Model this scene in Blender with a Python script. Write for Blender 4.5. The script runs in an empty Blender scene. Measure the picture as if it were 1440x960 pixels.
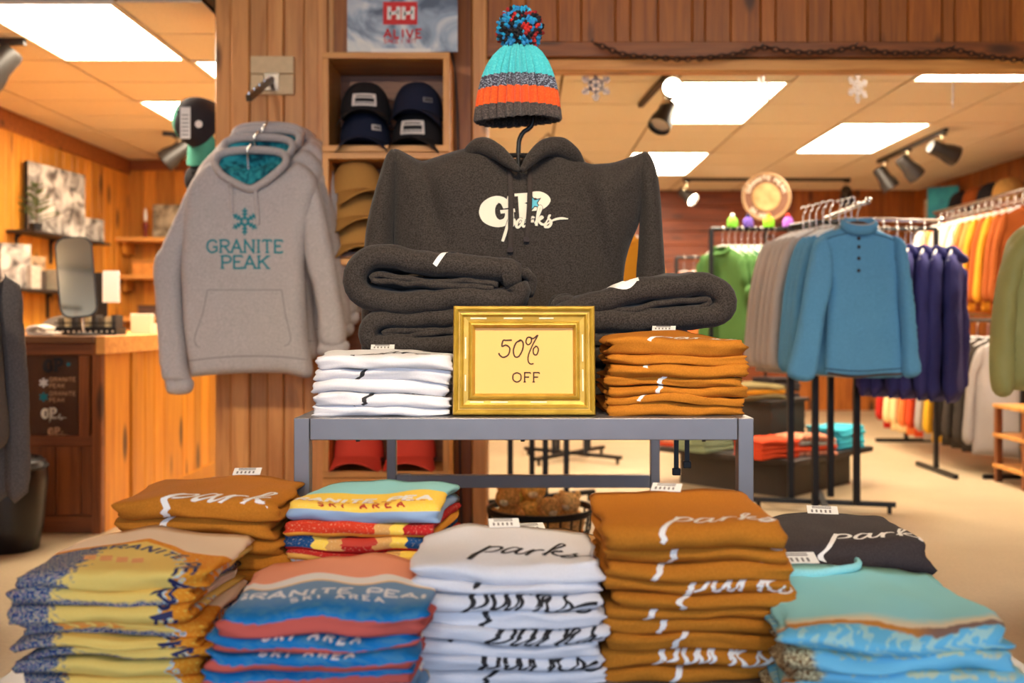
import bpy, bmesh, math, random
import numpy as np
from mathutils import Vector, Matrix, noise
from mathutils.geometry import delaunay_2d_cdt

R = random.Random(7)
PI = math.pi
scene = bpy.context.scene
COL = scene.collection

# ------------------------------------------------------------------ camera
cam_d = bpy.data.cameras.new('camera')
cam = bpy.data.objects.new('camera', cam_d)
COL.objects.link(cam)
cam.location = (0, 0, 1.0)
cam.rotation_euler = (PI / 2, 0, 0)
cam_d.sensor_width = 36
cam_d.lens = 35.0
cam_d.shift_x = -15 / 1440
cam_d.shift_y = -30 / 1440
cam_d.clip_start = 0.05
cam_d.clip_end = 100
cam_d.dof.use_dof = True
cam_d.dof.focus_distance = 2.05
cam_d.dof.aperture_fstop = 3.0
scene.camera = cam

# ------------------------------------------------------------------ world, lights, exposure
world = bpy.data.worlds.new('world')
scene.world = world
world.use_nodes = True
world.node_tree.nodes['Background'].inputs[0].default_value = (0.62, 0.75, 1.0, 1)
world.node_tree.nodes['Background'].inputs[1].default_value = 0.6

vs = scene.view_settings
vs.view_transform = 'Standard'
vs.look = 'None'
vs.gamma = 1
vs.use_curve_mapping = False
vs.exposure = 0.58


def area_light(name, loc, rot, sx, sy, power, color):
    d = bpy.data.lights.new(name, 'AREA')
    d.shape = 'RECTANGLE'
    d.size = sx
    d.size_y = sy
    d.energy = power
    d.color = color
    o = bpy.data.objects.new(name, d)
    o.location = loc
    o.rotation_euler = rot
    COL.objects.link(o)
    return o


# daylight coming in through the shop window behind the camera
area_light('window_daylight', (0.4, -2.9, 1.55), (math.radians(90), 0, 0), 5.2, 1.9, 85, (0.55, 0.73, 1.0))

FAR_LIGHT = (1.0, 0.86, 0.65)
FAR_STRENGTH = 25.0
NEAR_LIGHT = (1.0, 0.86, 0.66)
NEAR_STRENGTH = 44.0
SPOT = (1.0, 0.80, 0.55)

# ------------------------------------------------------------------ helpers


def W(px, py, Y):
    """Point in the room at distance Y that the photograph shows at pixel (px, py)."""
    return Vector(((px - 735) * Y / 1400, Y, 1 - (py - 450) * Y / 1400))


def lin(c):
    return tuple(((v / 255) / 12.92 if v / 255 <= 0.04045 else ((v / 255 + 0.055) / 1.055) ** 2.4) for v in c)


def n3(x, y=0.0, z=0.0):
    return noise.noise(Vector((x, y, z)))


class MB:
    def __init__(s):
        s.v, s.f, s.uv, s.mi, s.col = [], [], None, [], None

    def add(s, vs_, fs, mi=0):
        o = len(s.v)
        s.v += [tuple(p) for p in vs_]
        s.f += [tuple(i + o for i in f) for f in fs]
        s.mi += [mi] * len(fs)
        return s

    def box(s, a, b, mi=0):
        x0, y0, z0 = a
        x1, y1, z1 = b
        return s.add([(x0, y0, z0), (x1, y0, z0), (x1, y1, z0), (x0, y1, z0), (x0, y0, z1), (x1, y0, z1), (x1, y1, z1), (x0, y1, z1)],
                     [(0, 3, 2, 1), (4, 5, 6, 7), (0, 1, 5, 4), (1, 2, 6, 5), (2, 3, 7, 6), (3, 0, 4, 7)], mi)

    def tube(s, pts, rad, n=8, closed=False, mi=0, flat=1.0, caps=True):
        pts = [Vector(p) for p in pts]
        m = len(pts)
        if not hasattr(rad, '__len__'):
            rad = [rad] * m
        vs_, fs = [], []
        up = None
        for i, p in enumerate(pts):
            if closed:
                t = pts[(i + 1) % m] - pts[i - 1]
            else:
                t = pts[min(i + 1, m - 1)] - pts[max(i - 1, 0)]
            t.normalize()
            if up is None:
                up = Vector((0, 0, 1)) if abs(t.z) < 0.9 else Vector((0, 1, 0))
            a = t.cross(up)
            if a.length < 1e-6:
                a = t.orthogonal()
            a.normalize()
            b = a.cross(t).normalized()
            up = b
            for k in range(n):
                an = 2 * PI * k / n
                vs_.append(p + a * math.cos(an) * rad[i] + b * math.sin(an) * rad[i] * flat)
        for i in range(m if closed else m - 1):
            j = (i + 1) % m
            for k in range(n):
                q = (k + 1) % n
                fs.append((i * n + k, i * n + q, j * n + q, j * n + k))
        if not closed and caps:
            fs.append(tuple(range(n))[::-1])
            fs.append(tuple((m - 1) * n + k for k in range(n)))
        return s.add(vs_, fs, mi)

    def cyl(s, p, q, r, n=12, r2=None, mi=0):
        return s.tube([p, q], [r, r if r2 is None else r2], n, mi=mi)

    def lathe(s, prof, n=24, c=(0, 0, 0), mi=0, f=None):
        """prof: list of (radius, z)."""
        vs_, fs = [], []
        m = len(prof)
        for (r, z) in prof:
            for k in range(n):
                a = 2 * PI * k / n
                rr = r * (f(a, z) if f else 1)
                vs_.append((c[0] + rr * math.cos(a), c[1] + rr * math.sin(a), c[2] + z))
        for i in range(m - 1):
            for k in range(n):
                q = (k + 1) % n
                fs.append((i * n + k, i * n + q, (i + 1) * n + q, (i + 1) * n + k))
        return s.add(vs_, fs, mi)

    def ell(s, c, r, nu=14, nv=9, mi=0, rot=None, f=None):
        vs_, fs = [], []
        for j in range(nv + 1):
            ph = -PI / 2 + PI * j / nv
            for i in range(nu):
                th = 2 * PI * i / nu
                p = Vector((r[0] * math.cos(ph) * math.cos(th), r[1] * math.cos(ph) * math.sin(th), r[2] * math.sin(ph)))
                if f:
                    p *= f(p)
                if rot:
                    p = rot @ p
                vs_.append(p + Vector(c))
        for j in range(nv):
            for i in range(nu):
                q = (i + 1) % nu
                fs.append((j * nu + i, j * nu + q, (j + 1) * nu + q, (j + 1) * nu + i))
        return s.add(vs_, fs, mi)

    def grid(s, fn, nu, nv, mi=0):
        vs_ = [fn(i / (nu - 1), j / (nv - 1)) for j in range(nv) for i in range(nu)]
        fs = [(j * nu + i, j * nu + i + 1, (j + 1) * nu + i + 1, (j + 1) * nu + i) for j in range(nv - 1) for i in range(nu - 1)]
        return s.add(vs_, fs, mi)

    def prism(s, outline, y0, y1, mi=0):
        """outline in (x, z), extruded along y."""
        n = len(outline)
        vs_ = [(x, y0, z) for x, z in outline] + [(x, y1, z) for x, z in outline]
        fs = [tuple(range(n)), tuple(range(2 * n - 1, n - 1, -1))] + [(i, i + n, (i + 1) % n + n, (i + 1) % n) for i in range(n)]
        return s.add(vs_, fs, mi)

    def move(s, M):
        s.v = [tuple(M @ Vector(p)) for p in s.v]
        return s

    def mesh(s, name, mats, smooth=False):
        me = bpy.data.meshes.new(name)
        me.from_pydata(s.v, [], s.f)
        if not isinstance(mats, (list, tuple)):
            mats = [mats]
        for m in mats:
            me.materials.append(m)
        if len(mats) > 1:
            me.polygons.foreach_set('material_index', s.mi)
        if s.uv:
            L = me.uv_layers.new(name='UVMap')
            idx = np.zeros(len(me.loops), dtype=np.int32)
            me.loops.foreach_get('vertex_index', idx)
            L.data.foreach_set('uv', np.array(s.uv, dtype=np.float32)[idx].ravel())
        if s.col:
            ca = me.color_attributes.new('tint', 'FLOAT_COLOR', 'POINT')
            ca.data.foreach_set('color', np.array(s.col, dtype=np.float32).ravel())
        if smooth:
            me.polygons.foreach_set('use_smooth', [True] * len(me.polygons))
            if smooth != 'all':
                me.set_sharp_from_angle(angle=math.radians(45))
        me.validate()
        me.update()
        return me

    def build(s, name, mats, parent=None, smooth=False, bevel=0, loc=None, rot=None):
        o = bpy.data.objects.new(name, s.mesh(name, mats, smooth))
        COL.objects.link(o)
        if parent:
            o.parent = parent
        if loc is not None:
            o.location = loc
        if rot is not None:
            o.rotation_euler = rot
        if bevel:
            b = o.modifiers.new('bevel', 'BEVEL')
            b.width = bevel
            b.segments = 2
            b.limit_method = 'ANGLE'
        return o


def tag(o, label, cat, group=None, kind=None):
    o['label'] = label
    o['category'] = cat
    if group:
        o['group'] = group
    if kind:
        o['kind'] = kind
    return o


def thing(name, label, cat, loc=(0, 0, 0), rotz=0.0, group=None):
    o = bpy.data.objects.new(name, None)
    COL.objects.link(o)
    o.location = loc
    o.rotation_euler = (0, 0, rotz)
    o.empty_display_size = 0.05
    return tag(o, label, cat, group)


def dup(root, loc, rotz=None, label=None, group=None, mat=None, rx=0.0):
    r = root.copy()
    COL.objects.link(r)
    r.location = loc
    if rotz is not None:
        r.rotation_euler = (rx, 0, rotz)
    if label:
        r['label'] = label
    if group:
        r['group'] = group
    for ch in list(root.children):
        c = ch.copy()
        COL.objects.link(c)
        c.parent = r
        for g in list(ch.children):
            d = g.copy()
            COL.objects.link(d)
            d.parent = c
    if mat:
        for c in r.children:
            if c.name.split('.')[0] in mat[0]:
                c.data = mat_mesh(c.data, mat[1])
    return r


_mm = {}


def mat_mesh(me, m):
    k = (me.name, m.name)
    if k not in _mm:
        q = me.copy()
        q.materials[0] = m
        _mm[k] = q
    return _mm[k]


def struct(o):
    o['kind'] = 'structure'
    return o


ORD = ['first', 'second', 'third', 'fourth', 'fifth', 'sixth', 'seventh', 'eighth', 'ninth', 'tenth', 'eleventh', 'twelfth', 'thirteenth', 'fourteenth', 'fifteenth', 'sixteenth']


def catmull(pts, step):
    P = [np.array(p, float) for p in pts]
    if len(P) < 3:
        return poly_sample(pts, step)
    P = [2 * P[0] - P[1]] + P + [2 * P[-1] - P[-2]]
    out = []
    for i in range(1, len(P) - 2):
        d = np.linalg.norm(P[i + 1] - P[i])
        n = max(2, int(d / step) + 1)
        for k in range(n):
            t = k / n
            out.append(0.5 * ((2 * P[i]) + (-P[i - 1] + P[i + 1]) * t + (2 * P[i - 1] - 5 * P[i] + 4 * P[i + 1] - P[i + 2]) * t * t + (-P[i - 1] + 3 * P[i] - 3 * P[i + 1] + P[i + 2]) * t ** 3))
    out.append(P[-2])
    return out


def poly_sample(pts, step):
    out = []
    for a, b in zip(pts[:-1], pts[1:]):
        a, b = np.array(a, float), np.array(b, float)
        n = max(1, int(np.linalg.norm(b - a) / step) + 1)
        out += [a + (b - a) * k / n for k in range(n)]
    out.append(np.array(pts[-1], float))
    return out


# ------------------------------------------------------------------ materials
MATS = {}


def nt_new(name):
    m = bpy.data.materials.new(name)
    m.use_nodes = True
    nt = m.node_tree
    b = nt.nodes['Principled BSDF']
    MATS[name] = m
    return m, nt, b


def node(nt, t, **kw):
    n = nt.nodes.new(t)
    for k, v in kw.items():
        if k.startswith('i_'):
            n.inputs[k[2:]].default_value = v
        elif k.startswith('n_'):
            n.inputs[int(k[2:])].default_value = v
        else:
            setattr(n, k, v)
    return n


def ramp(nt, stops, interp='LINEAR'):
    r = nt.nodes.new('ShaderNodeValToRGB')
    r.color_ramp.interpolation = interp
    e = r.color_ramp.elements
    while len(e) > 1:
        e.remove(e[-1])
    e[0].position, e[0].color = stops[0][0], (*stops[0][1], 1)
    for p, c in stops[1:]:
        x = e.new(p)
        x.color = (*c, 1)
    return r


def mixc(nt, fac, a, b, mode='MIX'):
    m = nt.nodes.new('ShaderNodeMix')
    m.data_type = 'RGBA'
    m.blend_type = mode
    for sock, v in ((m.inputs[0], fac), (m.inputs[6], a), (m.inputs[7], b)):
        if isinstance(v, (int, float)):
            sock.default_value = v
        elif isinstance(v, tuple):
            sock.default_value = (*v[:3], 1)
        else:
            nt.links.new(v, sock)
    return m.outputs[2]


def math_n(nt, op, a, b=None, clamp=False):
    m = nt.nodes.new('ShaderNodeMath')
    m.operation = op
    m.use_clamp = clamp
    for i, v in enumerate((a, b)):
        if v is None:
            continue
        if isinstance(v, (int, float)):
            m.inputs[i].default_value = v
        else:
            nt.links.new(v, m.inputs[i])
    return m.outputs[0]


def plain(name, rgb, rough=0.6, metal=0.0, spec=0.5, noise_amt=0.0, nscale=40, emit=None, estr=0, trans=0, alpha=1):
    if name in MATS:
        return MATS[name]
    m, nt, b = nt_new(name)
    c = lin(rgb)
    b.inputs['Base Color'].default_value = (*c, 1)
    b.inputs['Roughness'].default_value = rough
    b.inputs['Metallic'].default_value = metal
    b.inputs['Specular IOR Level'].default_value = spec
    b.inputs['Transmission Weight'].default_value = trans
    b.inputs['Alpha'].default_value = alpha
    if noise_amt:
        tc = node(nt, 'ShaderNodeTexCoord')
        ns = node(nt, 'ShaderNodeTexNoise', i_Scale=nscale, i_Detail=4.0)
        nt.links.new(tc.outputs['Object'], ns.inputs['Vector'])
        r = ramp(nt, [(0.3, tuple(v * (1 - noise_amt) for v in c)), (0.7, tuple(min(1, v * (1 + noise_amt)) for v in c))])
        nt.links.new(ns.outputs[0], r.inputs[0])
        nt.links.new(r.outputs[0], b.inputs['Base Color'])
    if emit:
        b.inputs['Emission Color'].default_value = (*emit, 1)
        b.inputs['Emission Strength'].default_value = estr
    return m


def wood(name, light, dark, knot=(60, 30, 10), axis='z', rough=0.45, var=0.25, grain=1.0, knots=True):
    """Boards with long grain, knots and a tone of their own for each board."""
    if name in MATS:
        return MATS[name]
    m, nt, b = nt_new(name)
    geo = node(nt, 'ShaderNodeNewGeometry')
    info = node(nt, 'ShaderNodeObjectInfo')
    off = node(nt, 'ShaderNodeVectorMath', operation='MULTIPLY_ADD')
    comb = node(nt, 'ShaderNodeCombineXYZ')
    for i in range(3):
        nt.links.new(info.outputs['Random'], comb.inputs[i])
    off.inputs[1].default_value = (37.0, 53.0, 71.0)
    nt.links.new(comb.outputs[0], off.inputs[0])
    nt.links.new(geo.outputs['Position'], off.inputs[2])
    mp = node(nt, 'ShaderNodeMapping')
    sc = {'x': (1.3, 22, 22), 'y': (22, 1.3, 22), 'z': (22, 22, 1.3)}[axis]
    mp.inputs['Scale'].default_value = sc
    nt.links.new(off.outputs[0], mp.inputs['Vector'])
    n1 = node(nt, 'ShaderNodeTexNoise', i_Scale=1.6 * grain, i_Detail=6.0, i_Roughness=0.6, i_Distortion=0.7)
    nt.links.new(mp.outputs[0], n1.inputs['Vector'])
    cr = ramp(nt, [(0.3, lin(dark)), (0.62, lin(light))])
    nt.links.new(n1.outputs[0], cr.inputs[0])
    col = cr.outputs[0]
    if knots:
        mk = node(nt, 'ShaderNodeMapping')
        mk.inputs['Scale'].default_value = {'x': (2.0, 6, 6), 'y': (6, 2.0, 6), 'z': (6, 6, 2.0)}[axis]
        nt.links.new(off.outputs[0], mk.inputs['Vector'])
        vo = node(nt, 'ShaderNodeTexVoronoi', i_Scale=1.0)
        nt.links.new(mk.outputs[0], vo.inputs['Vector'])
        kr = ramp(nt, [(0.0, (1, 1, 1)), (0.13, (0.85, 0.85, 0.85)), (0.22, (0, 0, 0))])
        nt.links.new(vo.outputs['Distance'], kr.inputs[0])
        col = mixc(nt, kr.outputs[0], col, lin(knot))
    mr = node(nt, 'ShaderNodeMapRange')
    mr.inputs[3].default_value = 1 - var
    mr.inputs[4].default_value = 1 + var
    nt.links.new(info.outputs['Random'], mr.inputs[0])
    hs = node(nt, 'ShaderNodeHueSaturation')
    nt.links.new(mr.outputs[0], hs.inputs['Value'])
    nt.links.new(col, hs.inputs['Color'])
    nt.links.new(hs.outputs[0], b.inputs['Base Color'])
    b.inputs['Roughness'].default_value = rough
    bp = node(nt, 'ShaderNodeBump', i_Strength=0.15, i_Distance=0.002)
    nt.links.new(n1.outputs[0], bp.inputs['Height'])
    nt.links.new(bp.outputs[0], b.inputs['Normal'])
    return m


def fabric(name, rgb, heather=0.0, rough=0.92, fine=420, bump=0.25, sheen=0.0, var=0.06):
    """Knitted cloth: fleck (heather), soft blotches and a fine bump."""
    if name in MATS:
        return MATS[name]
    m, nt, b = nt_new(name)
    c = lin(rgb)
    tc = node(nt, 'ShaderNodeTexCoord')
    n1 = node(nt, 'ShaderNodeTexNoise', i_Scale=fine, i_Detail=2.0)
    n2 = node(nt, 'ShaderNodeTexNoise', i_Scale=9.0, i_Detail=3.0)
    for n in (n1, n2):
        nt.links.new(tc.outputs['Object'], n.inputs['Vector'])
    hi = tuple(min(1, v * (1 + heather) + 0.03 * heather) for v in c)
    lo = tuple(v * (1 - heather * 0.7) for v in c)
    r = ramp(nt, [(0.35, lo), (0.65, hi)])
    nt.links.new(n1.outputs[0], r.inputs[0])
    info = node(nt, 'ShaderNodeObjectInfo')
    mr = node(nt, 'ShaderNodeMapRange')
    mr.inputs[3].default_value = 1 - var
    mr.inputs[4].default_value = 1 + var
    nt.links.new(n2.outputs[0], mr.inputs[0])
    hs = node(nt, 'ShaderNodeHueSaturation')
    nt.links.new(mr.outputs[0], hs.inputs['Value'])
    nt.links.new(r.outputs[0], hs.inputs['Color'])
    nt.links.new(hs.outputs[0], b.inputs['Base Color'])
    b.inputs['Roughness'].default_value = rough
    b.inputs['Specular IOR Level'].default_value = 0.2
    b.inputs['Sheen Weight'].default_value = sheen
    b.inputs['Sheen Roughness'].default_value = 0.5
    bp = node(nt, 'ShaderNodeBump', i_Strength=bump, i_Distance=0.0015)
    nt.links.new(n1.outputs[0], bp.inputs['Height'])
    nt.links.new(bp.outputs[0], b.inputs['Normal'])
    return m


def emitter(name, col, strength):
    if name in MATS:
        return MATS[name]
    m, nt, b = nt_new(name)
    b.inputs['Base Color'].default_value = (0.8, 0.8, 0.8, 1)
    b.inputs['Emission Color'].default_value = (*col, 1)
    b.inputs['Emission Strength'].default_value = strength
    return m


M_pine = wood('pine_wall', (208, 140, 46), (176, 104, 24), axis='z')
M_pine_y = wood('pine_counter', (202, 132, 30), (174, 98, 14), axis='z')
M_col = wood('column_pine', (206, 146, 84), (172, 108, 54), axis='z', var=0.14, grain=0.7)
M_dark_x = wood('header_rail', (150, 84, 32), (112, 58, 22), axis='x', var=0.1)
M_header = wood('header_pine', (174, 100, 32), (128, 66, 18), axis='z', var=0.2)
M_red_x = wood('red_plank', (142, 70, 26), (96, 40, 12), axis='x', var=0.18)
M_front = wood('counter_front_wood', (140, 78, 34), (100, 50, 18), axis='z', var=0.15)
M_front_x = wood('counter_front_rail', (134, 74, 34), (98, 50, 20), axis='x', var=0.1)
M_crate = wood('crate_pine', (216, 152, 76), (186, 116, 48), axis='x', var=0.12)
M_crate_z = wood('crate_pine_upright', (216, 152, 76), (186, 116, 48), axis='z', var=0.12)
M_shelf_y = wood('shelf_board', (222, 160, 84), (196, 126, 52), axis='x', var=0.12, knots=False)

M_black = plain('black_metal', (22, 20, 20), 0.4, 0.3)
M_blackp = plain('black_plastic', (24, 22, 22), 0.5)
M_chrome = plain('chrome', (215, 212, 208), 0.22, 1.0)
M_white = plain('white_paper', (236, 233, 228), 0.7)
M_cream = plain('cream_card', (225, 214, 190), 0.75)
M_glassy = plain('clear_glass', (240, 245, 245), 0.03, trans=1.0)
M_steel = plain('satin_grey_steel', (124, 120, 122), 0.38, 0.55, noise_amt=0.05, nscale=14)
M_steel_dk = plain('dark_steel', (82, 80, 84), 0.45, 0.5)
M_ink = plain('dark_ink', (62, 34, 14), 0.7)
M_red = plain('red_print', (206, 34, 36), 0.6)
# ------------------------------------------------------------------ the room
XL, XR, YF, YBL, YBR, HZ, HN = -3.55, 4.42, -3.0, 8.95, 11.05, 2.44, 2.78
YH = 4.65      # plane of the column and of the header

m, nt, b = nt_new('floor_concrete')
tc = node(nt, 'ShaderNodeNewGeometry')
na = node(nt, 'ShaderNodeTexNoise', i_Scale=1.3, i_Detail=8.0, i_Roughness=0.6)
nb = node(nt, 'ShaderNodeTexNoise', i_Scale=70.0, i_Detail=3.0)
nt.links.new(tc.outputs['Position'], na.inputs['Vector'])
nt.links.new(tc.outputs['Position'], nb.inputs['Vector'])
r1 = ramp(nt, [(0.3, lin((168, 146, 114))), (0.7, lin((190, 168, 134)))])
nt.links.new(na.outputs[0], r1.inputs[0])
r2 = ramp(nt, [(0.3, (0.86, 0.86, 0.86)), (0.7, (1, 1, 1))])
nt.links.new(nb.outputs[0], r2.inputs[0])
nt.links.new(mixc(nt, 1.0, r1.outputs[0], r2.outputs[0], 'MULTIPLY'), b.inputs['Base Color'])
b.inputs['Roughness'].default_value = 0.42
M_floor = m

m, nt, b = nt_new('ceiling_tile_fibre')
geo = node(nt, 'ShaderNodeNewGeometry')
na = node(nt, 'ShaderNodeTexNoise', i_Scale=180.0, i_Detail=2.0)
nt.links.new(geo.outputs['Position'], na.inputs['Vector'])
r1 = ramp(nt, [(0.35, lin((214, 200, 174))), (0.6, lin((230, 217, 192)))])
nt.links.new(na.outputs[0], r1.inputs[0])
nt.links.new(r1.outputs[0], b.inputs['Base Color'])
b.inputs['Roughness'].default_value = 0.9
M_tile = m
M_gap = plain('ceiling_gap', (128, 102, 66), 0.9)
M_plaster = plain('warm_plaster', (206, 188, 160), 0.9)
M_backing = plain('dark_backing', (70, 40, 18), 0.9)

struct(MB().box((XL - 0.1, YF - 0.1, -0.1), (XR + 0.1, YBR + 0.1, 0)).build('floor', M_floor))
struct(MB().box((XL - 0.1, YF - 0.1, 0), (XL, YBR + 0.1, 2.9)).build('wall_left', M_backing))
wall_left = bpy.data.objects['wall_left']
wall_right = struct(MB().box((XR, YF - 0.1, 0), (XR + 0.1, YBR + 0.1, 2.9)).build('wall_right', M_backing))
wall_back = struct(MB().box((-1.1, YBR, 0), (XR, YBR + 0.1, 2.9)).build('wall_back', M_backing))
wall_backl = struct(MB().box((XL, YBL, 0), (-1.0, YBL + 0.1, 2.9)).build('wall_back_left', M_backing))
struct(MB().box((-1.1, YBL, 0), (-1.0, YBR, 2.9)).build('wall_return', M_plaster))

# wall with the shop window behind the camera
wf = MB()
wf.box((XL, YF - 0.1, 0), (XR, YF, 0.55)).box((XL, YF - 0.1, 2.55), (XR, YF, 2.9))
wf.box((XL, YF - 0.1, 0.55), (-2.3, YF, 2.55)).box((3.1, YF - 0.1, 0.55), (XR, YF, 2.55))
struct(wf.build('wall_front', M_plaster))
win = MB()
for x in (-2.3, -0.53, 1.27, 3.04):
    win.box((x, YF - 0.08, 0.55), (x + 0.06, YF - 0.02, 2.55))
win.box((-2.3, YF - 0.08, 0.55), (3.1, YF - 0.02, 0.61)).box((-2.3, YF - 0.08, 2.49), (3.1, YF - 0.02, 2.55))
struct(win.build('window_1', M_steel_dk))

# ceilings
ceil = struct(MB().box((XL, 4.28, HZ + 0.012), (-1.44, YBR + 0.05, HZ + 0.06)).box((-1.44, 4.72, HZ + 0.012), (XR, YBR + 0.05, HZ + 0.06)).build('ceiling', M_gap))
struct(MB().box((XL, YF, HN), (XR, 4.7, HN + 0.06)).build('ceiling_near', M_plaster))
struct(MB().box((XL, 4.28, HZ + 0.012), (-1.44, 4.33, HN)).build('trim_1', M_dark_x))
struct(MB().box((-1.49, 4.33, HZ + 0.012), (-1.441, 4.7, HN)).build('trim_2', M_dark_x))


def tile_mesh(w, d):
    g = 0.008
    return MB().prism([(g, 0), (w - g, 0), (w - g - 0.004, 0.012), (g + 0.004, 0.012)], g, d - g).mesh('ceiling_tile', M_tile)


PX, PY, PYL = 0.695, 0.64, 0.508
X0 = 0.93 - 7 * PX          # grid line
lights_r = [(0, 6.0), (2, 7.28), (0, 8.56), (2, 4.72)]            # (column from x=.93, y start)
lights_l = [(-5, 4.505), (-4, 5.521), (-5, 6.537)]
tr, tl = tile_mesh(PX, PY), tile_mesh(PX, PYL)
lit = set()
for c, y in lights_r:
    lit |= {('r', c, round((y - 4.72) / PY)), ('r', c, round((y - 4.72) / PY) + 1)}
for c, y in lights_l:
    lit |= {('l', c, round((y - 4.505) / PYL)), ('l', c, round((y - 4.505) / PYL) + 1)}
for c in range(-7, 6):
    side = 'l' if c <= -4 else 'r'
    y0, py, me = (4.505, PYL, tl) if side == 'l' else (4.72, PY, tr)
    for k in range(0, 11):
        y = y0 + k * py
        if y + py > (YBL if side == 'l' else YBR) + 0.3 or (side, c, k) in lit:
            continue
        x = 0.93 + c * PX
        if c in (-4, -3) and y < 4.95:
            if c == -3:
                continue
            me_ = tile_mesh(-1.445 - x, py)
        else:
            me_ = me
        if x < XL - 0.4 or x > XR - 0.1:
            continue
        o = bpy.data.objects.new('ceiling_tile', me_)
        COL.objects.link(o)
        o.parent = ceil
        o.location = (x, y, HZ)

M_diff = emitter('troffer_diffuser', FAR_LIGHT, FAR_STRENGTH)
M_diff_n = emitter('troffer_diffuser_near', NEAR_LIGHT, NEAR_STRENGTH)
M_trof = plain('troffer_frame', (226, 214, 192), 0.6)


def troffer(x, y, w, d, z, label, dm, group):
    t = thing('ceiling_light', label, 'light', (x + w / 2, y + d / 2, z - 0.006), 0, group)
    f = MB()
    e, hw, hd = 0.022, w / 2 - 0.006, d / 2 - 0.006
    f.box((-hw, -hd, 0), (hw, -hd + e, 0.018)).box((-hw, hd - e, 0), (hw, hd, 0.018))
    f.box((-hw, -hd + e, 0), (-hw + e, hd - e, 0.018)).box((hw - e, -hd + e, 0), (hw, hd - e, 0.018))
    f.build('frame', M_trof, t)
    MB().box((-hw + e, -hd + e, 0.008), (hw - e, hd - e, 0.014)).build('diffuser', dm, t)


lab_r = ['lit ceiling panel right of the bright track spotlight', 'lit ceiling panel left of the three-lamp track', 'lit ceiling panel beside the dark hoodie shoulder', 'lit ceiling panel cut off by the wooden header at the right']
for (c, y), lb in zip(lights_r, lab_r):
    troffer(0.93 + c * PX, y, PX, 2 * PY, HZ, lb, M_diff, 'fluorescent panels in the ceiling')
for (c, y), lb in zip(lights_l, ['large lit ceiling panel in the top left corner', 'lit ceiling panel half hidden by the wooden column', 'lit ceiling panel behind the teal and black cap']):
    troffer(0.93 + c * PX, y, PX, 2 * PYL, HZ, lb, M_diff, 'fluorescent panels in the ceiling')
k = 0  # panels added out of view to light the front room
for y in (-1.6, 0.6, 2.6):
    for x in (-2.4, -0.3, 1.8):
        k += 1
        troffer(x, y, 0.61, 1.22, HN, 'unseen ceiling light panel added above the folded shirts, row %s, column %s' % (ORD[(k - 1) // 3], ORD[(k - 1) % 3]), M_diff_n, 'unseen panels added to light the front room')

# planks on the walls ----------------------------------------------------------------
_pm = {}


def plank_mesh(w, L, th, mat, axis):
    """Board with chamfered long edges. axis: direction of its length; faces -y before turning."""
    key = (round(w, 4), round(L, 4), th, mat.name, axis)
    if key not in _pm:
        c = min(0.006, w * 0.1)
        prof = [(0.001, 0), (0.001, -th + c), (c, -th), (w - c, -th), (w - 0.001, -th + c), (w - 0.001, 0)]
        mb = MB()
        n = len(prof)
        if axis == 'z':
            v = [(x, y, 0) for x, y in prof] + [(x, y, L) for x, y in prof]
        else:
            v = [(0, y, x) for x, y in prof] + [(L, y, x) for x, y in prof]
        f = [tuple(range(n)), tuple(range(2 * n - 1, n - 1, -1))] + [(i, i + n, (i + 1) % n + n, (i + 1) % n) for i in range(n)]
        mb.add(v, f)
        bm = bmesh.new()
        me = mb.mesh('plank', mat)
        bm.from_mesh(me)
        bmesh.ops.recalc_face_normals(bm, faces=bm.faces)
        bm.to_mesh(me)
        bm.free()
        _pm[key] = me
    return _pm[key]


def plank(parent, loc, w, L, th, mat, axis='z', rotz=0.0, name='plank'):
    o = bpy.data.objects.new(name, plank_mesh(w, L, th, mat, axis))
    COL.objects.link(o)
    o.parent = parent
    o.location = loc
    o.rotation_euler = (0, 0, rotz)
    return o


def planks_v(parent, x0, x1, y, z0, z1, widths, mat, th=0.018, along='x', gap=0.0):
    """Vertical boards from x0 to x1 (along x, facing -y; or along y, facing +x / -x)."""
    p, i = x0, 0
    while p < x1 - 0.01:
        w = min(widths[i % len(widths)], x1 - p)
        if along == 'x':
            plank(parent, (p, y, z0), w, z1 - z0, th, mat)
        elif along == '+x':      # face looks to +x; runs along +y
            plank(parent, (y, p, z0), w, z1 - z0, th, mat, rotz=PI / 2)
        else:                    # face looks to -x
            plank(parent, (y, p + w, z0), w, z1 - z0, th, mat, rotz=-PI / 2)
        p += w + gap
        i += 1


planks_v(wall_left, 4.4, YBL, XL, 0, HZ - 0.14, [0.14, 0.12, 0.14, 0.10], M_pine, along='+x')
plank(wall_left, (XL, 4.4, HZ - 0.14), 0.14, YBL - 4.4, 0.03, M_dark_x, axis='x', rotz=PI / 2, name='crown_board')
planks_v(wall_backl, XL, -1.1, YBL, 0, HZ - 0.1, [0.14, 0.12, 0.16], M_pine)
plank(wall_backl, (XL, YBL, HZ - 0.1), 0.1, 2.45, 0.03, M_dark_x, axis='x', name='crown_board')
z = 0.0
i = 0
while z < HZ - 0.02:
    w = min([0.15, 0.13, 0.15, 0.18][i % 4], HZ - z)
    plank(wall_back, (-1.0, YBR, z), w, 4.0, 0.02, M_red_x, axis='x')
    z += w
    i += 1
planks_v(wall_back, 3.0, XR, YBR, 0, HZ, [0.17, 0.14, 0.2], M_header)
planks_v(wall_right, 4.7, YBR, XR, 0, HZ, [0.16, 0.14, 0.18], M_header, along='-x')
planks_v(wall_left, YF, 4.38, XL, 0, HN, [0.3], M_col, along='+x')
planks_v(wall_right, YF, 4.6, XR, 0, HN, [0.3], M_header, along='-x')

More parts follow.
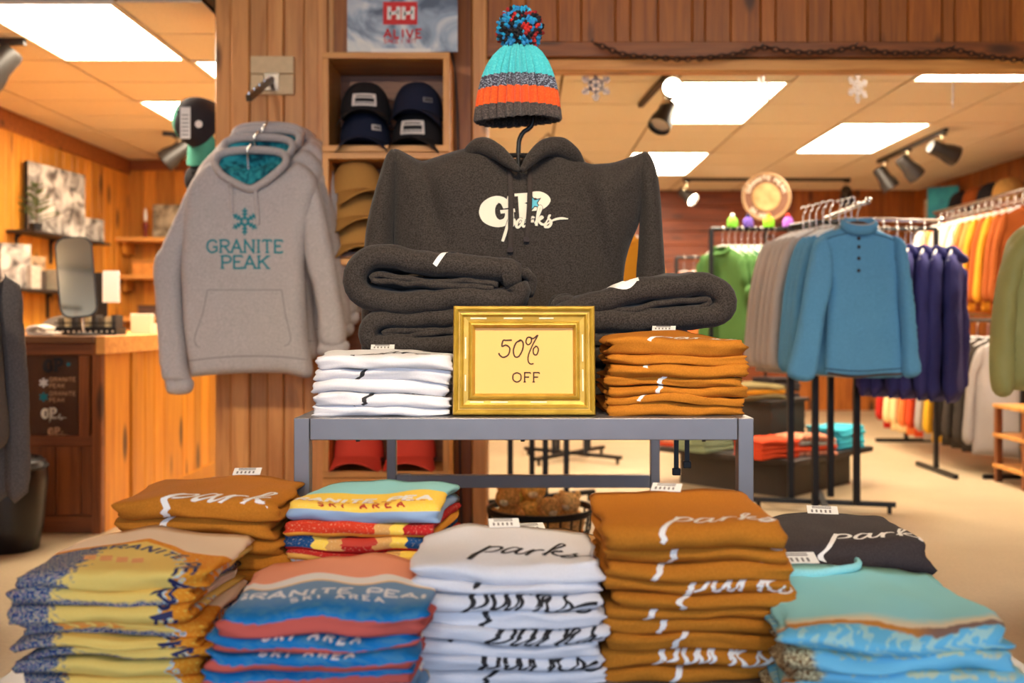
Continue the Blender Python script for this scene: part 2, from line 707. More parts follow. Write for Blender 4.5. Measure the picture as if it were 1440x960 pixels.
# column (between the two openings) --------------------------------------------------
CX0, CX1 = -1.438, -0.166
col = struct(MB().box((CX0 + 0.02, YH + 0.02, 0), (CX1 - 0.02, YH + 0.3, HN)).build('wall_column', M_backing))
# left face: pine boards with battens, y 0..950 in the photo
xs = [-1.438, -1.362, -1.275, -1.19, -1.115, -1.02, -0.94]
ws = [0.076, 0.087, 0.085, 0.075, 0.095, 0.08, 0.06]
for x, w in zip(xs, ws):
    plank(col, (x, YH + 0.02, 0), w, HN, 0.03 if ws.index(w) % 2 else 0.022, M_col)
plank(col, (-0.955, YH + 0.02, 0), 0.05, HN, 0.05, M_col, name='edge_board')
# recessed part behind the crates
planks_v(col, -0.905, -0.32, YH + 0.02, 0, HN, [0.15, 0.12, 0.14], M_header)
plank(col, (-0.32, YH + 0.02, 0), 0.085, HN, 0.03, M_header)
plank(col, (-0.235, YH + 0.02, 0), 0.069, HN, 0.05, M_col, name='edge_board')
# sides of the column
planks_v(col, YH - 0.0, YH + 0.3, CX0 + 0.02, 0, HN, [0.13, 0.12], M_col, along='-x')
planks_v(col, YH - 0.0, YH + 0.3, CX1 - 0.02, 0, HN, [0.13, 0.12], M_header, along='+x')

# header over the right opening ------------------------------------------------------
HB = 2.165
head = struct(MB().box((CX1 - 0.03, YH + 0.03, HB + 0.02), (XR, YH + 0.07, HN)).build('wall_header', M_backing))
hw = [0.14, 0.07, 0.15, 0.11, 0.16, 0.07, 0.13, 0.16, 0.06, 0.12]
planks_v(head, CX1 - 0.03, XR, YH + 0.03, HB + 0.13, HN, hw, M_header)
plank(head, (CX1 - 0.02, YH + 0.025, HB + 0.06), 0.075, XR - CX1, 0.035, M_dark_x, axis='x', name='rail')
plank(head, (CX1 - 0.02, YH + 0.03, HB), 0.058, XR - CX1, 0.02, M_crate, axis='x', name='rail')
MB().box((CX1, YH + 0.03, HB - 0.005), (XR, YH + 0.07, HB + 0.015)).build('soffit_board', M_crate, head)
# boards beside the HH sign, between column and header
planks_v(col, CX1 - 0.03, CX1, YH + 0.03, 0, 0.02, [0.03], M_header)
# ------------------------------------------------------------------ lettering made of strokes
FONT = {
    'A': (0.95, ['l', (0.03, 0), (0.47, 1), (0.91, 0)], ['l', (0.2, 0.36), (0.75, 0.36)]),
    'C': (0.9, ['c', (0.85, 0.8), (0.5, 1), (0.12, 0.8), (0.05, 0.5), (0.12, 0.2), (0.5, 0), (0.85, 0.2)]),
    'E': (0.8, ['l', (0.78, 1), (0.12, 1), (0.12, 0), (0.78, 0)], ['l', (0.12, 0.52), (0.62, 0.52)]),
    'F': (0.76, ['l', (0.74, 1), (0.12, 1), (0.12, 0)], ['l', (0.12, 0.52), (0.6, 0.52)]),
    'G': (1.0, ['c', (0.9, 0.78), (0.72, 0.96), (0.48, 1), (0.18, 0.86), (0.06, 0.5), (0.18, 0.14), (0.48, 0), (0.78, 0.08), (0.9, 0.2)], ['l', (0.9, 0.06), (0.9, 0.44), (0.55, 0.44)]),
    'H': (0.95, ['l', (0.12, 0), (0.12, 1)], ['l', (0.83, 0), (0.83, 1)], ['l', (0.12, 0.5), (0.83, 0.5)]),
    'I': (0.36, ['l', (0.18, 0), (0.18, 1)]),
    'K': (0.92, ['l', (0.12, 0), (0.12, 1)], ['l', (0.84, 1), (0.14, 0.42)], ['l', (0.38, 0.6), (0.86, 0)]),
    'L': (0.75, ['l', (0.12, 1), (0.12, 0), (0.72, 0)]),
    'N': (0.98, ['l', (0.12, 0), (0.12, 1), (0.86, 0), (0.86, 1)]),
    'O': (1.0, ['c', (0.5, 1), (0.14, 0.82), (0.06, 0.5), (0.14, 0.18), (0.5, 0), (0.86, 0.18), (0.94, 0.5), (0.86, 0.82), (0.5, 1)]),
    'P': (0.84, ['l', (0.12, 0), (0.12, 1)], ['c', (0.12, 1), (0.55, 1), (0.8, 0.86), (0.8, 0.6), (0.55, 0.46), (0.12, 0.46)]),
    'R': (0.9, ['l', (0.12, 0), (0.12, 1)], ['c', (0.12, 1), (0.55, 1), (0.8, 0.88), (0.8, 0.63), (0.55, 0.5), (0.12, 0.5)], ['l', (0.45, 0.5), (0.86, 0)]),
    'S': (0.82, ['c', (0.72, 0.84), (0.45, 1), (0.14, 0.9), (0.12, 0.66), (0.4, 0.52), (0.7, 0.4), (0.72, 0.14), (0.42, 0), (0.08, 0.16)]),
    'T': (0.84, ['l', (0.42, 0), (0.42, 1)], ['l', (0.04, 1), (0.8, 1)]),
    'V': (0.9, ['l', (0.04, 1), (0.45, 0), (0.86, 1)]),
    'W': (1.2, ['l', (0.04, 1), (0.32, 0), (0.6, 0.9), (0.88, 0), (1.16, 1)]),
    '1': (0.5, ['l', (0.1, 0.8), (0.3, 1), (0.3, 0)]),
    '7': (0.7, ['l', (0.06, 1), (0.64, 1), (0.28, 0)]),
    '8': (0.8, ['c', (0.4, 0.54), (0.12, 0.76), (0.4, 1), (0.68, 0.76), (0.4, 0.54), (0.08, 0.26), (0.4, 0), (0.72, 0.26), (0.4, 0.54)]),
    '/': (0.5, ['l', (0.05, -0.05), (0.45, 1.05)]),
    ' ': (0.55,),
}
SLAB_SKIP = 'CGOS'


def ribbon(out, pts, hw, step, kind):
    """Append strips of quads (2-D) to out=(verts, faces)."""
    V, F = out
    strips = []
    if kind == 'c':
        strips.append((catmull(pts, step), hw))
    else:
        for i in range(len(pts) - 1):
            a, b = np.array(pts[i], float), np.array(pts[i + 1], float)
            d = (b - a) / max(1e-9, np.linalg.norm(b - a))
            h0 = hw if not hasattr(hw, '__len__') else hw[0]
            if i > 0:
                a = a - d * h0 * 0.9
            if i < len(pts) - 2:
                b = b + d * h0 * 0.9
            strips.append((poly_sample([a, b], step), hw))
    for sp, h in strips:
        n = len(sp)
        base = len(V)
        for i, p in enumerate(sp):
            t = sp[min(i + 1, n - 1)] - sp[max(i - 1, 0)]
            L = np.linalg.norm(t)
            t = t / L if L > 0 else np.array((1.0, 0))
            nrm = np.array((-t[1], t[0]))
            if hasattr(h, '__len__'):
                u = i / max(1, n - 1) * (len(h) - 1)
                k = min(int(u), len(h) - 2)
                w = h[k] + (h[k + 1] - h[k]) * (u - k)
            else:
                w = h
            for q in (-1, 0, 1):
                V.append(p + nrm * w * q)
            if i:
                a0, b0 = base + 3 * (i - 1), base + 3 * i
                F.append((a0, a0 + 1, b0 + 1, b0))
                F.append((a0 + 1, a0 + 2, b0 + 2, b0 + 1))


def text2d(txt, hw=0.09, step=0.2, slab=0.0, space=0.16, xs=1.0):
    """2-D lettering, cap height 1, starts at x = 0; returns (verts, faces, width)."""
    V, F = [], []
    x = 0.0
    for ch in txt:
        g = FONT[ch]
        for st in g[1:]:
            pts = [((p[0]) * xs + x, p[1]) for p in st[1:]]
            ribbon((V, F), pts, hw, step, st[0])
            if slab and ch not in SLAB_SKIP:
                for k, e in ((0, 1), (-1, -2)):
                    p, q = pts[k], pts[e]
                    if abs(p[1] - q[1]) > 0.3 and p[1] in (0, 1):
                        ribbon((V, F), [(p[0] - slab, p[1]), (p[0] + slab, p[1])], hw * 0.75, step, 'l')
                    elif st[0] == 'l' and abs(p[1] - q[1]) < 0.01 and ch in 'ETFL':
                        s = -1 if p[1] == 1 else 1
                        if p[1] in (0, 1):
                            ribbon((V, F), [(p[0], p[1]), (p[0], p[1] + s * slab)], hw * 0.75, step, 'l')
        x += g[0] * xs + space
    return V, F, x - space


PARKS = [
    ('c', [(0.62, 1.02), (0.3, 0.2), (0.0, -0.55), (-0.32, -1.25)], [0.13, 0.16, 0.17, 0.15]),
    ('c', [(0.35, 0.35), (0.7, 0.88), (1.1, 1.02), (1.2, 0.72), (0.9, 0.28), (0.48, 0.1)], [0.07, 0.12, 0.15, 0.15, 0.12, 0.07]),
    ('c', [(2.15, 0.82), (1.85, 1.0), (1.5, 0.7), (1.35, 0.25), (1.55, 0.08), (1.9, 0.4), (2.25, 0.9)], [0.08, 0.12, 0.15, 0.15, 0.12, 0.1, 0.1]),
    ('c', [(2.25, 0.95), (2.05, 0.4), (2.1, 0.1), (2.35, 0.22), (2.7, 0.8), (2.85, 1.0)], [0.14, 0.15, 0.12, 0.08, 0.08, 0.1]),
    ('c', [(2.85, 1.0), (2.7, 0.5), (2.58, 0.05)], [0.13, 0.15, 0.14]),
    ('c', [(2.7, 0.45), (2.95, 0.9), (3.25, 1.02), (3.38, 0.9)], [0.07, 0.1, 0.13, 0.1]),
    ('c', [(3.35, 0.3), (3.9, 1.2), (4.25, 1.95), (4.05, 2.1), (3.8, 1.4), (3.5, 0.05)], [0.07, 0.1, 0.12, 0.12, 0.14, 0.15]),
    ('c', [(3.7, 0.55), (4.1, 0.98), (4.3, 0.85), (3.85, 0.55), (4.05, 0.2), (4.4, 0.1), (4.75, 0.5)], [0.07, 0.11, 0.1, 0.1, 0.14, 0.11, 0.08]),
    ('c', [(4.75, 0.5), (5.1, 1.05), (4.9, 0.75), (5.15, 0.25), (4.85, -0.2), (4.4, -0.15), (4.7, 0.12), (5.4, 0.45), (6.2, 0.55), (7.0, 0.42)], [0.08, 0.11, 0.12, 0.15, 0.13, 0.09, 0.1, 0.13, 0.13, 0.05]),
]


def strokes2d(strokes, step=0.12):
    V, F = [], []
    for k, pts, w in strokes:
        ribbon((V, F), pts, w, step, k)
    return V, F


GP_STROKES = [
    ('c', [(0.98, 1.16), (0.9, 1.62), (0.6, 1.8), (0.25, 1.5), (0.12, 0.95), (0.25, 0.4), (0.62, 0.12), (1.0, 0.3), (1.12, 0.62)], [0.12, 0.2, 0.27, 0.34, 0.36, 0.34, 0.27, 0.22, 0.2]),
    ('l', [(0.72, 0.92), (1.38, 0.98)], 0.12), ('l', [(1.12, 0.2), (1.12, 1.0)], 0.2), ('l', [(1.08, 1.2), (1.14, 2.0)], [0.16, 0.06]),
    ('l', [(1.82, 0.1), (1.82, 2.1)], 0.27), ('l', [(1.4, 2.06), (2.1, 2.06)], 0.1), ('l', [(1.42, 0.14), (2.2, 0.14)], 0.1),
    ('c', [(1.9, 1.92), (2.45, 1.96), (2.72, 1.55), (2.5, 1.1), (1.95, 1.0)], [0.2, 0.24, 0.28, 0.22, 0.16]),
]
STAR = [(0.5 * (1 if k % 2 == 0 else 0.44) * math.cos(PI / 2 + 0.25 + k * PI / 5), 0.5 * (1 if k % 2 == 0 else 0.44) * math.sin(PI / 2 + 0.25 + k * PI / 5)) for k in range(10)]


def fill2d(outline, step):
    """Triangulated polygon with interior points so that it can follow a curved surface."""
    P = np.array(poly_sample(list(outline) + [outline[0]], step))[:-1]
    x0, y0 = P.min(0)
    x1, y1 = P.max(0)
    pts = [Vector(p) for p in P]
    n = len(pts)
    for x in np.arange(x0 + step / 2, x1, step):
        for y in np.arange(y0 + step / 2, y1, step):
            pts.append(Vector((x, y)))
    r = delaunay_2d_cdt(pts, [(i, (i + 1) % n) for i in range(n)], [], 1, 1e-6)
    V = [np.array(v) for v in r[0]]
    F = []
    for f in r[2]:
        c = sum(V[i] for i in f) / len(f)
        if inside(P, c[None])[0]:
            F.append(tuple(f))
    return V, F


def inside(poly, pts):
    x, y = pts[:, 0], pts[:, 1]
    n = len(poly)
    res = np.zeros(len(pts), bool)
    j = n - 1
    for i in range(n):
        xi, yi = poly[i]
        xj, yj = poly[j]
        c = ((yi > y) != (yj > y)) & (x < (xj - xi) * (y - yi) / ((yj - yi) if yj != yi else 1e-12) + xi)
        res ^= c
        j = i
    return res


def dist_poly(poly, pts):
    a = poly
    b = np.roll(poly, -1, 0)
    out = np.full(len(pts), 1e9)
    for s in range(0, len(pts), 2000):
        p = pts[s:s + 2000]
        ab = (b - a)[None]
        ap = p[:, None] - a[None]
        t = np.clip((ap * ab).sum(-1) / np.maximum((ab * ab).sum(-1), 1e-12), 0, 1)
        d = np.linalg.norm(ap - t[..., None] * ab, axis=-1)
        out[s:s + 2000] = d.min(1)
    return out


def text_words(txt, *a, **k):
    """The same lettering as text2d, one (verts, faces) per word, and the full width."""
    out, x = [], 0.0
    sp = k.get('space', 0.16)
    for i, w in enumerate(txt.split(' ')):
        V, F, wd = text2d(w, *a, **k)
        out.append(([np.array((v[0] + x, v[1])) for v in V], F))
        x += wd + 2 * sp + 0.55 * k.get('xs', 1.0)
    return out, x - 2 * sp - 0.55 * k.get('xs', 1.0)


def put_print(S, art, mat, name, parent, scale=1.0, ox=0.0, oy=0.0, rot=0.0, off=0.0006, clip=None):
    """Flat print that follows a cloth surface. S(a, b, off) -> point; art = (verts2d, faces)."""
    V, F = art[0], art[1]
    c, s_ = math.cos(rot), math.sin(rot)
    P = [(ox + scale * (v[0] * c - v[1] * s_), oy + scale * (v[0] * s_ + v[1] * c)) for v in V]
    if clip:
        F = [f for f in F if all(clip(*P[i]) for i in f)]
        if not F:
            return None
        used = sorted({i for f in F for i in f})
        mp = {u: k for k, u in enumerate(used)}
        P = [P[u] for u in used]
        F = [tuple(mp[i] for i in f) for f in F]
    mb = MB().add([S(a, b, off) for a, b in P], F)
    return mb.build(name, mat, parent, smooth='all')


# ------------------------------------------------------------------ cloth shapes
class Puff:
    """Garment panel: an outline in the x-z plane filled out to a soft body with folds."""

    def __init__(s, outline, T, r, h=0.02, wr=None, back=0.8, smooth=0.012, flat=0.0):
        s.P = np.array(catmull(list(outline) + [outline[0]], max(h, 0.006)))[:-1] if smooth else np.array(poly_sample(list(outline) + [outline[0]], h))[:-1]
        s.T, s.r, s.h, s.wr, s.back = T, r, h, wr, back

    def prof(s, pts):
        d = np.where(inside(s.P, pts), dist_poly(s.P, pts), 0)
        q = 1 - np.clip(d / s.r, 0, 1)
        return np.sqrt(np.clip(1 - q * q, 0, 1))

    def front(s, pts):
        p = s.prof(pts)
        w = np.array([s.wr(x, z) for x, z in pts]) if s.wr else 0
        return -(s.T * p) - w * np.clip(p, 0, 1)

    def S(s, x, z, off=0.0):
        return (x, float(s.front(np.array([[x, z]]))[0]) - off, z)

    def mb(s):
        P, h = s.P, s.h
        n = len(P)
        x0, z0 = P.min(0)
        x1, z1 = P.max(0)
        gx, gz = np.meshgrid(np.arange(x0 + h / 2, x1, h), np.arange(z0 + h / 2, z1, h))
        gx[::2] += h * 0.25
        g = np.stack([gx.ravel(), gz.ravel()], 1)
        g = g[inside(P, g)]
        g = g[dist_poly(P, g) > h * 0.45]
        # ring of points close to the edge for a round rim
        pts = np.concatenate([P, g])
        r = delaunay_2d_cdt([Vector(p) for p in pts], [(i, (i + 1) % n) for i in range(n)], [], 1, 1e-7)
        V = np.array([tuple(v) for v in r[0]])
        F = [f for f in r[2]]
        cen = np.array([V[list(f)].mean(0) for f in F])
        ok = inside(P, cen)
        F = [f for f, k in zip(F, ok) if k]
        yf = s.front(V)
        yb = s.back * s.T * s.prof(V)
        m = len(V)
        mb = MB()
        vs_ = [(V[i, 0], yf[i], V[i, 1]) for i in range(m)] + [(V[i, 0], yb[i] + 1e-4, V[i, 1]) for i in range(m)]
        # 2-D faces are counter-clockwise in (x, z): that faces -y
        fs = [tuple(f) for f in F] + [tuple(i + m for i in f[::-1]) for f in F]
        # close the rim
        ec = {}
        for f in F:
            for k in range(len(f)):
                e = (f[k], f[(k + 1) % len(f)])
                ec[e] = ec.get(e, 0) + 1
        for (a_, b_) in ec:
            if (b_, a_) not in ec:
                fs.append((b_, a_, a_ + m, b_ + m))
        mb.add(vs_, fs)
        return mb


def folds(seed, amp, fx=7.0, fz=2.2, slant=0.3, amp2=0.3):
    def f(x, z):
        return amp * (n3((x + slant * z) * fx + seed, z * fz + seed * 1.7, seed) + amp2 * n3(x * fx * 3, z * fz * 4, seed + 9))
    return f


class Fold:
    """Cloth folded over once at the front: a thick sheet running back, round the front fold, and back again."""

    def __init__(s, Wd, D, T, seed, amp=0.004, droop=0.16, lo=None, base=0.010, wave=None):
        s.W, s.D, s.T, s.seed, s.amp, s.droop = Wd, D, T, seed, amp, droop
        s.lo = seed if lo is None else lo
        s.base = base
        s.w = T * 0.23
        s.r = T * 0.26
        s.R = s.r + s.w
        s.yf = -D / 2 + s.R
        s.wave = wave

    def cen(s, q):
        if q >= 0:
            return s.yf + q, s.T / 2 + s.r, 0.0, 1.0
        a = -q / s.R
        if a < PI:
            return s.yf - s.r * math.sin(a), s.T / 2 + s.r * math.cos(a), -math.sin(a), math.cos(a)
        return s.yf + (-q - PI * s.R), s.T / 2 - s.r, 0.0, -1.0

    def disp(s, x, y, z):
        sd = s.seed
        u = 2 * x / s.W
        t = z / s.T
        lz = s.lo + 0.3 * t
        dz = s.base * (n3(x * 7.0, y * 4.0, lz) + 0.5 * n3(x * 15, y * 7, lz + 7))
        dz += s.amp * (0.35 + 0.65 * t) * (n3(x * 9 + sd, y * 6, sd) + 0.35 * n3(x * 24, y * 14, sd + 5)) - s.droop * s.T * abs(u) ** 3.5
        dy = s.amp * 2.0 * n3(x * 6 + sd * 2, t * 1.2, sd + 11) + 0.016 * abs(u) ** 6 + s.amp * 0.6 * n3(x * 26, t * 3, sd + 17)
        dx = s.amp * 2.2 * n3(y * 8, t * 2.0 + sd, sd + 23) + s.amp * 0.8 * n3(y * 30, t * 5 + sd, sd + 29)
        if s.wave:
            dz += s.wave(x, y)
        return (x + dx, y + dy, z + dz)

    def S(s, x, q, off=0.0):
        y, z, ny, nz = s.cen(q)
        w = s.w * s.edge(x) + off
        return s.disp(x, y + ny * w, z + nz * w)

    def edge(s, x):
        re = min(s.w * 1.1, s.W * 0.1)
        d = s.W / 2 - abs(x)
        if d >= re:
            return 1.0
        t = max(0, 1 - d / re)
        return max(0.12, math.sqrt(max(0, 1 - t * t)))

    def mb(s, nx=30, uv=True):
        back = s.D - s.R
        qs = [back * (1 - k / 9) for k in range(9)] + [-PI * s.R * k / 9 for k in range(10)] + [-PI * s.R - (back) * k / 6 for k in range(1, 7)]
        re = min(s.w * 1.1, s.W * 0.1)
        xs = [-s.W / 2 + re * (1 - math.cos(PI / 2 * k / 3)) * 1.0 for k in range(3)]
        xs = xs + list(np.linspace(-s.W / 2 + re, s.W / 2 - re, nx)) + [-x for x in xs[::-1]]
        V, UV, F = [], [], []
        nq = len(qs)
        L = 2 * nq
        for x in xs:
            e = s.edge(x)
            for sgn in (1, -1):
                for q in (qs if sgn == 1 else qs[::-1]):
                    y, z, ny, nz = s.cen(q)
                    V.append(s.disp(x, y + ny * s.w * e * sgn, z + nz * s.w * e * sgn))
                    UV.append((x, q))
        for i in range(len(xs) - 1):
            for k in range(L):
                k2 = (k + 1) % L
                F.append((i * L + k, i * L + k2, (i + 1) * L + k2, (i + 1) * L + k))
        for i, flip in ((0, 1), (len(xs) - 1, 0)):
            for k in range(nq - 1):
                a, b_, c, d = i * L + k, i * L + k + 1, i * L + L - 2 - k, i * L + L - 1 - k
                F.append((a, b_, c, d)[::-1] if flip else (a, b_, c, d))
        mb = MB().add(V, F)
        if uv:
            mb.uv = UV
        return mb


def recalc(o):
    bm = bmesh.new()
    bm.from_mesh(o.data)
    bmesh.ops.recalc_face_normals(bm, faces=bm.faces)
    bm.to_mesh(o.data)
    bm.free()
    return o


class Roll:
    """Thick sheet swept in depth: section path in (x, z), seen end-on (a folded sweatshirt)."""

    def __init__(s, path, w, y0, y1, seed, amp=0.006, n=70):
        P = np.array(catmull(path, 0.004))
        d = np.r_[0, np.cumsum(np.linalg.norm(np.diff(P, axis=0), axis=1))]
        t = np.linspace(0, d[-1], n)
        s.P = np.stack([np.interp(t, d, P[:, 0]), np.interp(t, d, P[:, 1])], 1)
        s.L, s.w, s.y0, s.y1, s.seed, s.amp = d[-1], w, y0, y1, seed, amp
        T = np.gradient(s.P, axis=0)
        T /= np.linalg.norm(T, axis=1)[:, None]
        s.N = np.stack([-T[:, 1], T[:, 0]], 1)
        s.t = t

    def pt(s, q, y, off, e=1.0):
        x, z = np.interp(q, s.t, s.P[:, 0]), np.interp(q, s.t, s.P[:, 1])
        nx, nz = np.interp(q, s.t, s.N[:, 0]), np.interp(q, s.t, s.N[:, 1])
        sd, a = s.seed, s.amp
        wv = a * n3(q * 7 + sd, y * 5, sd) + 0.4 * a * n3(q * 25, y * 14, sd + 3)
        return (x + nx * off * e + a * 0.5 * n3(y * 8, q * 3, sd), y + a * 1.0 * n3(q * 8, sd), z + nz * off * e + wv)

    def S(s, q, b, off=0.0):
        """b >= 0: on the sheet, b < 0: round its front edge."""
        if b >= 0:
            return s.pt(q, s.y0 + s.w + b, -(s.w + off))
        th = -b / s.w
        y = s.y0 + s.w - (s.w + off) * math.sin(th)
        return s.pt(q, y, -(s.w + off), math.cos(th))

    def top_q(s, x):
        d = np.abs(s.P[:, 0] - x) - 0.5 * s.P[:, 1]
        return float(s.t[int(np.argmin(d))])

    def mb(s, ny=16):
        n = len(s.t)
        ys, es = [], []
        for k in range(4):
            ys.append(s.y0 + s.w * (1 - math.sqrt(1 - (k / 4) ** 2)))
            es.append(max(0.15, k / 4))
        ys += list(np.linspace(s.y0 + s.w, s.y1, ny))
        es += [1.0] * ny
        V, F = [], []
        m = 2 * n
        for y, e in zip(ys, es):
            V += [s.pt(q, y, -s.w, e) for q in s.t] + [s.pt(q, y, s.w, e) for q in s.t[::-1]]
        for i in range(len(ys) - 1):
            for k in range(m):
                k2 = (k + 1) % m
                F.append((i * m + k, i * m + k2, (i + 1) * m + k2, (i + 1) * m + k))
        for i, fl in ((0, 0), (len(ys) - 1, 1)):
            for k in range(n - 1):
                f = (i * m + k, i * m + m - 1 - k, i * m + m - 2 - k, i * m + k + 1)
                F.append(f[::-1] if fl else f)
        return MB().add(V, F)
# ------------------------------------------------------------------ tables
ut = thing('display_table', 'grey metal display table carrying the gold frame and hoodies', 'table', (0, 1.8, 0))
TZ = 0.823
X0t, X1t, DT, LG = -0.414, 0.418, 1.26, 0.028
for x in (X0t, X1t - LG):
    for y in (0, DT - LG):
        MB().box((x, y, 0), (x + LG, y + LG, TZ)).build('leg', M_steel, ut, bevel=0.0015)
MB().box((X0t + LG + 0.001, 0.001, TZ - 0.04), (X1t - LG - 0.001, LG, TZ)).build('front_apron', M_steel, ut, bevel=0.0015)
MB().box((X0t + LG, DT - LG, TZ - 0.04), (X1t - LG, DT, TZ)).build('back_apron', M_steel, ut, bevel=0.0015)
for x in (X0t, X1t - LG):
    MB().box((x, LG + 0.001, TZ - 0.04), (x + LG, DT - LG - 0.001, TZ)).build('side_apron', M_steel, ut, bevel=0.0015)
MB().box((X0t + LG, LG, TZ - 0.012), (X1t - LG, DT - LG, TZ - 0.001)).build('top_panel', M_steel, ut)
MB().box((X0t + LG + 0.001, DT - LG, 0.489), (X1t - LG - 0.001, DT, 0.527)).build('stretcher', M_steel, ut, bevel=0.0015)
MB().box((X0t + LG + 0.002, DT - LG - 0.003, 0.487), (X0t + LG + 0.042, DT + 0.002, 0.529)).build('joint_sleeve', M_steel, ut)
for x in (-0.3, 0.0, 0.33):
    MB().cyl((x, 0.014, TZ - 0.044), (x, 0.014, TZ - 0.036), 0.004, 8).build('screw', M_black, ut)

lt = thing('low_table', 'low grey metal table under the front row of shirt stacks', 'table', (0, 1.15, 0))
LZ = 0.5
for x in (-0.72, 0.69):
    for y in (0, 0.61):
        MB().box((x, y, 0), (x + 0.03, y + 0.03, LZ - 0.03)).build('leg', M_steel, lt)
MB().box((-0.73, 0, LZ - 0.03), (0.73, 0.64, LZ)).build('tabletop', M_steel, lt, bevel=0.002)
MB().box((-0.69, 0.005, LZ - 0.07), (0.69, 0.025, LZ - 0.03)).build('front_apron', M_steel, lt)

# ------------------------------------------------------------------ folded tees
F_brown = fabric('brown_jersey', (182, 112, 30), 0.10)
F_white = fabric('white_jersey', (224, 222, 226), 0.03)
F_black = fabric('charcoal_jersey', (58, 50, 50), 0.15)
F_tan = fabric('tan_jersey', (190, 142, 92), 0.1)
F_aqua = fabric('aqua_jersey', (150, 214, 216), 0.05)
F_dark = fabric('charcoal_fleece', (50, 43, 38), 0.42, fine=330, bump=0.4, sheen=0.08)
F_grey = fabric('light_grey_fleece', (178, 172, 172), 0.16, fine=200, bump=0.35)
P_white = plain('white_print', (236, 232, 228), 0.75)
P_black = plain('black_print', (30, 26, 28), 0.7)
P_teal = plain('teal_print', (0, 124, 138), 0.7)
P_navy = plain('navy_print', (34, 38, 84), 0.7)
P_red = plain('brick_print', (186, 52, 34), 0.7)
P_sky = plain('sky_print', (92, 188, 206), 0.7)
P_cream = plain('cream_print', (232, 222, 200), 0.75)
P_orange = plain('orange_print', (236, 152, 60), 0.7)


def uvsplit(nt):
    uv = node(nt, 'ShaderNodeUVMap')
    sp = node(nt, 'ShaderNodeSeparateXYZ')
    nt.links.new(uv.outputs[0], sp.inputs[0])
    return uv, sp.outputs[0], sp.outputs[1]


def step_at(nt, v, edge, soft=0.002):
    mr = node(nt, 'ShaderNodeMapRange', interpolation_type='SMOOTHSTEP')
    mr.inputs[1].default_value = edge - soft
    mr.inputs[2].default_value = edge + soft
    nt.links.new(v, mr.inputs[0])
    return mr.outputs[0]


def printed(name, fn):
    m, nt, b = nt_new(name)
    uv, x, q = uvsplit(nt)
    info = node(nt, 'ShaderNodeObjectInfo')
    nz = node(nt, 'ShaderNodeTexNoise', i_Scale=60.0, i_Detail=4.0)
    nf = node(nt, 'ShaderNodeTexNoise', i_Scale=300.0, i_Detail=3.0)
    for k in (nz, nf):
        nt.links.new(uv.outputs[0], k.inputs['Vector'])
    nt.links.new(fn(nt, x, q, nz.outputs[0], nf.outputs[0], info.outputs['Random']), b.inputs['Base Color'])
    b.inputs['Roughness'].default_value = 0.9
    b.inputs['Specular IOR Level'].default_value = 0.15
    bp = node(nt, 'ShaderNodeBump', i_Strength=0.2, i_Distance=0.001)
    nt.links.new(nf.outputs[0], bp.inputs['Height'])
    nt.links.new(bp.outputs[0], b.inputs['Normal'])
    return m


def sunset(low):
    def fn(nt, x, q, nz, nf, rnd):
        xn = math_n(nt, 'ADD', x, math_n(nt, 'MULTIPLY', math_n(nt, 'SUBTRACT', nz, 0.5), 0.09))
        xr = math_n(nt, 'ADD', xn, math_n(nt, 'MULTIPLY', q, 0.35))
        col = mixc(nt, nf, lin((250, 214, 120)), lin((244, 204, 100)))
        tree = ramp(nt, [(0.36, lin((44, 52, 110))), (0.46, lin((40, 104, 150))), (0.52, lin((226, 206, 130))), (0.57, lin((150, 122, 160))), (0.66, lin((60, 62, 112)))], 'CONSTANT')
        nt.links.new(nf, tree.inputs[0])
        col = mixc(nt, step_at(nt, xn, -0.055, 0.004), tree.outputs[0], col)
        if low:
            col = mixc(nt, step_at(nt, math_n(nt, 'ADD', q, math_n(nt, 'MULTIPLY', nz, 0.012)), -0.012, 0.003), tree.outputs[0], col)
        org = mixc(nt, step_at(nt, nf, 0.6, 0.03), lin((236, 146, 40)), lin((248, 196, 80)))
        col = mixc(nt, step_at(nt, xr, 0.086, 0.001), col, lin((190, 214, 220)))
        col = mixc(nt, step_at(nt, xr, 0.092, 0.002), col, org)
        col = mixc(nt, step_at(nt, math_n(nt, 'ADD', q, math_n(nt, 'MULTIPLY', math_n(nt, 'ABSOLUTE', math_n(nt, 'SUBTRACT', x, -0.01)), 0.55)), 0.135, 0.002), col, org)
        col = mixc(nt, step_at(nt, math_n(nt, 'ADD', q, math_n(nt, 'MULTIPLY', math_n(nt, 'ABSOLUTE', math_n(nt, 'SUBTRACT', x, -0.01)), 0.6)), 0.152, 0.002), col, lin((252, 224, 190)))
        return col
    return fn


P_sun = printed('sunset_print_tee', sunset(False))
P_sun2 = printed('sunset_print_tee_trees', sunset(True))


def ski_blue(nt, x, q, nz, nf, rnd):
    wv = math_n(nt, 'ADD', q, math_n(nt, 'MULTIPLY', math_n(nt, 'SINE', math_n(nt, 'MULTIPLY', x, 52.0)), 0.010))
    blue = mixc(nt, step_at(nt, nz, 0.55, 0.12), lin((30, 122, 186)), lin((74, 138, 178)))
    blue = mixc(nt, step_at(nt, q, 0.03, 0.03), blue, lin((126, 156, 184)))  # paler grey-blue over the top: reflected light painted into the print
    col = mixc(nt, step_at(nt, wv, 0.088, 0.001), blue, lin((244, 196, 130)))
    col = mixc(nt, step_at(nt, wv, 0.093, 0.001), col, lin((242, 232, 220)))
    col = mixc(nt, step_at(nt, wv, 0.118, 0.001), col, lin((244, 160, 124)))
    lo = math_n(nt, 'ADD', q, math_n(nt, 'MULTIPLY', math_n(nt, 'SUBTRACT', nz, 0.5), 0.012))
    return mixc(nt, step_at(nt, lo, -0.017, 0.001), lin((214, 98, 84)), col)


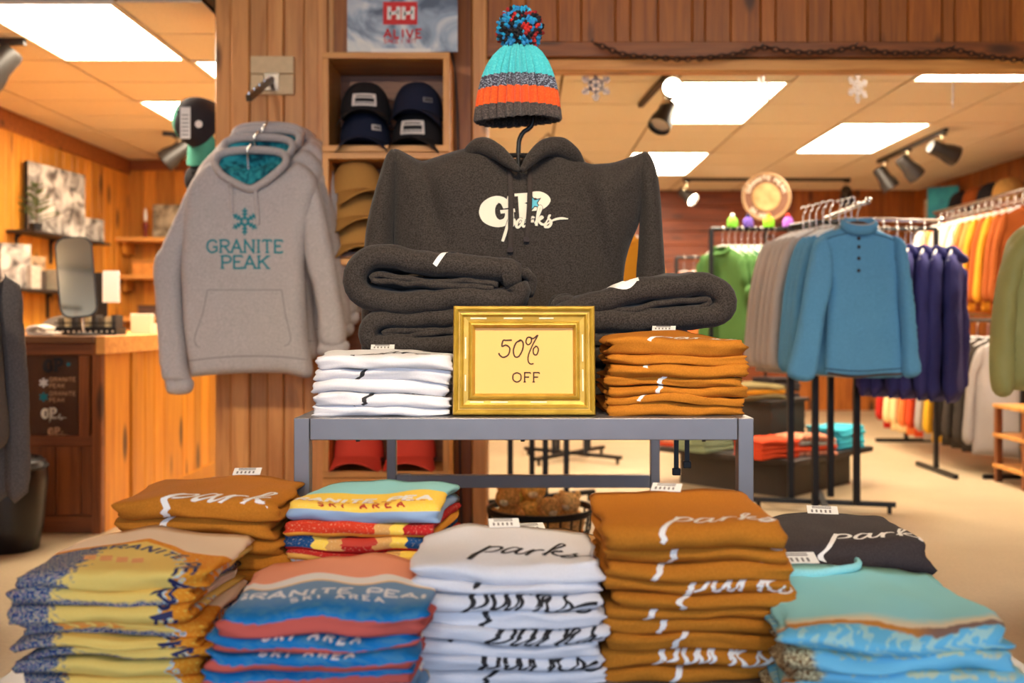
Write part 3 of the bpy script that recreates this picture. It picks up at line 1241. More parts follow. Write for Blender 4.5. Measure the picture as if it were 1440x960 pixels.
P_ski = printed('blue_coral_print_tee', ski_blue)


def bands(stops, lower=None, edge=-0.018, back=None):
    def fn(nt, x, q, nz, nf, rnd):
        r = ramp(nt, [(0.5 + p / 0.26, lin(c)) for p, c in stops], 'CONSTANT')
        xx = math_n(nt, 'ADD', math_n(nt, 'MULTIPLY', x, 1 / 0.26), 0.5)
        nt.links.new(xx, r.inputs[0])
        col = mixc(nt, math_n(nt, 'MULTIPLY', step_at(nt, nf, 0.62, 0.04), 0.35), r.outputs[0], lin((236, 214, 170)))
        if lower:
            col = mixc(nt, step_at(nt, q, edge, 0.0006), lin(lower), col)
        if back:
            col = mixc(nt, step_at(nt, q, 0.075, 0.001), col, lin(back))
        return col
    return fn


YEL, REDC, TANC, NAV, ORG = (246, 206, 84), (212, 62, 36), (214, 160, 92), (32, 74, 122), (236, 160, 58)
H_MATS = [
    printed('yellow_ski_tee', bands([(-0.13, YEL)], (150, 176, 206), -0.017, (150, 210, 214))),
    printed('red_band_tee', bands([(-0.13, REDC), (0.03, TANC), (0.055, YEL), (0.078, (178, 36, 36))], ORG, -0.022)),
    printed('navy_band_tee', bands([(-0.13, NAV), (-0.07, YEL), (-0.045, TANC), (-0.018, (182, 38, 36)), (0.032, TANC), (0.06, YEL), (0.085, NAV)], (186, 44, 40), -0.024)),
    printed('orange_band_tee', bands([(-0.13, (186, 44, 40)), (0.045, TANC), (0.07, YEL)], (232, 172, 84), -0.012)),
    printed('white_yellow_tee', bands([(-0.13, YEL), (-0.09, (214, 224, 226)), (-0.055, YEL), (-0.04, (214, 224, 226)), (0.01, YEL), (0.03, (214, 224, 226)), (0.075, YEL), (0.1, (214, 224, 226))], (176, 40, 36), -0.026)),
    printed('tan_red_tee', bands([(-0.13, (226, 164, 72)), (0.0, TANC), (0.05, YEL)], (176, 40, 36), -0.02)),
]


def aqua(nt, x, q, nz, nf, rnd):
    wv = math_n(nt, 'ADD', q, math_n(nt, 'ADD', math_n(nt, 'MULTIPLY', math_n(nt, 'SINE', math_n(nt, 'MULTIPLY', x, 30.0)), 0.010), math_n(nt, 'MULTIPLY', math_n(nt, 'SUBTRACT', nz, 0.5), 0.02)))
    base = lin((150, 216, 220))
    blue = mixc(nt, step_at(nt, nz, 0.52, 0.02), lin((110, 190, 222)), lin((170, 212, 210)))
    col = mixc(nt, step_at(nt, wv, 0.0, 0.002), blue, mixc(nt, step_at(nt, x, 0.03, 0.02), lin((206, 138, 62)), lin((140, 112, 100))))
    col = mixc(nt, step_at(nt, wv, 0.016, 0.003), col, lin((236, 214, 176)))
    col = mixc(nt, step_at(nt, wv, 0.034, 0.02), col, base)
    return col


def aqua2(nt, x, q, nz, nf, rnd):
    wv = math_n(nt, 'ADD', q, math_n(nt, 'MULTIPLY', math_n(nt, 'SUBTRACT', nz, 0.5), 0.03))
    col = mixc(nt, step_at(nt, wv, -0.008, 0.002), lin((120, 196, 226)), mixc(nt, step_at(nt, nz, 0.52, 0.03), lin((150, 208, 216)), lin((206, 210, 176))))
    return mixc(nt, step_at(nt, x, -0.105, 0.006), mixc(nt, step_at(nt, nf, 0.5, 0.03), lin((120, 84, 50)), lin((220, 206, 160))), col)


P_aqua, P_aqua2 = printed('aqua_mountain_tee', aqua), printed('aqua_striped_tee', aqua2)

ART_PARKS = strokes2d(PARKS)
ART_THIN = strokes2d([(k_, p_, [w_ * (0.8 if n_ == 0 else 0.66) for w_ in ws_]) for n_, (k_, p_, ws_) in enumerate(PARKS)])


def price_tag(parent, loc, rz, s=1.0, tilt=1.25, mat=None):
    """Little card hung on the collar."""
    mb = MB().box((-0.024 * s, -0.0006, 0), (0.024 * s, 0.0006, 0.026 * s))
    o = mb.build('price_tag', mat or M_white, parent, loc=loc, rot=(-tilt, 0, rz))
    q = MB()
    for k in range(5):
        q.box((-0.018 * s + 0.007 * s * k, -0.0012, 0.004), (-0.015 * s + 0.007 * s * k, -0.0007, 0.012 * s))
    for k in range(2):
        q.box((-0.016 * s, -0.0012, 0.017 * s + 0.005 * k), (0.014 * s, -0.0007, 0.019 * s + 0.005 * k))
    b = q.build('barcode', plain('faint_print', (128, 120, 116), 0.8), o)
    return o


def collar(parent, Fd, mat, x=0.0, w=0.085, d=0.05):
    pts = []
    for k in range(15):
        a = PI * k / 14
        xx = x - w * math.cos(a)
        q = Fd.D - Fd.R - 0.006 - d * math.sin(a)
        p = Fd.S(xx, q, 0.003)
        pts.append((p[0], p[1], p[2] + 0.006 * math.cos(a * 1.0) ** 2))
    MB().tube(pts, 0.0045, 8, flat=1.3).build('collar', mat, parent, smooth=True)


def tee_stack(where, colour, cx, yf, z0, n, T, Wd, D, mats, rot=0.0, prints=None, name='folded_tee', amp=0.004, jit=0.008, group=None, seed=1, wave=None, slip=None):
    """mats: function(i from top) -> material; prints: function(tee, Fold, i)."""
    rr = random.Random(seed)
    Ts = [T * rr.uniform(0.82, 1.18) for _ in range(n)]
    Ts[-1] *= 1.45
    k = n * T / sum(Ts)
    Ts = [t * k for t in Ts]
    z = z0 + 0.0005
    out = []
    for j in range(n):
        i = n - 1 - j
        t_ = Ts[j]
        pos = 'top' if i == 0 else 'bottom' if j == 0 else ORD[i] + ' from the top'
        lab = f'{colour} tee, {pos} of {where}'
        dx, dy = rr.uniform(-jit, jit), rr.uniform(-jit, jit)
        if slip:
            dx, dy = dx + slip(i)[0], dy + slip(i)[1]
        t = thing(name, lab, 'shirt', (cx + dx, yf + D / 2 + dy, z), rot + rr.uniform(-0.035, 0.035), group or where)
        Fd = Fold(Wd * rr.uniform(0.985, 1.015), D, t_ * 1.04, seed * 3.1 + j * 1.37, amp * 1.3 if i else amp * 1.6, lo=seed * 2.7 + j * 0.33, wave=(lambda x_, y_: 0.011 * math.cos(PI * x_ / Wd) * (0.35 + y_ / D)) if i == 0 else wave)
        recalc(Fd.mb().build('folded_body', mats(i), t, smooth='all'))
        if prints:
            prints(t, Fd, i)
        out.append((t, Fd))
        z += t_
    return out


def parks_print(ink, scale, ox, oys, rot=-0.05):
    def f(t, Fd, i):
        oy = oys[i % len(oys)]
        if oy is None:
            return
        dx = [0, 0.012, -0.015, 0.02, 0.006, -0.02][i % 6]
        put_print(Fd.S, ART_THIN, ink, 'script_print', t, scale, ox + dx, oy, rot,
                  clip=lambda a, b: abs(a) < Fd.W / 2 - 0.008 and -PI * Fd.R * 0.95 < b < Fd.D - Fd.R - 0.01)
    return f


def with_tag(f, x, s=1.0, rz=0.0, col=None, back=0.01):
    def g(t, Fd, i):
        if f:
            f(t, Fd, i)
        if i == 0:
            p = Fd.S(x, Fd.D - Fd.R - back, 0.0)
            price_tag(t, (p[0], p[1], p[2]), rz, s)
            if col:
                collar(t, Fd, col, x)
    return g


# front row ---------------------------------------------------------------------------
def sun_print(t, Fd, i):
    # arched lettering
    def arc(txt, R0, a0, size, hw=0.11):
        V, F, w = text2d(txt, hw, 0.25)
        out = []
        for v in V:
            a = a0 - (v[0] * size) / R0
            r = R0 + v[1] * size
            out.append((r * math.cos(a), r * math.sin(a)))
        return out, F
    oy = [0.0, -0.035, -0.02, -0.05, -0.015, -0.04, -0.02, -0.03][i]
    clip = lambda a, b: abs(a) < Fd.W / 2 - 0.004 and -PI * Fd.R * 0.9 < b < Fd.D - Fd.R - 0.01
    put_print(Fd.S, arc('GRANITE', 0.105, 2.05, 0.020), P_navy, 'arched_lettering', t, 1, -0.015, oy - 0.012, clip=clip)
    if i in (0, 1, 2, 4, 5):
        put_print(Fd.S, arc('PEAK', 0.100, 0.42, 0.024), P_navy, 'arched_lettering', t, 1, -0.018, oy - 0.012, clip=clip)
    V, F = [], []
    for k in range(4):
        ribbon((V, F), [(-0.06 + k * 0.022, 0.052), (-0.052 + k * 0.022, 0.03)], 0.0075, 0.006, 'l')
    put_print(Fd.S, (V, F), P_orange, 'sun_ray_print', t, 1, 0.0, oy + 0.004, clip=clip)


sA = tee_stack('the leftmost front stack', 'yellow sunset-print', -0.553, 1.325, LZ, 8, 0.0205, 0.25, 0.235,
               lambda i: P_sun2 if i % 2 else P_sun, prints=sun_print, seed=2, amp=0.0045, slip=lambda i: (0.006 * (i % 3 - 1) - (0.018 if i in (1, 2) else 0), -0.012 if i in (1,) else 0),
               group='sunset tees in the leftmost front stack')


def ski_print(t, Fd, i):
    clip = lambda a, b: abs(a) < Fd.W / 2 - 0.006 and -0.018 < b < Fd.D - Fd.R - 0.01
    o1 = [0.046, 0.012, 0.015, 0.03, 0.006, 0.02][i % 6]
    arts, w = text_words('GRANITE PEAK', 0.13, 0.25, xs=1.25)
    for art in arts:
        put_print(Fd.S, art, P_white, 'lettering', t, 0.0195, -w * 0.0195 / 2, o1, 0, clip=clip)
    arts, w = text_words('SKI AREA', 0.14, 0.3, space=0.5)
    for art in arts:
        put_print(Fd.S, art, P_white, 'lettering', t, 0.0125, -w * 0.0125 / 2 + 0.005, o1 - 0.019, 0, clip=clip)


tee_stack('the blue front stack', 'blue and coral', -0.268, 1.245, LZ, 6, 0.0222, 0.262, 0.25, lambda i: P_ski, prints=ski_print, seed=4, amp=0.006,
          group='blue and coral tees in the front stack', slip=lambda i: (0.01 if i == 0 else -0.004 * (i % 2), 0))

tee_stack('the tall white front stack', 'white script', -0.018, 1.36, LZ, 8, 0.0205, 0.258, 0.2, lambda i: F_white,
          prints=with_tag(parks_print(P_black, 0.0285, -0.045, [0.045, 0.028, -0.023, 0.010, -0.024, 0.030, -0.023, 0.010]), 0.0, 1.0, 0.1), seed=5, amp=0.005,
          group='white tees in the tall front stack')

tee_stack('the tall brown front stack', 'golden brown', 0.240, 1.37, LZ, 10, 0.0215, 0.258, 0.24, lambda i: F_brown,
          prints=with_tag(parks_print(P_white, 0.030, -0.042, [0.008, 0.010, 0.012, -0.022, 0.010, 0.011, 0.012, 0.010, -0.024, 0.012, 0.02], -0.03), -0.01, 1.0, -0.3), seed=6, amp=0.004,
          group='brown tees in the tall front stack', slip=lambda i: (0.012 if i in (3, 4) else 0, 0))

sF = tee_stack('the right corner aqua stack', 'aqua mountain-print', 0.482, 1.225, LZ, 5, 0.0235, 0.28, 0.28, lambda i: P_aqua if i in (0, 3) else P_aqua2,
               rot=-0.10, prints=with_tag(None, -0.055, 1.2, 0.1, F_aqua, 0.0), seed=8, amp=0.007, group='aqua tees in the right corner stack')

# second row --------------------------------------------------------------------------
tee_stack('the stack behind the aqua tees', 'charcoal script', 0.528, 1.545, LZ, 4, 0.0372, 0.245, 0.235, lambda i: F_black, rot=-0.06,
          prints=with_tag(parks_print(P_white, 0.032, -0.035, [0.004, 0.012, -0.01, 0.02], -0.02), 0.0, 1.1, -0.15), seed=9, amp=0.005, group='charcoal tees in the back row')
tee_stack('the back left stack', 'golden brown', -0.517, 1.575, LZ, 8, 0.0266, 0.252, 0.21, lambda i: F_brown,
          prints=with_tag(parks_print(P_white, 0.037, -0.045, [-0.012, 0.014, 0.024, 0.022, 0.03, 0.03, 0.03, 0.03], -0.02), 0.03, 1.0, 0.1), seed=10, amp=0.006, group='brown tees in the back left stack',
          slip=lambda i: (0.012 if i in (2, 3) else 0, 0))


def h_print(t, Fd, i):
    clip = lambda a, b: abs(a) < Fd.W / 2 - 0.006 and -PI * Fd.R * 0.9 < b < Fd.D - Fd.R - 0.01
    if i in (0, 4, 7):
        arts, w = text_words('GRANITE PEAK', 0.16, 0.25, xs=1.2)
        for art in arts:
            put_print(Fd.S, art, P_white, 'lettering', t, 0.021, -w * 0.021 / 2 - 0.002, 0.012 if i == 0 else -0.012, 0.0, clip=clip)
        V, F = [], []
        for k in range(14):
            ribbon((V, F), [(-0.105 + k * 0.0155, 0.0), (-0.096 + k * 0.0155, 0.0)], 0.0012, 0.004, 'l')
        put_print(Fd.S, (V, F), P_red, 'underline_print', t, 1, 0, 0.010 if i == 0 else -0.013, 0, 0.0009, clip=clip)
    if i == 0:
        arts, w = text_words('SKI AREA', 0.13, 0.25, space=0.75)
        for art in arts:
            put_print(Fd.S, art, P_red, 'lettering', t, 0.0125, -0.07, -0.010, 0, clip=clip)
    if i == 2:
        V, F = fill2d([(0.03 * math.cos(PI * k / 12), 0.03 * math.sin(PI * k / 12)) for k in range(13)], 0.006)
        put_print(Fd.S, (V, F), P_red, 'sun_print', t, 1, 0.008, -0.016, clip=clip)


tee_stack('the striped second-row stack', 'yellow and red', -0.252, 1.575, LZ, 10, 0.0204, 0.25, 0.215, lambda i: H_MATS[i] if i < 6 else H_MATS[(i + 2) % 6], rot=-0.13,
          prints=h_print, seed=12, amp=0.004, group='striped yellow and red tees in the second row', jit=0.003)
tee_stack('the tan second-row stack', 'tan', 0.018, 1.585, LZ, 5, 0.0232, 0.25, 0.2, lambda i: F_tan,
          prints=with_tag(None, -0.01, 1.1, 0.2), seed=13, group='tan tees behind the white stack')

# on the upper table ------------------------------------------------------------------
tee_stack('the stack left of the frame', 'white script', -0.263, 1.835, TZ, 5, 0.0222, 0.255, 0.21, lambda i: F_white,
          prints=with_tag(parks_print(P_black, 0.030, -0.045, [0.03, 0.008, 0.034, 0.010, 0.03], -0.02), -0.02, 1.0, 0.1), seed=14, amp=0.005, group='white tees on the upper table')
tee_stack('the stack right of the frame', 'golden brown', 0.292, 1.835, TZ, 7, 0.0206, 0.258, 0.21, lambda i: F_brown,
          prints=with_tag(parks_print(P_white, 0.030, -0.04, [0.022, 0.05, 0.028, 0.014, 0.012, 0.022, 0.05], -0.02), 0.0, 1.0, -0.2), seed=15, amp=0.004, group='brown tees on the upper table',
          slip=lambda i: (-0.014 if i == 6 else 0, 0))


# folded hoodies ----------------------------------------------------------------------
def folded_hoodie(label, loc, scale, path, inner, seed, D=0.28, rot=0.0, w=0.025, prt=None):
    t = thing('folded_hoodie', label, 'hoodie', loc, rot, 'charcoal hoodies folded on the upper table')
    sx, sz = scale
    ro = Roll([(x * sx, z * sz) for x, z in path], w, -D / 2, D / 2, seed, 0.016)
    recalc(ro.mb().build('outer_fold', F_dark, t, smooth='all'))
    if inner:
        ri = Roll([(x * sx, z * sz) for x, z in inner], 0.0065, -D / 2 + 0.012, D / 2 - 0.02, seed + 4, 0.014)
        recalc(ri.mb().build('inner_fold', F_dark, t, smooth='all'))
    if prt:
        prt(t, ro)
    return t, ro


OUT = [(0.150, 0.062), (0.175, 0.070), (0.15, 0.082), (0.10, 0.088), (0.0, 0.101), (-0.08, 0.110), (-0.13, 0.098), (-0.157, 0.068), (-0.142, 0.036), (-0.08, 0.025), (0.05, 0.023), (0.15, 0.024), (0.182, 0.036), (0.178, 0.052)]
INN = [(0.14, 0.052), (0.05, 0.060), (-0.05, 0.067), (-0.10, 0.071), (-0.118, 0.060), (-0.06, 0.052), (0.03, 0.049), (0.13, 0.046)]
OUT2 = [(0.15, 0.068), (0.1, 0.068), (0.0, 0.072), (-0.08, 0.070), (-0.115, 0.048), (-0.1, 0.024), (0.0, 0.020), (0.15, 0.020)]
INN2 = [(0.12, 0.044), (0.04, 0.047), (-0.04, 0.048), (-0.075, 0.050), (-0.08, 0.044), (-0.03, 0.041), (0.1, 0.040)]


def hood_print(t, ro):
    # script seen at a flat angle on the top of the fold
    q0 = ro.top_q(0.035)
    V, F = strokes2d(PARKS[:2])
    put_print(lambda a, b, off: ro.S(q0 - a, b, off), (V, F), P_white, 'script_print', t, 0.032, -0.01, -0.004, off=0.001)


HY = 2.24
folded_hoodie('charcoal folded hoodie, bottom of the left hoodie pile', (-0.235, HY, TZ), (0.95, 1.15), OUT2, INN2, 3, w=0.021)
folded_hoodie('charcoal folded hoodie in the middle of the left hoodie pile', (-0.215, HY - 0.01, TZ + 0.103), (0.98, 1.1), OUT2, INN2, 7, w=0.021)
folded_hoodie('charcoal folded hoodie on top of the left hoodie pile', (-0.195, HY - 0.02, TZ + 0.199), (1.02, 1.02), OUT, INN, 11, prt=hood_print)
# drawcord bunch at its right end
MIR = lambda P: [(-x, z) for x, z in P][::-1]
OUT3 = MIR([(0.19, 0.030), (0.16, 0.042), (0.08, 0.062), (0.0, 0.078), (-0.08, 0.094), (-0.13, 0.086), (-0.157, 0.058), (-0.142, 0.032), (-0.08, 0.024), (0.0, 0.022), (0.15, 0.020)])
INN3 = MIR([(0.10, 0.036), (0.0, 0.050), (-0.08, 0.060), (-0.12, 0.060), (-0.11, 0.050), (-0.05, 0.046), (0.05, 0.036)])


def g_print(t, ro):
    q0 = ro.top_q(-0.05)
    V, F = strokes2d(GP_STROKES[:4])
    put_print(lambda a, b, off: ro.S(q0 - a, b, off), (V, F), P_white, 'letter_print', t, 0.042, -0.03, -0.026, off=0.001)


folded_hoodie('charcoal folded hoodie, bottom of the right hoodie pile', (0.255, HY, TZ), (0.95, 0.9), MIR(OUT2), MIR(INN2), 13, w=0.019)
folded_hoodie('charcoal folded hoodie in the middle of the right hoodie pile', (0.262, HY - 0.005, TZ + 0.082), (1.0, 0.78), MIR(OUT2), MIR(INN2), 17, w=0.017)
folded_hoodie('charcoal folded hoodie on top of the right hoodie pile', (0.268, HY - 0.02, TZ + 0.153), (1.02, 1.1), OUT3, INN3, 19, prt=g_print)


def hood_bunch(parent, x, z, s=1.0):
    """Bunched hood and drawcord sticking out at one end of a folded hoodie."""
    for k in range(4):
        P = [(x - 0.03 * s + 0.016 * k, -0.09 + 0.035 * k, z - 0.02), (x + 0.006 * k * s, -0.10 + 0.03 * k, z + 0.004 + 0.006 * (k % 2)), (x + 0.028 * s, -0.09 + 0.03 * k, z - 0.008 - 0.004 * k), (x + 0.022 * s, -0.08 + 0.03 * k, z - 0.04)]
        P = [tuple(p) for p in catmull(P, 0.006)]
        MB().tube(P, 0.013, 10, flat=0.8).build('hood_pleat', F_dark, parent, smooth='all')


for o_ in list(COL.objects):
    if o_.get('label') == 'charcoal folded hoodie on top of the left hoodie pile':
        hood_bunch(o_, 0.185, 0.075)
    if o_.get('label') == 'charcoal folded hoodie on top of the right hoodie pile':
        hood_bunch(o_, -0.17, 0.062, -1.0)
# ------------------------------------------------------------------ gold frame with the 50% OFF card
m, nt, b = nt_new('gold_paint')
tc = node(nt, 'ShaderNodeTexCoord')
nz = node(nt, 'ShaderNodeTexNoise', i_Scale=30.0, i_Detail=5.0)
nt.links.new(tc.outputs['Object'], nz.inputs['Vector'])
rp = ramp(nt, [(0.3, lin((176, 138, 40))), (0.7, lin((204, 166, 62)))])
nt.links.new(nz.outputs[0], rp.inputs[0])
nt.links.new(rp.outputs[0], b.inputs['Base Color'])
b.inputs['Roughness'].default_value = 0.38
b.inputs['Metallic'].default_value = 0.25
M_gold = m
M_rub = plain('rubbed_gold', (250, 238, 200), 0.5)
M_card = plain('peach_card', (255, 190, 110), 0.8)

FW, FH = 0.264, 0.2035
fr = thing('picture_frame', 'gold moulded picture frame with a handwritten sale card', 'frame', (0.0026, 1.845, TZ + 0.0005))
tilt = Matrix.Rotation(math.radians(-6), 4, 'X')
prof = [(0, 0.016), (0, -0.006), (0.002, -0.0115), (0.0055, -0.013), (0.009, -0.011), (0.0105, -0.006), (0.0125, -0.006), (0.0135, -0.009), (0.0165, -0.010), (0.0185, -0.007), (0.020, -0.004), (0.0285, -0.002), (0.0295, -0.006),
        (0.032, -0.009), (0.0355, -0.0095), (0.038, -0.006), (0.039, 0.0), (0.0405, 0.002), (0.0405, 0.016)]


def frame_side(c0, c1, inw, name):
    """One mitred moulding from corner c0 to corner c1; inw = inward direction (x, z)."""
    d = Vector((c1[0] - c0[0], 0, c1[1] - c0[1])).normalized()
    V = []
    for (c, s) in ((c0, 1), (c1, -1)):
        for w, y in prof:
            V.append(Vector((c[0] + inw[0] * w + d.x * s * w, y, c[1] + inw[1] * w + d.z * s * w)))
    n = len(prof)
    F = [(i, i + 1, i + 1 + n, i + n) for i in range(n - 1)] + [(n - 1, 0, n, 2 * n - 1)]
    mb = MB().add(V, F)
    mb.move(tilt)
    return recalc(mb.build(name, M_gold, fr, smooth=True))


hw = FW / 2
frame_side((-hw, 0), (hw, 0), (0, 1), 'moulding')
frame_side((hw, 0), (hw, FH), (-1, 0), 'moulding')
frame_side((hw, FH), (-hw, FH), (0, -1), 'moulding')
frame_side((-hw, FH), (-hw, 0), (1, 0), 'moulding')
MB().box((-hw + 0.036, 0.004, 0.036), (hw - 0.036, 0.006, FH - 0.036)).move(tilt).build('card', M_card, fr)
MB().box((-hw + 0.002, 0.0125, 0.002), (hw - 0.002, 0.0155, FH - 0.002)).move(tilt).build('backing_board', M_blackp, fr)
MB().box((-0.02, 0.0, 0.0), (0.02, 0.003, 0.16)).move(Matrix.Translation((0, 0.075, 0.0)) @ Matrix.Rotation(math.radians(20), 4, 'X')).build('easel_leg', M_blackp, fr)
# rubbed highlights of the flat moulding
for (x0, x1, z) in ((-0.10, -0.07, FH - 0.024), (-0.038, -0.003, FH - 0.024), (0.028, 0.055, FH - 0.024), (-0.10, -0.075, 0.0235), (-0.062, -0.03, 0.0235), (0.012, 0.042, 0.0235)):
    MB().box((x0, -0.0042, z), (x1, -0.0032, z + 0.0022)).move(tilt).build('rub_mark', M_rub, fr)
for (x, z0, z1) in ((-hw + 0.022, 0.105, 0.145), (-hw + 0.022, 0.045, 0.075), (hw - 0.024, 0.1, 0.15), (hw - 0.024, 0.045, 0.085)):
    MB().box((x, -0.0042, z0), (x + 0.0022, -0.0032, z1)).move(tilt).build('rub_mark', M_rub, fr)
CARD = [
    ('c', [(0.62, 1.0), (0.3, 0.98), (0.14, 0.97), (0.08, 0.66), (0.3, 0.72), (0.5, 0.55), (0.42, 0.2), (0.14, 0.06), (-0.06, 0.2), (-0.08, 0.3)], 0.042),
    ('c', [(1.1, 0.98), (0.85, 0.85), (0.7, 0.45), (0.78, 0.1), (1.0, 0.12), (1.2, 0.5), (1.22, 0.85), (1.08, 1.0), (0.95, 0.9)], 0.042),
    ('c', [(1.62, 1.15), (1.45, 1.12), (1.38, 0.88), (1.5, 0.74), (1.66, 0.88), (1.66, 1.1), (1.52, 1.16)], 0.038),
    ('c', [(1.6, 1.15), (1.78, 1.08), (2.02, 1.26), (1.75, 0.75), (1.52, 0.2), (1.5, -0.15), (1.62, -0.3), (1.8, -0.28)], 0.038),
    ('c', [(1.92, 0.66), (1.78, 0.5), (1.8, 0.24), (1.95, 0.2), (2.05, 0.44), (2.0, 0.62), (1.88, 0.68)], 0.038),
]
ot = Matrix.Translation((0, 0, 0)) @ tilt


def card_S(a, b_, off):
    return tuple(ot @ Vector((a, 0.0036 - off * 0.5, b_)))


put_print(card_S, strokes2d(CARD, 0.05), M_ink, 'handwriting', fr, 0.0345, -0.044, 0.106)
V, F, w = text2d('OFF', 0.075, 0.1, slab=0.14, space=0.2)
put_print(card_S, (V, F), M_ink, 'handwriting', fr, 0.0175, -0.022, 0.062)

# ------------------------------------------------------------------ charcoal hoodie on a stand
HYd = 2.52
KS = HYd / 1400


def hp(pts, cx=735, base=545):
    return [((x - cx) * KS, (base - y) * KS) for x, y in pts]


hd = thing('hanging_hoodie', 'charcoal hoodie on the stand with white and teal chest logo', 'hoodie', (0, HYd, 1 - (545 - 450) * KS))


def dark_folds(x, z):
    # broad hanging folds from the shoulder points
    c = 0.012 * math.exp(-((x + 0.18) / 0.05) ** 2) * math.exp(-((z - 0.52) / 0.08) ** 2)
    c -= 0.016 * math.exp(-((x + 0.235 + 0.25 * (z - 0.5)) / 0.02) ** 2) * max(0, min(1, (z - 0.32) / 0.1))
    c += 0.014 * math.exp(-((x - 0.19 - 0.28 * (0.5 - z)) / 0.035) ** 2)
    c -= 0.012 * math.exp(-((x - 0.15 - 0.30 * (0.5 - z)) / 0.03) ** 2)
    return 1.5 * c + 0.017 * n3(x * 6, z * 3.4, 4.2) + 0.006 * n3(x * 15, z * 8, 8.1)


body = Puff(hp([(556, 542), (554, 470), (553, 400), (552, 330), (551, 260), (548, 226), (552, 211), (560, 210), (576, 218), (593, 226), (612, 221), (640, 212), (668, 206), (690, 207), (708, 222), (728, 240), (735, 243), (742, 240), (758, 224),
                (776, 206), (798, 212), (826, 229), (846, 230), (864, 228), (885, 221), (904, 215), (912, 222), (912, 260), (900, 310), (886, 345), (878, 380), (876, 430), (875, 542)]), 0.085, 0.12, 0.012, dark_folds, back=0.6)
body.mb().build('body', F_dark, hd, smooth='all')
ls = Puff(hp([(553, 211), (545, 219), (534, 252), (522, 295), (515, 335), (511, 400), (510, 470), (514, 538), (548, 538), (552, 470), (553, 400), (555, 330), (560, 270), (563, 225)]), 0.05, 0.034, 0.012, folds(3, 0.008, 9, 4))
ls.mb().build('sleeve', F_dark, hd, smooth='all', loc=(0, -0.02, 0))
rs = Puff(hp([(898, 219), (906, 215), (914, 221), (922, 242), (927, 275), (930, 320), (934, 384), (938, 460), (938, 538), (902, 538), (896, 460), (893, 395), (896, 350), (898, 300), (893, 250)]), 0.05, 0.034, 0.012, folds(5, 0.008, 9, 4))
rs.mb().build('sleeve', F_dark, hd, smooth='all', loc=(0, -0.02, 0))


def hoodtube(pts, rad, name, y=-0.05, flat=0.8):
    P = [(x, y + dy, z) for (x, z), dy in zip(hp([p[:2] for p in pts]), [p[2] for p in pts])]
    P = [tuple(p) for p in catmull(P, 0.006)]
    rr = np.interp(np.linspace(0, 1, len(P)), np.linspace(0, 1, len(rad)), rad)
    return MB().tube(P, list(rr), 14, flat=flat).build(name, F_dark, hd, smooth='all')


hoodtube([(655, 226, 0.05), (667, 216, 0.02), (680, 211, 0.0), (698, 219, -0.015), (712, 231, -0.025), (730, 247, -0.035)], [0.012, 0.026, 0.03, 0.026, 0.02, 0.008], 'hood')
hoodtube([(818, 234, 0.05), (803, 221, 0.02), (784, 212, 0.0), (765, 215, -0.015), (750, 227, -0.025), (733, 247, -0.035)], [0.012, 0.026, 0.032, 0.028, 0.02, 0.008], 'hood')
hoodtube([(672, 222, 0.12), (700, 226, 0.15), (735, 228, 0.16), (770, 226, 0.15), (800, 222, 0.12)], [0.02, 0.03, 0.034, 0.03, 0.02], 'hood_back')


def Sd(off0=0.0):
    return lambda x, z, off: (x, body.S(x, z)[1] - off - off0, z)


s0 = 0.0335
gx, gz = hp([(684, 322)])[0]
for lo_, hi_ in ((0, 4), (4, 8)):
    V, F = strokes2d(GP_STROKES[lo_:hi_], 0.1)
    put_print(Sd(), ([np.array((v[0] * 1.55, v[1])) for v in V], F), P_cream, 'logo_letter', hd, 0.0352, gx, gz, 0.06, 0.001)
st = hp([(750, 291)])[0]
put_print(Sd(), fill2d(STAR, 0.12), P_black, 'logo_star_edge', hd, 0.045, st[0], st[1], 0.05, 0.0016)
put_print(Sd(), fill2d(STAR, 0.12), P_sky, 'logo_star', hd, 0.033, st[0], st[1], 0.05, 0.0022)
gx, gz = hp([(710, 327)])[0]
put_print(Sd(), strokes2d([(k, p, [w * 1.4 for w in ws_]) for k, p, ws_ in PARKS], 0.1), P_black, 'logo_script_edge', hd, 0.0225, gx, gz, 0.10, 0.0026)
put_print(Sd(), strokes2d(PARKS, 0.1), P_cream, 'logo_script', hd, 0.0225, gx, gz, 0.10, 0.0034)
F_cord = fabric('charcoal_cord', (60, 52, 48), 0.2, fine=600)


def cord(pts, wd=0.0062):
    P = []
    for x, z in [tuple(p) for p in catmull(hp(pts), 0.012)]:
        P.append((x, body.S(x, z)[1] - 0.008, z))
    mb = MB().tube(P, wd, 8, flat=0.45)
    o = mb.build('drawstring', F_cord, hd, smooth=True)
    x, y, z = P[-1]
    MB().box((x - wd * 1.08, y - 0.0042, z), (x + wd * 1.08, y + 0.004, z + 0.012)).build('cord_tip', F_black, o)
    x, y, z = P[0]
    MB().tube([(x + 0.006 * math.cos(a), y - 0.004, z + 0.006 * math.sin(a)) for a in np.linspace(0, 2 * PI, 13)[:-1]], 0.0016, 6, closed=True).build('eyelet', M_chrome, o)


cord([(716, 229), (718, 262), (719, 300), (718, 358)])
cord([(745, 226), (745, 260), (744, 300), (740, 344)])

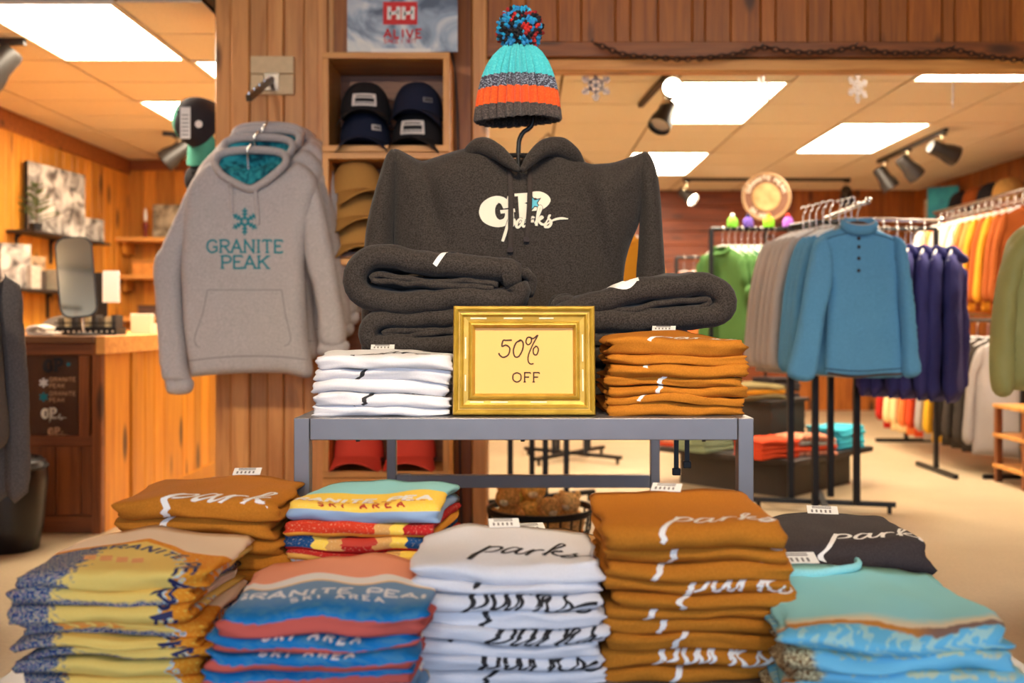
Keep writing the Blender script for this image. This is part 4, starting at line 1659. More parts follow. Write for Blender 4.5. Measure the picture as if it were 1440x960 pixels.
stand = thing('hat_stand', 'black metal stand holding the hoodie and the knit hat', 'stand', (0, HYd + 0.045, TZ))
MB().lathe([(0.0, 0), (0.11, 0), (0.11, 0.008), (0.02, 0.014), (0, 0.014)], 24).build('base', M_black, stand, smooth=True)
zz = lambda py: 1 - (py - 450) * KS - TZ
xx = lambda px: (px - 735) * KS
pole = [(xx(729), 0, 0.01), (xx(729), 0, zz(260)), (xx(729), 0, zz(205)), (xx(731), 0, zz(190)), (xx(737), 0, zz(180)), (xx(747), 0, zz(173)), (xx(749), 0, zz(150)), (xx(733), 0, zz(70))]
MB().tube([tuple(p) for p in catmull(pole, 0.015)], 0.0062, 10).build('pole', M_black, stand, smooth=True)
MB().tube([(xx(700), 0, zz(213)), (xx(752), 0, zz(213))], 0.004, 8).build('cross_bar', M_black, stand)
MB().tube([(xx(560), 0.0, zz(232)), (xx(640), 0, zz(222)), (xx(729), 0, zz(214)), (xx(830), 0, zz(236)), (xx(900), 0, zz(230))], 0.006, 8).build('shoulder_bar', M_black, stand)

# ------------------------------------------------------------------ knit hat with pompom
m, nt, b = nt_new('striped_knit')
tc = node(nt, 'ShaderNodeTexCoord')
sp = node(nt, 'ShaderNodeSeparateXYZ')
nt.links.new(tc.outputs['Object'], sp.inputs[0])
mp = node(nt, 'ShaderNodeMapping')
mp.inputs['Scale'].default_value = (220, 220, 300)
nt.links.new(tc.outputs['Object'], mp.inputs['Vector'])
nz = node(nt, 'ShaderNodeTexNoise', i_Scale=1.0, i_Detail=2.0)
nt.links.new(mp.outputs[0], nz.inputs['Vector'])
zf = math_n(nt, 'DIVIDE', sp.outputs[2], 0.21)
base = ramp(nt, [(0.0, lin((64, 56, 54))), (0.165, lin((226, 84, 24))), (0.375, lin((54, 52, 66))), (0.53, lin((64, 190, 200)))], 'CONSTANT')
flek = ramp(nt, [(0.0, lin((96, 84, 78))), (0.165, lin((236, 96, 34))), (0.375, lin((150, 160, 178))), (0.53, lin((90, 206, 212)))], 'CONSTANT')
nt.links.new(zf, base.inputs[0])
nt.links.new(zf, flek.inputs[0])
nt.links.new(mixc(nt, step_at(nt, nz.outputs[0], 0.55, 0.04), base.outputs[0], flek.outputs[0]), b.inputs['Base Color'])
b.inputs['Roughness'].default_value = 0.95
b.inputs['Sheen Weight'].default_value = 0.2
bp = node(nt, 'ShaderNodeBump', i_Strength=0.5, i_Distance=0.002)
nt.links.new(nz.outputs[0], bp.inputs['Height'])
nt.links.new(bp.outputs[0], b.inputs['Normal'])
M_knit = m

HBz = 1 - (168 - 450) * KS
hat = thing('knit_hat', 'striped teal and orange knit hat with a speckled pompom', 'hat', ((728 - 735) * KS, HYd + 0.03, HBz))
hprof = [(0.098, 0.004), (0.104, 0.0), (0.107, 0.006), (0.104, 0.03), (0.1005, 0.06), (0.095, 0.09), (0.087, 0.12), (0.076, 0.148), (0.061, 0.172), (0.043, 0.191), (0.026, 0.202), (0.010, 0.206), (0.0, 0.207)]
pf = []
for (a, b_) in zip(hprof[:-1], hprof[1:]):
    for k in range(3):
        pf.append((a[0] + (b_[0] - a[0]) * k / 3, a[1] + (b_[1] - a[1]) * k / 3))
pf.append(hprof[-1])
NR = 28
hm = MB().lathe(pf, 336, f=lambda a, z: 1 + 0.24 * (abs(math.cos(a * NR / 2)) ** 0.8 - 0.72))
hm.v = [(x, y * 0.72, z + 0.004 * math.sin(x * 22)) for x, y, z in hm.v]
hm.build('knit_body', M_knit, hat, smooth='all')
m, nt, b = nt_new('pompom_yarn')
at = node(nt, 'ShaderNodeVertexColor', layer_name='tint')
nt.links.new(at.outputs[0], b.inputs['Base Color'])
b.inputs['Roughness'].default_value = 0.95
pm = MB()
pm.col = []
rr = random.Random(3)
cols = [lin((26, 150, 196)), lin((40, 132, 190)), lin((28, 24, 30)), lin((24, 22, 26)), lin((40, 34, 40)), lin((196, 40, 34)), lin((150, 30, 30)), lin((60, 170, 200))]
for k in range(520):
    y = 1 - 2 * (k + 0.5) / 520
    a = k * 2.39996
    r = math.sqrt(1 - y * y)
    d = Vector((r * math.cos(a), r * math.sin(a), y)).normalized()
    R0 = 0.047 * rr.uniform(0.88, 1.12)
    q = d.to_track_quat('Z', 'Y').to_matrix() @ Matrix.Rotation(rr.uniform(0, 6), 3, 'Z')
    n0 = len(pm.v)
    pm.ell(d * R0, (0.0068, 0.0056, 0.013), 7, 5, rot=q)
    patch = n3(d.x * 2.6, d.y * 2.6, d.z * 2.6 + 4)
    c = cols[(0 if patch > 0.08 else 2 if patch > -0.2 else 5) + rr.choice([0, 0, 1, 1, 2])]
    pm.col += [(*c, 1)] * (len(pm.v) - n0)
po = pm.build('pompom', m, hat, smooth='all', loc=((731 - 728) * KS, 0, 0.235))
po['kind'] = 'stuff'

# ------------------------------------------------------------------ grey hoodies on the waterfall arm
GY = 4.22
GS = GY / 1400


def gp(pts, cx=349, base=552):
    return [((x - cx) * GS, (base - y) * GS) for x, y in pts]


m, nt, b = nt_new('teal_pattern_lining')
tc = node(nt, 'ShaderNodeTexCoord')
nz = node(nt, 'ShaderNodeTexNoise', i_Scale=22.0, i_Detail=3.0, i_Distortion=1.2)
nt.links.new(tc.outputs['Object'], nz.inputs['Vector'])
rp = ramp(nt, [(0.38, lin((8, 74, 92))), (0.5, lin((18, 120, 136))), (0.62, lin((44, 158, 170)))])
nt.links.new(nz.outputs[0], rp.inputs[0])
nt.links.new(rp.outputs[0], b.inputs['Base Color'])
b.inputs['Roughness'].default_value = 0.9
M_lining = m

gh = thing('hanging_hoodie', 'light grey hoodie with teal snowflake lettering, front of its row', 'hoodie', (-1.163, GY, 1 - (552 - 450) * GS), 0, 'light grey hoodies on the waterfall arm')


def grey_folds(x, z):
    return 0.012 * n3(x * 5, z * 2.2, 2.2) + 0.004 * n3(x * 15, z * 7, 5.5) - 0.012 * math.exp(-((x + 0.02) / 0.09) ** 2) * math.exp(-((z - 0.12) / 0.05) ** 2)


gb = Puff(gp([(269, 530), (312, 526), (356, 524), (400, 525), (438, 528), (433, 475), (430, 420), (428, 362), (436, 310), (448, 262), (438, 240), (418, 228), (396, 244), (357, 262), (320, 244), (298, 228), (277, 244), (263, 268), (258, 310), (255, 365), (256, 420), (260, 475)]), 0.05, 0.055, 0.014, grey_folds, back=0.25)
gb.mb().build('body', F_grey, gh, smooth='all')
Puff(gp([(300, 227), (272, 248), (247, 300), (228, 342), (215, 370), (217, 420), (221, 480), (225, 520), (232, 536), (266, 536), (262, 510), (256, 440), (254, 400), (258, 365), (270, 320), (286, 262)]), 0.042, 0.036, 0.013, folds(2, 0.014, 8, 5)).mb().build('sleeve', F_grey, gh, smooth='all', loc=(0, 0.01, 0))
Puff(gp([(416, 227), (442, 246), (458, 300), (468, 350), (478, 410), (485, 482), (450, 484), (446, 440), (438, 400), (428, 362), (424, 310), (416, 260)]), 0.042, 0.036, 0.013, folds(6, 0.014, 8, 5)).mb().build('sleeve', F_grey, gh, smooth='all', loc=(0, 0.01, 0))
for pts in ([(230, 532), (236, 553), (267, 552), (268, 532)], [(448, 480), (447, 499), (484, 498), (488, 480)]):
    Puff(gp(pts), 0.035, 0.03, 0.014, None).mb().build('cuff', F_grey, gh, smooth='all', loc=(0, 0.008, 0))
gS = lambda x, z, off: (x, gb.S(x, z)[1] - off, z)
# seams of hem and pocket
put_print(gS, strokes2d([('c', gp([(266, 507), (310, 502), (357, 500), (400, 501), (435, 505)]), 0.0022)], 0.02), fabric('grey_seam', (132, 126, 126), 0.1), 'hem_seam', gh, off=0.001)
put_print(gS, strokes2d([('l', gp([(297, 408), (400, 408)]), 0.0016), ('c', gp([(297, 408), (290, 440), (278, 478), (286, 488)]), 0.0018), ('c', gp([(400, 408), (405, 440), (413, 478), (404, 486)]), 0.0018)], 0.02), MATS['grey_seam'], 'pocket_seam', gh, off=0.001)
# hood rim and teal lining
rim = gp([(304, 232), (306, 220), (318, 213), (340, 210), (366, 210), (390, 213), (402, 221), (402, 234), (388, 250), (368, 264), (357, 268), (344, 264), (318, 249)])
rim3 = [(x, -0.055 + 0.09 * max(0, (z - 0.92)) / 0.13, z) for x, z in [tuple(p) for p in catmull(rim + [rim[0]], 0.012)]]
MB().tube(rim3, 0.016, 10, flat=1.2).build('hood', F_grey, gh, smooth='all')
cx_, cz_ = gp([(356, 236)])[0]
lv = [(x, y + 0.004, z) for x, y, z in rim3]
mbl = MB()
n = len(lv)
rings = [1.0, 0.7, 0.35, 0.02]
V = []
for k, t_ in enumerate(rings):
    for p in lv:
        V.append((cx_ + (p[0] - cx_) * t_, p[1] + 0.07 * (1 - t_), cz_ + 0.01 + (p[2] - cz_ - 0.01) * t_))
mbl.add(V, [(k * n + i, k * n + (i + 1) % n, (k + 1) * n + (i + 1) % n, (k + 1) * n + i) for k in range(3) for i in range(n)])
mbl.build('hood_lining', M_lining, gh, smooth='all')
Puff(gp([(292, 236), (296, 216), (314, 205), (340, 202), (370, 202), (396, 205), (414, 216), (420, 236), (400, 250), (357, 256), (315, 250)]), 0.03, 0.06, 0.016, folds(9, 0.008)).mb().build('hood_back', F_grey, gh, smooth='all', loc=(0, 0.125, 0))
MB().box(gp([(340, 254)])[0][:1] + (-0.005, gp([(340, 254)])[0][1]), (gp([(358, 254)])[0][0], -0.003, gp([(358, 250)])[0][1])).build('neck_label', M_white, gh)
for x0, z0, x1, z1, nm in ((329, 262, 332, 300, 0), (364, 266, 368, 318, 0)):
    P = []
    for k in range(8):
        x, z = gp([(x0 + (x1 - x0) * k / 7, z0 + (z1 - z0) * k / 7)])[0]
        P.append((x, gb.S(x, z)[1] - 0.012 - (0.02 if k == 0 else 0), z))
    MB().tube(P, 0.008, 8, flat=0.5).build('drawstring', F_grey, gh, smooth=True)
# teal print
V, F = [], []
for k in range(6):
    a = PI / 2 + k * PI / 3
    c, s_ = math.cos(a), math.sin(a)
    ribbon((V, F), [(0.12 * c, 0.12 * s_), (c, s_)], 0.075, 0.15, 'l')
    for t_, l_ in ((0.42, 0.25), (0.66, 0.26)):
        for e in (-1, 1):
            a2 = a + e * 0.85
            ribbon((V, F), [(t_ * c, t_ * s_), (t_ * c + l_ * math.cos(a2), t_ * s_ + l_ * math.sin(a2))], 0.065, 0.15, 'l')
    a2 = a + PI / 6
    ribbon((V, F), [(0.34 * c, 0.34 * s_), (0.34 * math.cos(a + PI / 3), 0.34 * math.sin(a + PI / 3))], 0.065, 0.15, 'l')
p = gp([(349, 313)])[0]
put_print(gS, (V, F), P_teal, 'snowflake_print', gh, 19 * GS, p[0], p[1], 0, 0.001)
for txt, px0, px1, py, h in (('GRANITE', 296, 401, 356, 17), ('PEAK', 316, 382, 378, 17)):
    V, F, w = text2d(txt, 0.085, 0.15, slab=0.16, space=0.12)
    p = gp([(px0, py)])[0]
    V = [np.array((v[0] / w * (px1 - px0) / h, v[1])) for v in V]
    put_print(gS, (V, F), P_teal, 'lettering', gh, h * GS, p[0], p[1], 0, 0.001)
hookp = [(0, -0.0, 0.945), (0.0, -0.01, 1.0), (0.0, -0.02, 1.02), (0.012, -0.01, 1.045), (0.006, 0.02, 1.058), (-0.004, 0.03, 1.045)]
MB().tube([tuple(p) for p in catmull(hookp, 0.01)], 0.004, 8).build('hanger_hook', M_chrome, gh, smooth=True)
for k, (dy, dz, sw) in enumerate(((0.11, 0.075, 0.03), (0.2, 0.125, -0.02), (0.28, 0.16, 0.04))):
    dup(gh, (-1.163 + 0.012 * (k % 2), GY + dy, gh.location.z + dz), sw, f'light grey hoodie on the waterfall arm, {ORD[k + 1]} behind the lettered front', 'light grey hoodies on the waterfall arm')

arm = thing('hoodie_rack', 'sloping metal display arm on cream blocks fixed to the column', 'bracket', (-1.163, YH - 0.012, 2.06))
MB().box((-0.1, -0.02, 0.085), (0.1, 0, 0.165)).build('mounting_block', plain('cream_paint', (214, 190, 150), 0.7, noise_amt=0.06), arm, bevel=0.003)
MB().box((-0.1, -0.02, -0.012), (0.1, 0, 0.08)).build('mounting_block', MATS['cream_paint'], arm, bevel=0.003)
MB().box((-0.035, -0.03, 0.0), (0.035, -0.02, 0.085)).build('bracket_plate', M_chrome, arm, bevel=0.003)
am = MB().box((-0.011, -0.43, -0.014), (0.011, 0, 0.014)).move(Matrix.Translation((0, -0.025, 0.055)) @ Matrix.Rotation(math.radians(24), 4, 'X'))
am.build('arm', plain('brown_steel', (96, 80, 62), 0.4, 0.6), arm, bevel=0.002)
for k in range(5):
    d = -0.07 - 0.085 * k
    MB().cyl((0, d, 0.055 + d * 0.445 + 0.01), (0, d - 0.004, 0.055 + d * 0.445 + 0.035), 0.005, 8).build('stop_pin', M_chrome, arm)
# ------------------------------------------------------------------ caps
def cap_parts(t, crown_m, brim_m, patch=None, patch_ink=None, mesh_m=None, M=None, side=(8, 28)):
    M = M or Matrix.Identity(4)
    a, b_, c = 0.088, 0.098, 0.125

    def S(th, ph, off=0.0):
        """th: around, 0 = front (-y); ph: 0 rim .. pi/2 top."""
        k = 1 + 0.03 * max(0, math.cos(th)) * math.sin(ph * 2)
        e = math.cos(ph) ** 0.75
        return Vector(((a + off) * e * math.sin(th) * k, -(b_ + off) * e * math.cos(th) * k, (c + off) * math.sin(ph) ** 0.9))
    n, mrow = 36, 12
    mb = MB()
    V = [S(2 * PI * i / n, PI / 2 * j / mrow * 0.995) for j in range(mrow + 1) for i in range(n)]
    F = [(j * n + i, j * n + (i + 1) % n, (j + 1) * n + (i + 1) % n, (j + 1) * n + i) for j in range(mrow) for i in range(n)]
    mb.add(V, F)
    if mesh_m:
        for q, f in enumerate(mb.f):
            i = q % n
            if side[0] <= i < side[1]:
                mb.mi[q] = 1
    mb.move(M)
    recalc(mb.build('crown', [crown_m, mesh_m] if mesh_m else crown_m, t, smooth='all'))

    def Bf(u, v, top):
        th = (u - 0.5) * 2.35
        r = v * 0.072 * math.cos((u - 0.5) * 2.2) ** 0.6
        p = S(th, 0.03)
        d = Vector((math.sin(th) * 0.35, -1, 0)).normalized()
        q = p + d * r
        q.z += -0.36 * q.x * q.x / 0.088 * (0.4 + v * 0.9) - 0.012 * v + (0.004 if top else 0) + 0.006
        return M @ q
    bb = MB()
    bb.grid(lambda u, v: Bf(u, v, 1), 19, 7)
    o = len(bb.v)
    bb.grid(lambda u, v: Bf(u, v, 0), 19, 7)
    bb.f = [f if max(f) < o else f[::-1] for f in bb.f]
    for i in range(18):
        q = 6 * 19 + i
        bb.add([], [])
        bb.f.append((q, q + 1, q + 1 + o, q + o))
        bb.mi.append(0)
    for j in range(6):
        for i in (0, 18):
            q = j * 19 + i
            bb.f.append((q, q + 19, q + 19 + o, q + o))
            bb.mi.append(0)
    recalc(bb.build('brim', brim_m, t, smooth=True))
    bt = MB().ell(M @ Vector((0, 0, c)), (0.008, 0.008, 0.005), 8, 5)
    bt.build('button', crown_m, t, smooth='all')
    SS = lambda x, z, off: tuple(M @ S(x / (a), 0.35 + z / c, 0.0015 + off))
    if patch:
        w, h = patch[1], patch[2]
        ox = patch[3] if len(patch) > 3 else 0.0
        pp = MB().grid(lambda u, v: SS(ox + (u - 0.5) * w, (v - 0.5) * h, 0.001), 7, 5)
        po = pp.build('patch', patch[0], t, smooth='all')
        if patch_ink:
            q = MB()
            for k, (x0, x1, z0, z1) in enumerate(((-0.34, 0.34, 0.2, 0.3), (-0.36, 0.4, -0.22, 0.08), (-0.4, 0.4, -0.36, -0.3))):
                q.grid(lambda u, v: SS(ox + (x0 + (x1 - x0) * u) * w, (z0 + (z1 - z0) * v) * h, 0.0024), 5, 2)
            q.build('patch_lettering', patch_ink, po)


def cap(label, loc, rotz, *a, group=None, name='cap', **k):
    t = thing(name, label, 'cap', loc, rotz, group)
    cap_parts(t, *a, **k)
    return t


# ------------------------------------------------------------------ crates with caps, HH sign
CRX0, CRX1, CRY0, CRY1 = -0.872, -0.318, 4.33, 4.635
levels = [(1.733, 2.166), (1.27, 1.731), (0.80, 1.268), (0.315, 0.798), (0.0, 0.313)]
cr_lab = ['top pine crate holding four dark caps', 'second pine crate from the top holding tan caps', 'middle pine crate behind the charcoal hoodie', 'pine crate holding coral caps under the metal table', 'lowest pine crate standing on the floor']
for (z0, z1), lb in zip(levels, cr_lab):
    t = thing('wooden_crate', lb, 'crate', ((CRX0 + CRX1) / 2, CRY0, z0), 0, 'pine crates stacked against the column')
    w, h, d, e = (CRX1 - CRX0) / 2, z1 - z0 - 0.001, CRY1 - CRY0 - 0.005, 0.028
    MB().box((-w, 0, h - e), (w, d, h)).build('top_board', M_crate, t, bevel=0.002)
    MB().box((-w, 0, 0), (w, d, e)).build('bottom_board', M_crate, t, bevel=0.002)
    for s in (-1, 1):
        MB().box((min(s * w, s * (w - e)), 0, e), (max(s * w, s * (w - e)), d, h - e)).build('side_board', M_crate_z, t, bevel=0.002)
    for k in range(3):
        MB().box((-w + e, d - 0.012, e + 0.004 + k * (h - 2 * e) / 3), (w - e, d, e + (k + 1) * (h - 2 * e) / 3 - 0.004)).build('back_slat', M_front_x, t)
F_capk = fabric('black_twill', (34, 30, 32), 0.1)
F_capn = fabric('navy_twill', (30, 34, 54), 0.1)
F_tancap = fabric('tan_twill', (176, 128, 66), 0.12)
F_coral = fabric('coral_twill', (214, 72, 56), 0.08)
M_patch = plain('cream_patch', (226, 214, 206), 0.8)
cg = 'caps in the top crate'
zc = levels[0][0] + 0.028
cap('black cap with a cream patch, upper left in the top crate', (-0.705, 4.47, zc + 0.142), 0.1, F_capk, F_capk, (M_patch, 0.085, 0.045), P_black, group=cg, M=Matrix.Scale(1.28, 4))
cap('navy cap with a small side label, lower left in the top crate', (-0.705, 4.46, zc + 0.02), 0.05, F_capn, F_capn, (M_patch, 0.035, 0.02, 0.05), P_black, group=cg, M=Matrix.Scale(1.28, 4))
cap('navy cap with small lettering, upper right in the top crate', (-0.470, 4.47, zc + 0.142), -0.05, F_capn, F_capn, (plain('grey_patch', (120, 118, 124), 0.8), 0.035, 0.018, 0.05), P_black, group=cg, M=Matrix.Scale(1.28, 4))
cap('black cap with a cream patch, lower right in the top crate', (-0.470, 4.46, zc + 0.02), -0.1, F_capk, F_capk, (M_patch, 0.085, 0.05), P_black, group=cg, M=Matrix.Scale(1.28, 4))
zc = levels[1][0] + 0.028
for k in range(3):
    cap(f'tan cap on the left in the second crate, {["lowest", "middle", "uppermost"][k]} of three', (-0.745, 4.47, zc + 0.02 + 0.12 * k), 0.3 + 0.1 * k, F_tancap, F_tancap, group='tan caps in the second crate', M=Matrix.Scale(1.28, 4))
for k in range(2):
    cap(f'black cap on the right in the second crate, {["lower", "upper"][k]} one', (-0.45, 4.47, zc + 0.02 + 0.12 * k), 0, F_capk, F_capk, (M_patch, 0.06, 0.03), P_black, group='black caps in the second crate', M=Matrix.Scale(1.28, 4))
zc = levels[3][0] + 0.028
F_bluecap = fabric('light_blue_twill', (110, 176, 190), 0.05)
for k, x in enumerate((-0.735, -0.50)):
    cap(f'coral cap in the crate under the metal table, {["left", "right"][k]} one', (x, 4.47, zc + 0.045), 0, F_coral, F_coral, None, None, group='coral caps under the table', M=Matrix.Scale(1.25, 4))

# HH sign standing on the top crate
m, nt, b = nt_new('snow_photo_print')
tc = node(nt, 'ShaderNodeTexCoord')
nz = node(nt, 'ShaderNodeTexNoise', i_Scale=5.0, i_Detail=6.0, i_Distortion=1.5)
nt.links.new(tc.outputs['Object'], nz.inputs['Vector'])
rp = ramp(nt, [(0.34, lin((74, 92, 116))), (0.46, lin((150, 168, 190))), (0.56, lin((206, 212, 214))), (0.7, lin((232, 230, 222)))])
nt.links.new(nz.outputs[0], rp.inputs[0])
nt.links.new(rp.outputs[0], b.inputs['Base Color'])
b.inputs['Roughness'].default_value = 0.35
sg = thing('counter_sign', 'snowy poster sign with red HH logo standing on the crates', 'sign', ((566 - 735) * 4.45 / 1400, 4.45, 2.1665))
sw = 155 * 4.45 / 1400 / 2
sz0 = 1 - (73 - 450) * 4.45 / 1400 - 2.1665
MB().box((-sw, -0.004, sz0), (sw, 0.004, sz0 + 0.4)).build('panel', m, sg)
MB().box((-0.13, -0.03, 0), (0.13, 0.06, sz0 - 0.012)).build('base', plain('grey_base', (92, 84, 76), 0.6), sg, bevel=0.004)
MB().box((-0.14, -0.012, sz0 - 0.014), (0.125, 0.03, sz0 + 0.012)).build('ledge', M_white, sg)
sc = 4.45 / 1400
MB().box((-27 * sc, -0.0062, sz0 + 38 * sc), (21 * sc, -0.0041, sz0 + 70 * sc)).build('logo_panel', M_red, sg)
S_sg = lambda a, b_, off: (a, -0.0064 - off, b_)
V, F = [], []
for k in (0, 1):
    o = k * 1.12
    ribbon((V, F), [(0.12 + o, 0), (0.22 + o, 1)] if 0 else [(0.12 + o, 0), (0.12 + o, 1)], 0.15, 0.5, 'l')
    ribbon((V, F), [(0.83 + o, 0), (0.83 + o, 1)], 0.15, 0.5, 'l')
    ribbon((V, F), [(0.12 + o, 0.42), (0.83 + o, 0.58)], 0.13, 0.5, 'l')
put_print(S_sg, (V, F), M_white, 'logo_letters', sg, 18 * sc, -20.5 * sc, sz0 + 45 * sc)
V, F, w = text2d('ALIVE', 0.11, 0.3, space=0.22)
put_print(S_sg, (V, F), M_red, 'lettering', sg, 11.5 * sc, -26 * sc, sz0 + 19.5 * sc)
arts, w = text_words('SINCE / 1877', 0.1, 0.3, space=0.2)
for V, F in arts:
    put_print(S_sg, ([np.array((v[0] / w * 45 / 5.5, v[1])) for v in V], F), M_red, 'lettering', sg, 5.5 * sc, -26 * sc, sz0 + 12 * sc)
# black cord running down beside the crates
tag(MB().tube([tuple(p) for p in catmull([(-0.34, 4.62, 2.28), (-0.32, 4.6, 2.2), (-0.303, 4.6, 2.0), (-0.298, 4.6, 1.7), (-0.30, 4.6, 1.2), (-0.29, 4.6, 0.4), (-0.28, 4.58, 0.01)], 0.05)], 0.005, 6).build('power_cord', M_blackp, smooth=True), 'black power cord running down beside the crates', 'cord')

# ------------------------------------------------------------------ teal cap hanging at the column edge
tealm = fabric('teal_mesh', (74, 150, 128), 0.15)
blk = fabric('charcoal_twill', (44, 40, 44), 0.15)
tcap = thing('cap', 'teal and charcoal cap with white tag hanging beside the column', 'cap', W(282, 232, 4.7))
Mc = Matrix.Translation((0.0, 0.06, 0.2)) @ Matrix.Rotation(math.radians(14), 4, 'Y') @ Matrix.Rotation(math.radians(-38), 4, 'Z') @ Matrix.Rotation(math.radians(84), 4, 'X') @ Matrix.Scale(1.22, 4)
cap_parts(tcap, blk, tealm, mesh_m=tealm, M=Mc, side=(21, 35))
MB().box((-0.05, -0.135, 0.1), (-0.003, -0.133, 0.245)).build('hang_tag', M_white, tcap)
q = MB()
for k in range(6):
    q.box((-0.043, -0.1362, 0.115 + 0.018 * k), (-0.011, -0.1355, 0.121 + 0.018 * k))
q.build('tag_print', plain('pale_grey_print', (150, 146, 142), 0.8), tcap)
V = [(0.03 + 0.018 * math.cos(a), -0.118, 0.17 + 0.018 * math.sin(a)) for a in np.linspace(0, 2 * PI, 13)[:-1]]
MB().add(V, [tuple(range(12))]).build('snowflake_badge', M_patch, tcap)
for k, (px, py, lb) in enumerate(((292, 285, 'black cap hanging below the teal cap, upper one'), (288, 320, 'black cap hanging below the teal cap, lower one'))):
    t = thing('cap', lb, 'cap', W(px, py, 4.84 + 0.03 * k), 0, 'dark caps hanging beside the column')
    cap_parts(t, F_capk, F_capk, M=Matrix.Translation((0, 0, 0.08)) @ Matrix.Rotation(math.radians(-35), 4, 'Y') @ Matrix.Rotation(math.radians(60), 4, 'X'))
hk = thing('cap_hook', 'thin wire cap rack on the side of the column', 'hook', (CX0 - 0.0, 4.82, 1.4))
MB().tube([(0, 0, 0), (0, 0, 0.75)], 0.004, 8).build('rod', M_black, hk)
for z in (0.12, 0.3, 0.6):
    MB().tube([(0, 0, z), (-0.08, -0.04, z + 0.02), (-0.1, -0.06, z + 0.05)], 0.003, 6).build('prong', M_black, hk)

# ------------------------------------------------------------------ sales counter at the left
def thin_glass(name):
    m_, nt_, b__ = nt_new(name)
    b__.inputs['Base Color'].default_value = (1, 1, 1, 1)
    b__.inputs['Transmission Weight'].default_value = 1.0
    b__.inputs['Roughness'].default_value = 0.0
    b__.inputs['IOR'].default_value = 1.12
    return m_


cc = thing('sales_counter', 'pine sales counter with a framed display window in its brown front', 'counter', (0, 4.67, 0))
cx0, cx1, cz = -3.1, -1.972, 0.925
fx = lambda px: (px - 735) * 4.67 / 1400
fz = lambda py: 1 - (py - 450) * 4.67 / 1400
MB().box((cx0, 0.03, 0), (cx1 - 0.03, 2.6, cz - 0.02)).build('carcass', M_backing, cc)
x = cx0
i = 0
while x < cx1 - 0.05:
    w = [0.128, 0.118, 0.14][i % 3]
    w = min(w, cx1 - 0.045 - x)
    plank(cc, (x, 0.03, 0.083), w, 0.35, 0.012, M_front, name='front_plank')
    x += w
    i += 1
plank(cc, (cx0, 0.03, 0), 0.083, cx1 - cx0, 0.03, M_front_x, axis='x', name='base_board')
plank(cc, (cx0, 0.03, fz(628)), 0.055, cx1 - cx0, 0.034, M_front_x, axis='x', name='front_rail')
plank(cc, (cx0, 0.03, fz(500)), 0.075, cx1 - cx0, 0.034, M_front_x, axis='x', name='front_rail')
plank(cc, (fx(110), 0.03, fz(613)), 0.055, 0.375, 0.034, M_front, name='front_stile')
plank(cc, (cx1 - 0.047, 0.03, 0.0), 0.047, cz - 0.02, 0.04, M_front, name='corner_post')
MB().box((cx0 + 0.0, 0.024, fz(612)), (fx(110), 0.028, fz(500))).build('display_back', plain('dark_display', (92, 54, 26), 0.7), cc)
MB().box((cx0, 0.004, fz(612)), (fx(110), 0.008, fz(500))).build('window_pane', thin_glass('display_glass'), cc)
MB().box((cx0 - 0.02, -0.04, cz - 0.03), (fx(137), 0.4, cz)).build('front_top', plain('counter_laminate', (112, 74, 44), 0.35), cc, bevel=0.003)
MB().box((fx(137) + 0.001, -0.02, cz - 0.085), (cx1 + 0.02, 2.6, cz)).build('counter_top', M_shelf_y, cc, bevel=0.003)
MB().box((cx0, 0.401, cz - 0.03), (fx(137), 2.6, cz)).build('counter_top', M_shelf_y, cc, bevel=0.003)
y = 0.03
i = 0
while y < 2.55:
    w = [0.30, 0.06, 0.14, 0.13, 0.15][i % 5]
    w = min(w, 2.6 - y)
    plank(cc, (cx1 - 0.03, y, 0), w, cz - 0.085, 0.03 if i != 1 else 0.042, M_pine_y, rotz=PI / 2, name='side_plank')
    y += w
    i += 1
plank(cc, (cx1, 0.4, 0), 0.10, 2.2, 0.012, M_pine_y, axis='x', rotz=PI / 2, name='base_board')
Sg = lambda a, b_, off: (a, 0.002 - off, b_)
g4 = 4.67 / 1400


def sticker(art, mat, px, py, h, name, w=None):
    V, F = art[0], art[1]
    put_print(Sg, (V, F), mat, name, cc, h * g4, fx(px), fz(py))


GPl = strokes2d([(k, p, w) for k, p, w in GP_STROKES], 0.2)
P_tan = plain('tan_print', (196, 150, 112), 0.7)
sticker(GPl, P_black, 62, 523, 9, 'window_sticker')
put_print(Sg, fill2d(STAR, 0.2), P_teal, 'window_sticker', cc, 8 * g4, fx(96), fz(512))
for py, mt in ((546, P_white), (566, P_teal)):
    V, F = [], []
    for k in range(3):
        a = k * PI / 3 + PI / 2
        ribbon((V, F), [(-math.cos(a), -math.sin(a)), (math.cos(a), math.sin(a))], 0.22, 0.5, 'l')
    put_print(Sg, (V, F), mt, 'window_sticker', cc, 6.5 * g4, fx(61), fz(py - 8))
    for txt, dy in (('GRANITE', 0), ('PEAK', 9)):
        V, F, w = text2d(txt, 0.1, 0.4)
        put_print(Sg, (V, F), P_tan, 'window_sticker', cc, 5.5 * g4, fx(69), fz(py - 10 + dy))
sticker(GPl, P_cream, 59, 588, 7, 'window_sticker')
sticker(ART_PARKS, P_cream, 70, 589, 3.4, 'window_sticker')
sticker(GPl, P_tan, 68, 612, 5.5, 'window_sticker')
sticker(ART_PARKS, P_tan, 76, 612, 2.8, 'window_sticker')


def rrect(w, h, r, n=6):
    out = []
    for cx, cy, a0 in ((w - r, h - r, 0), (-w + r, h - r, PI / 2), (-w + r, -h + r, PI), (w - r, -h + r, 1.5 * PI)):
        for k in range(n + 1):
            a = a0 + PI / 2 * k / n
            out.append((cx + r * math.cos(a), cy + r * math.sin(a)))
    return out


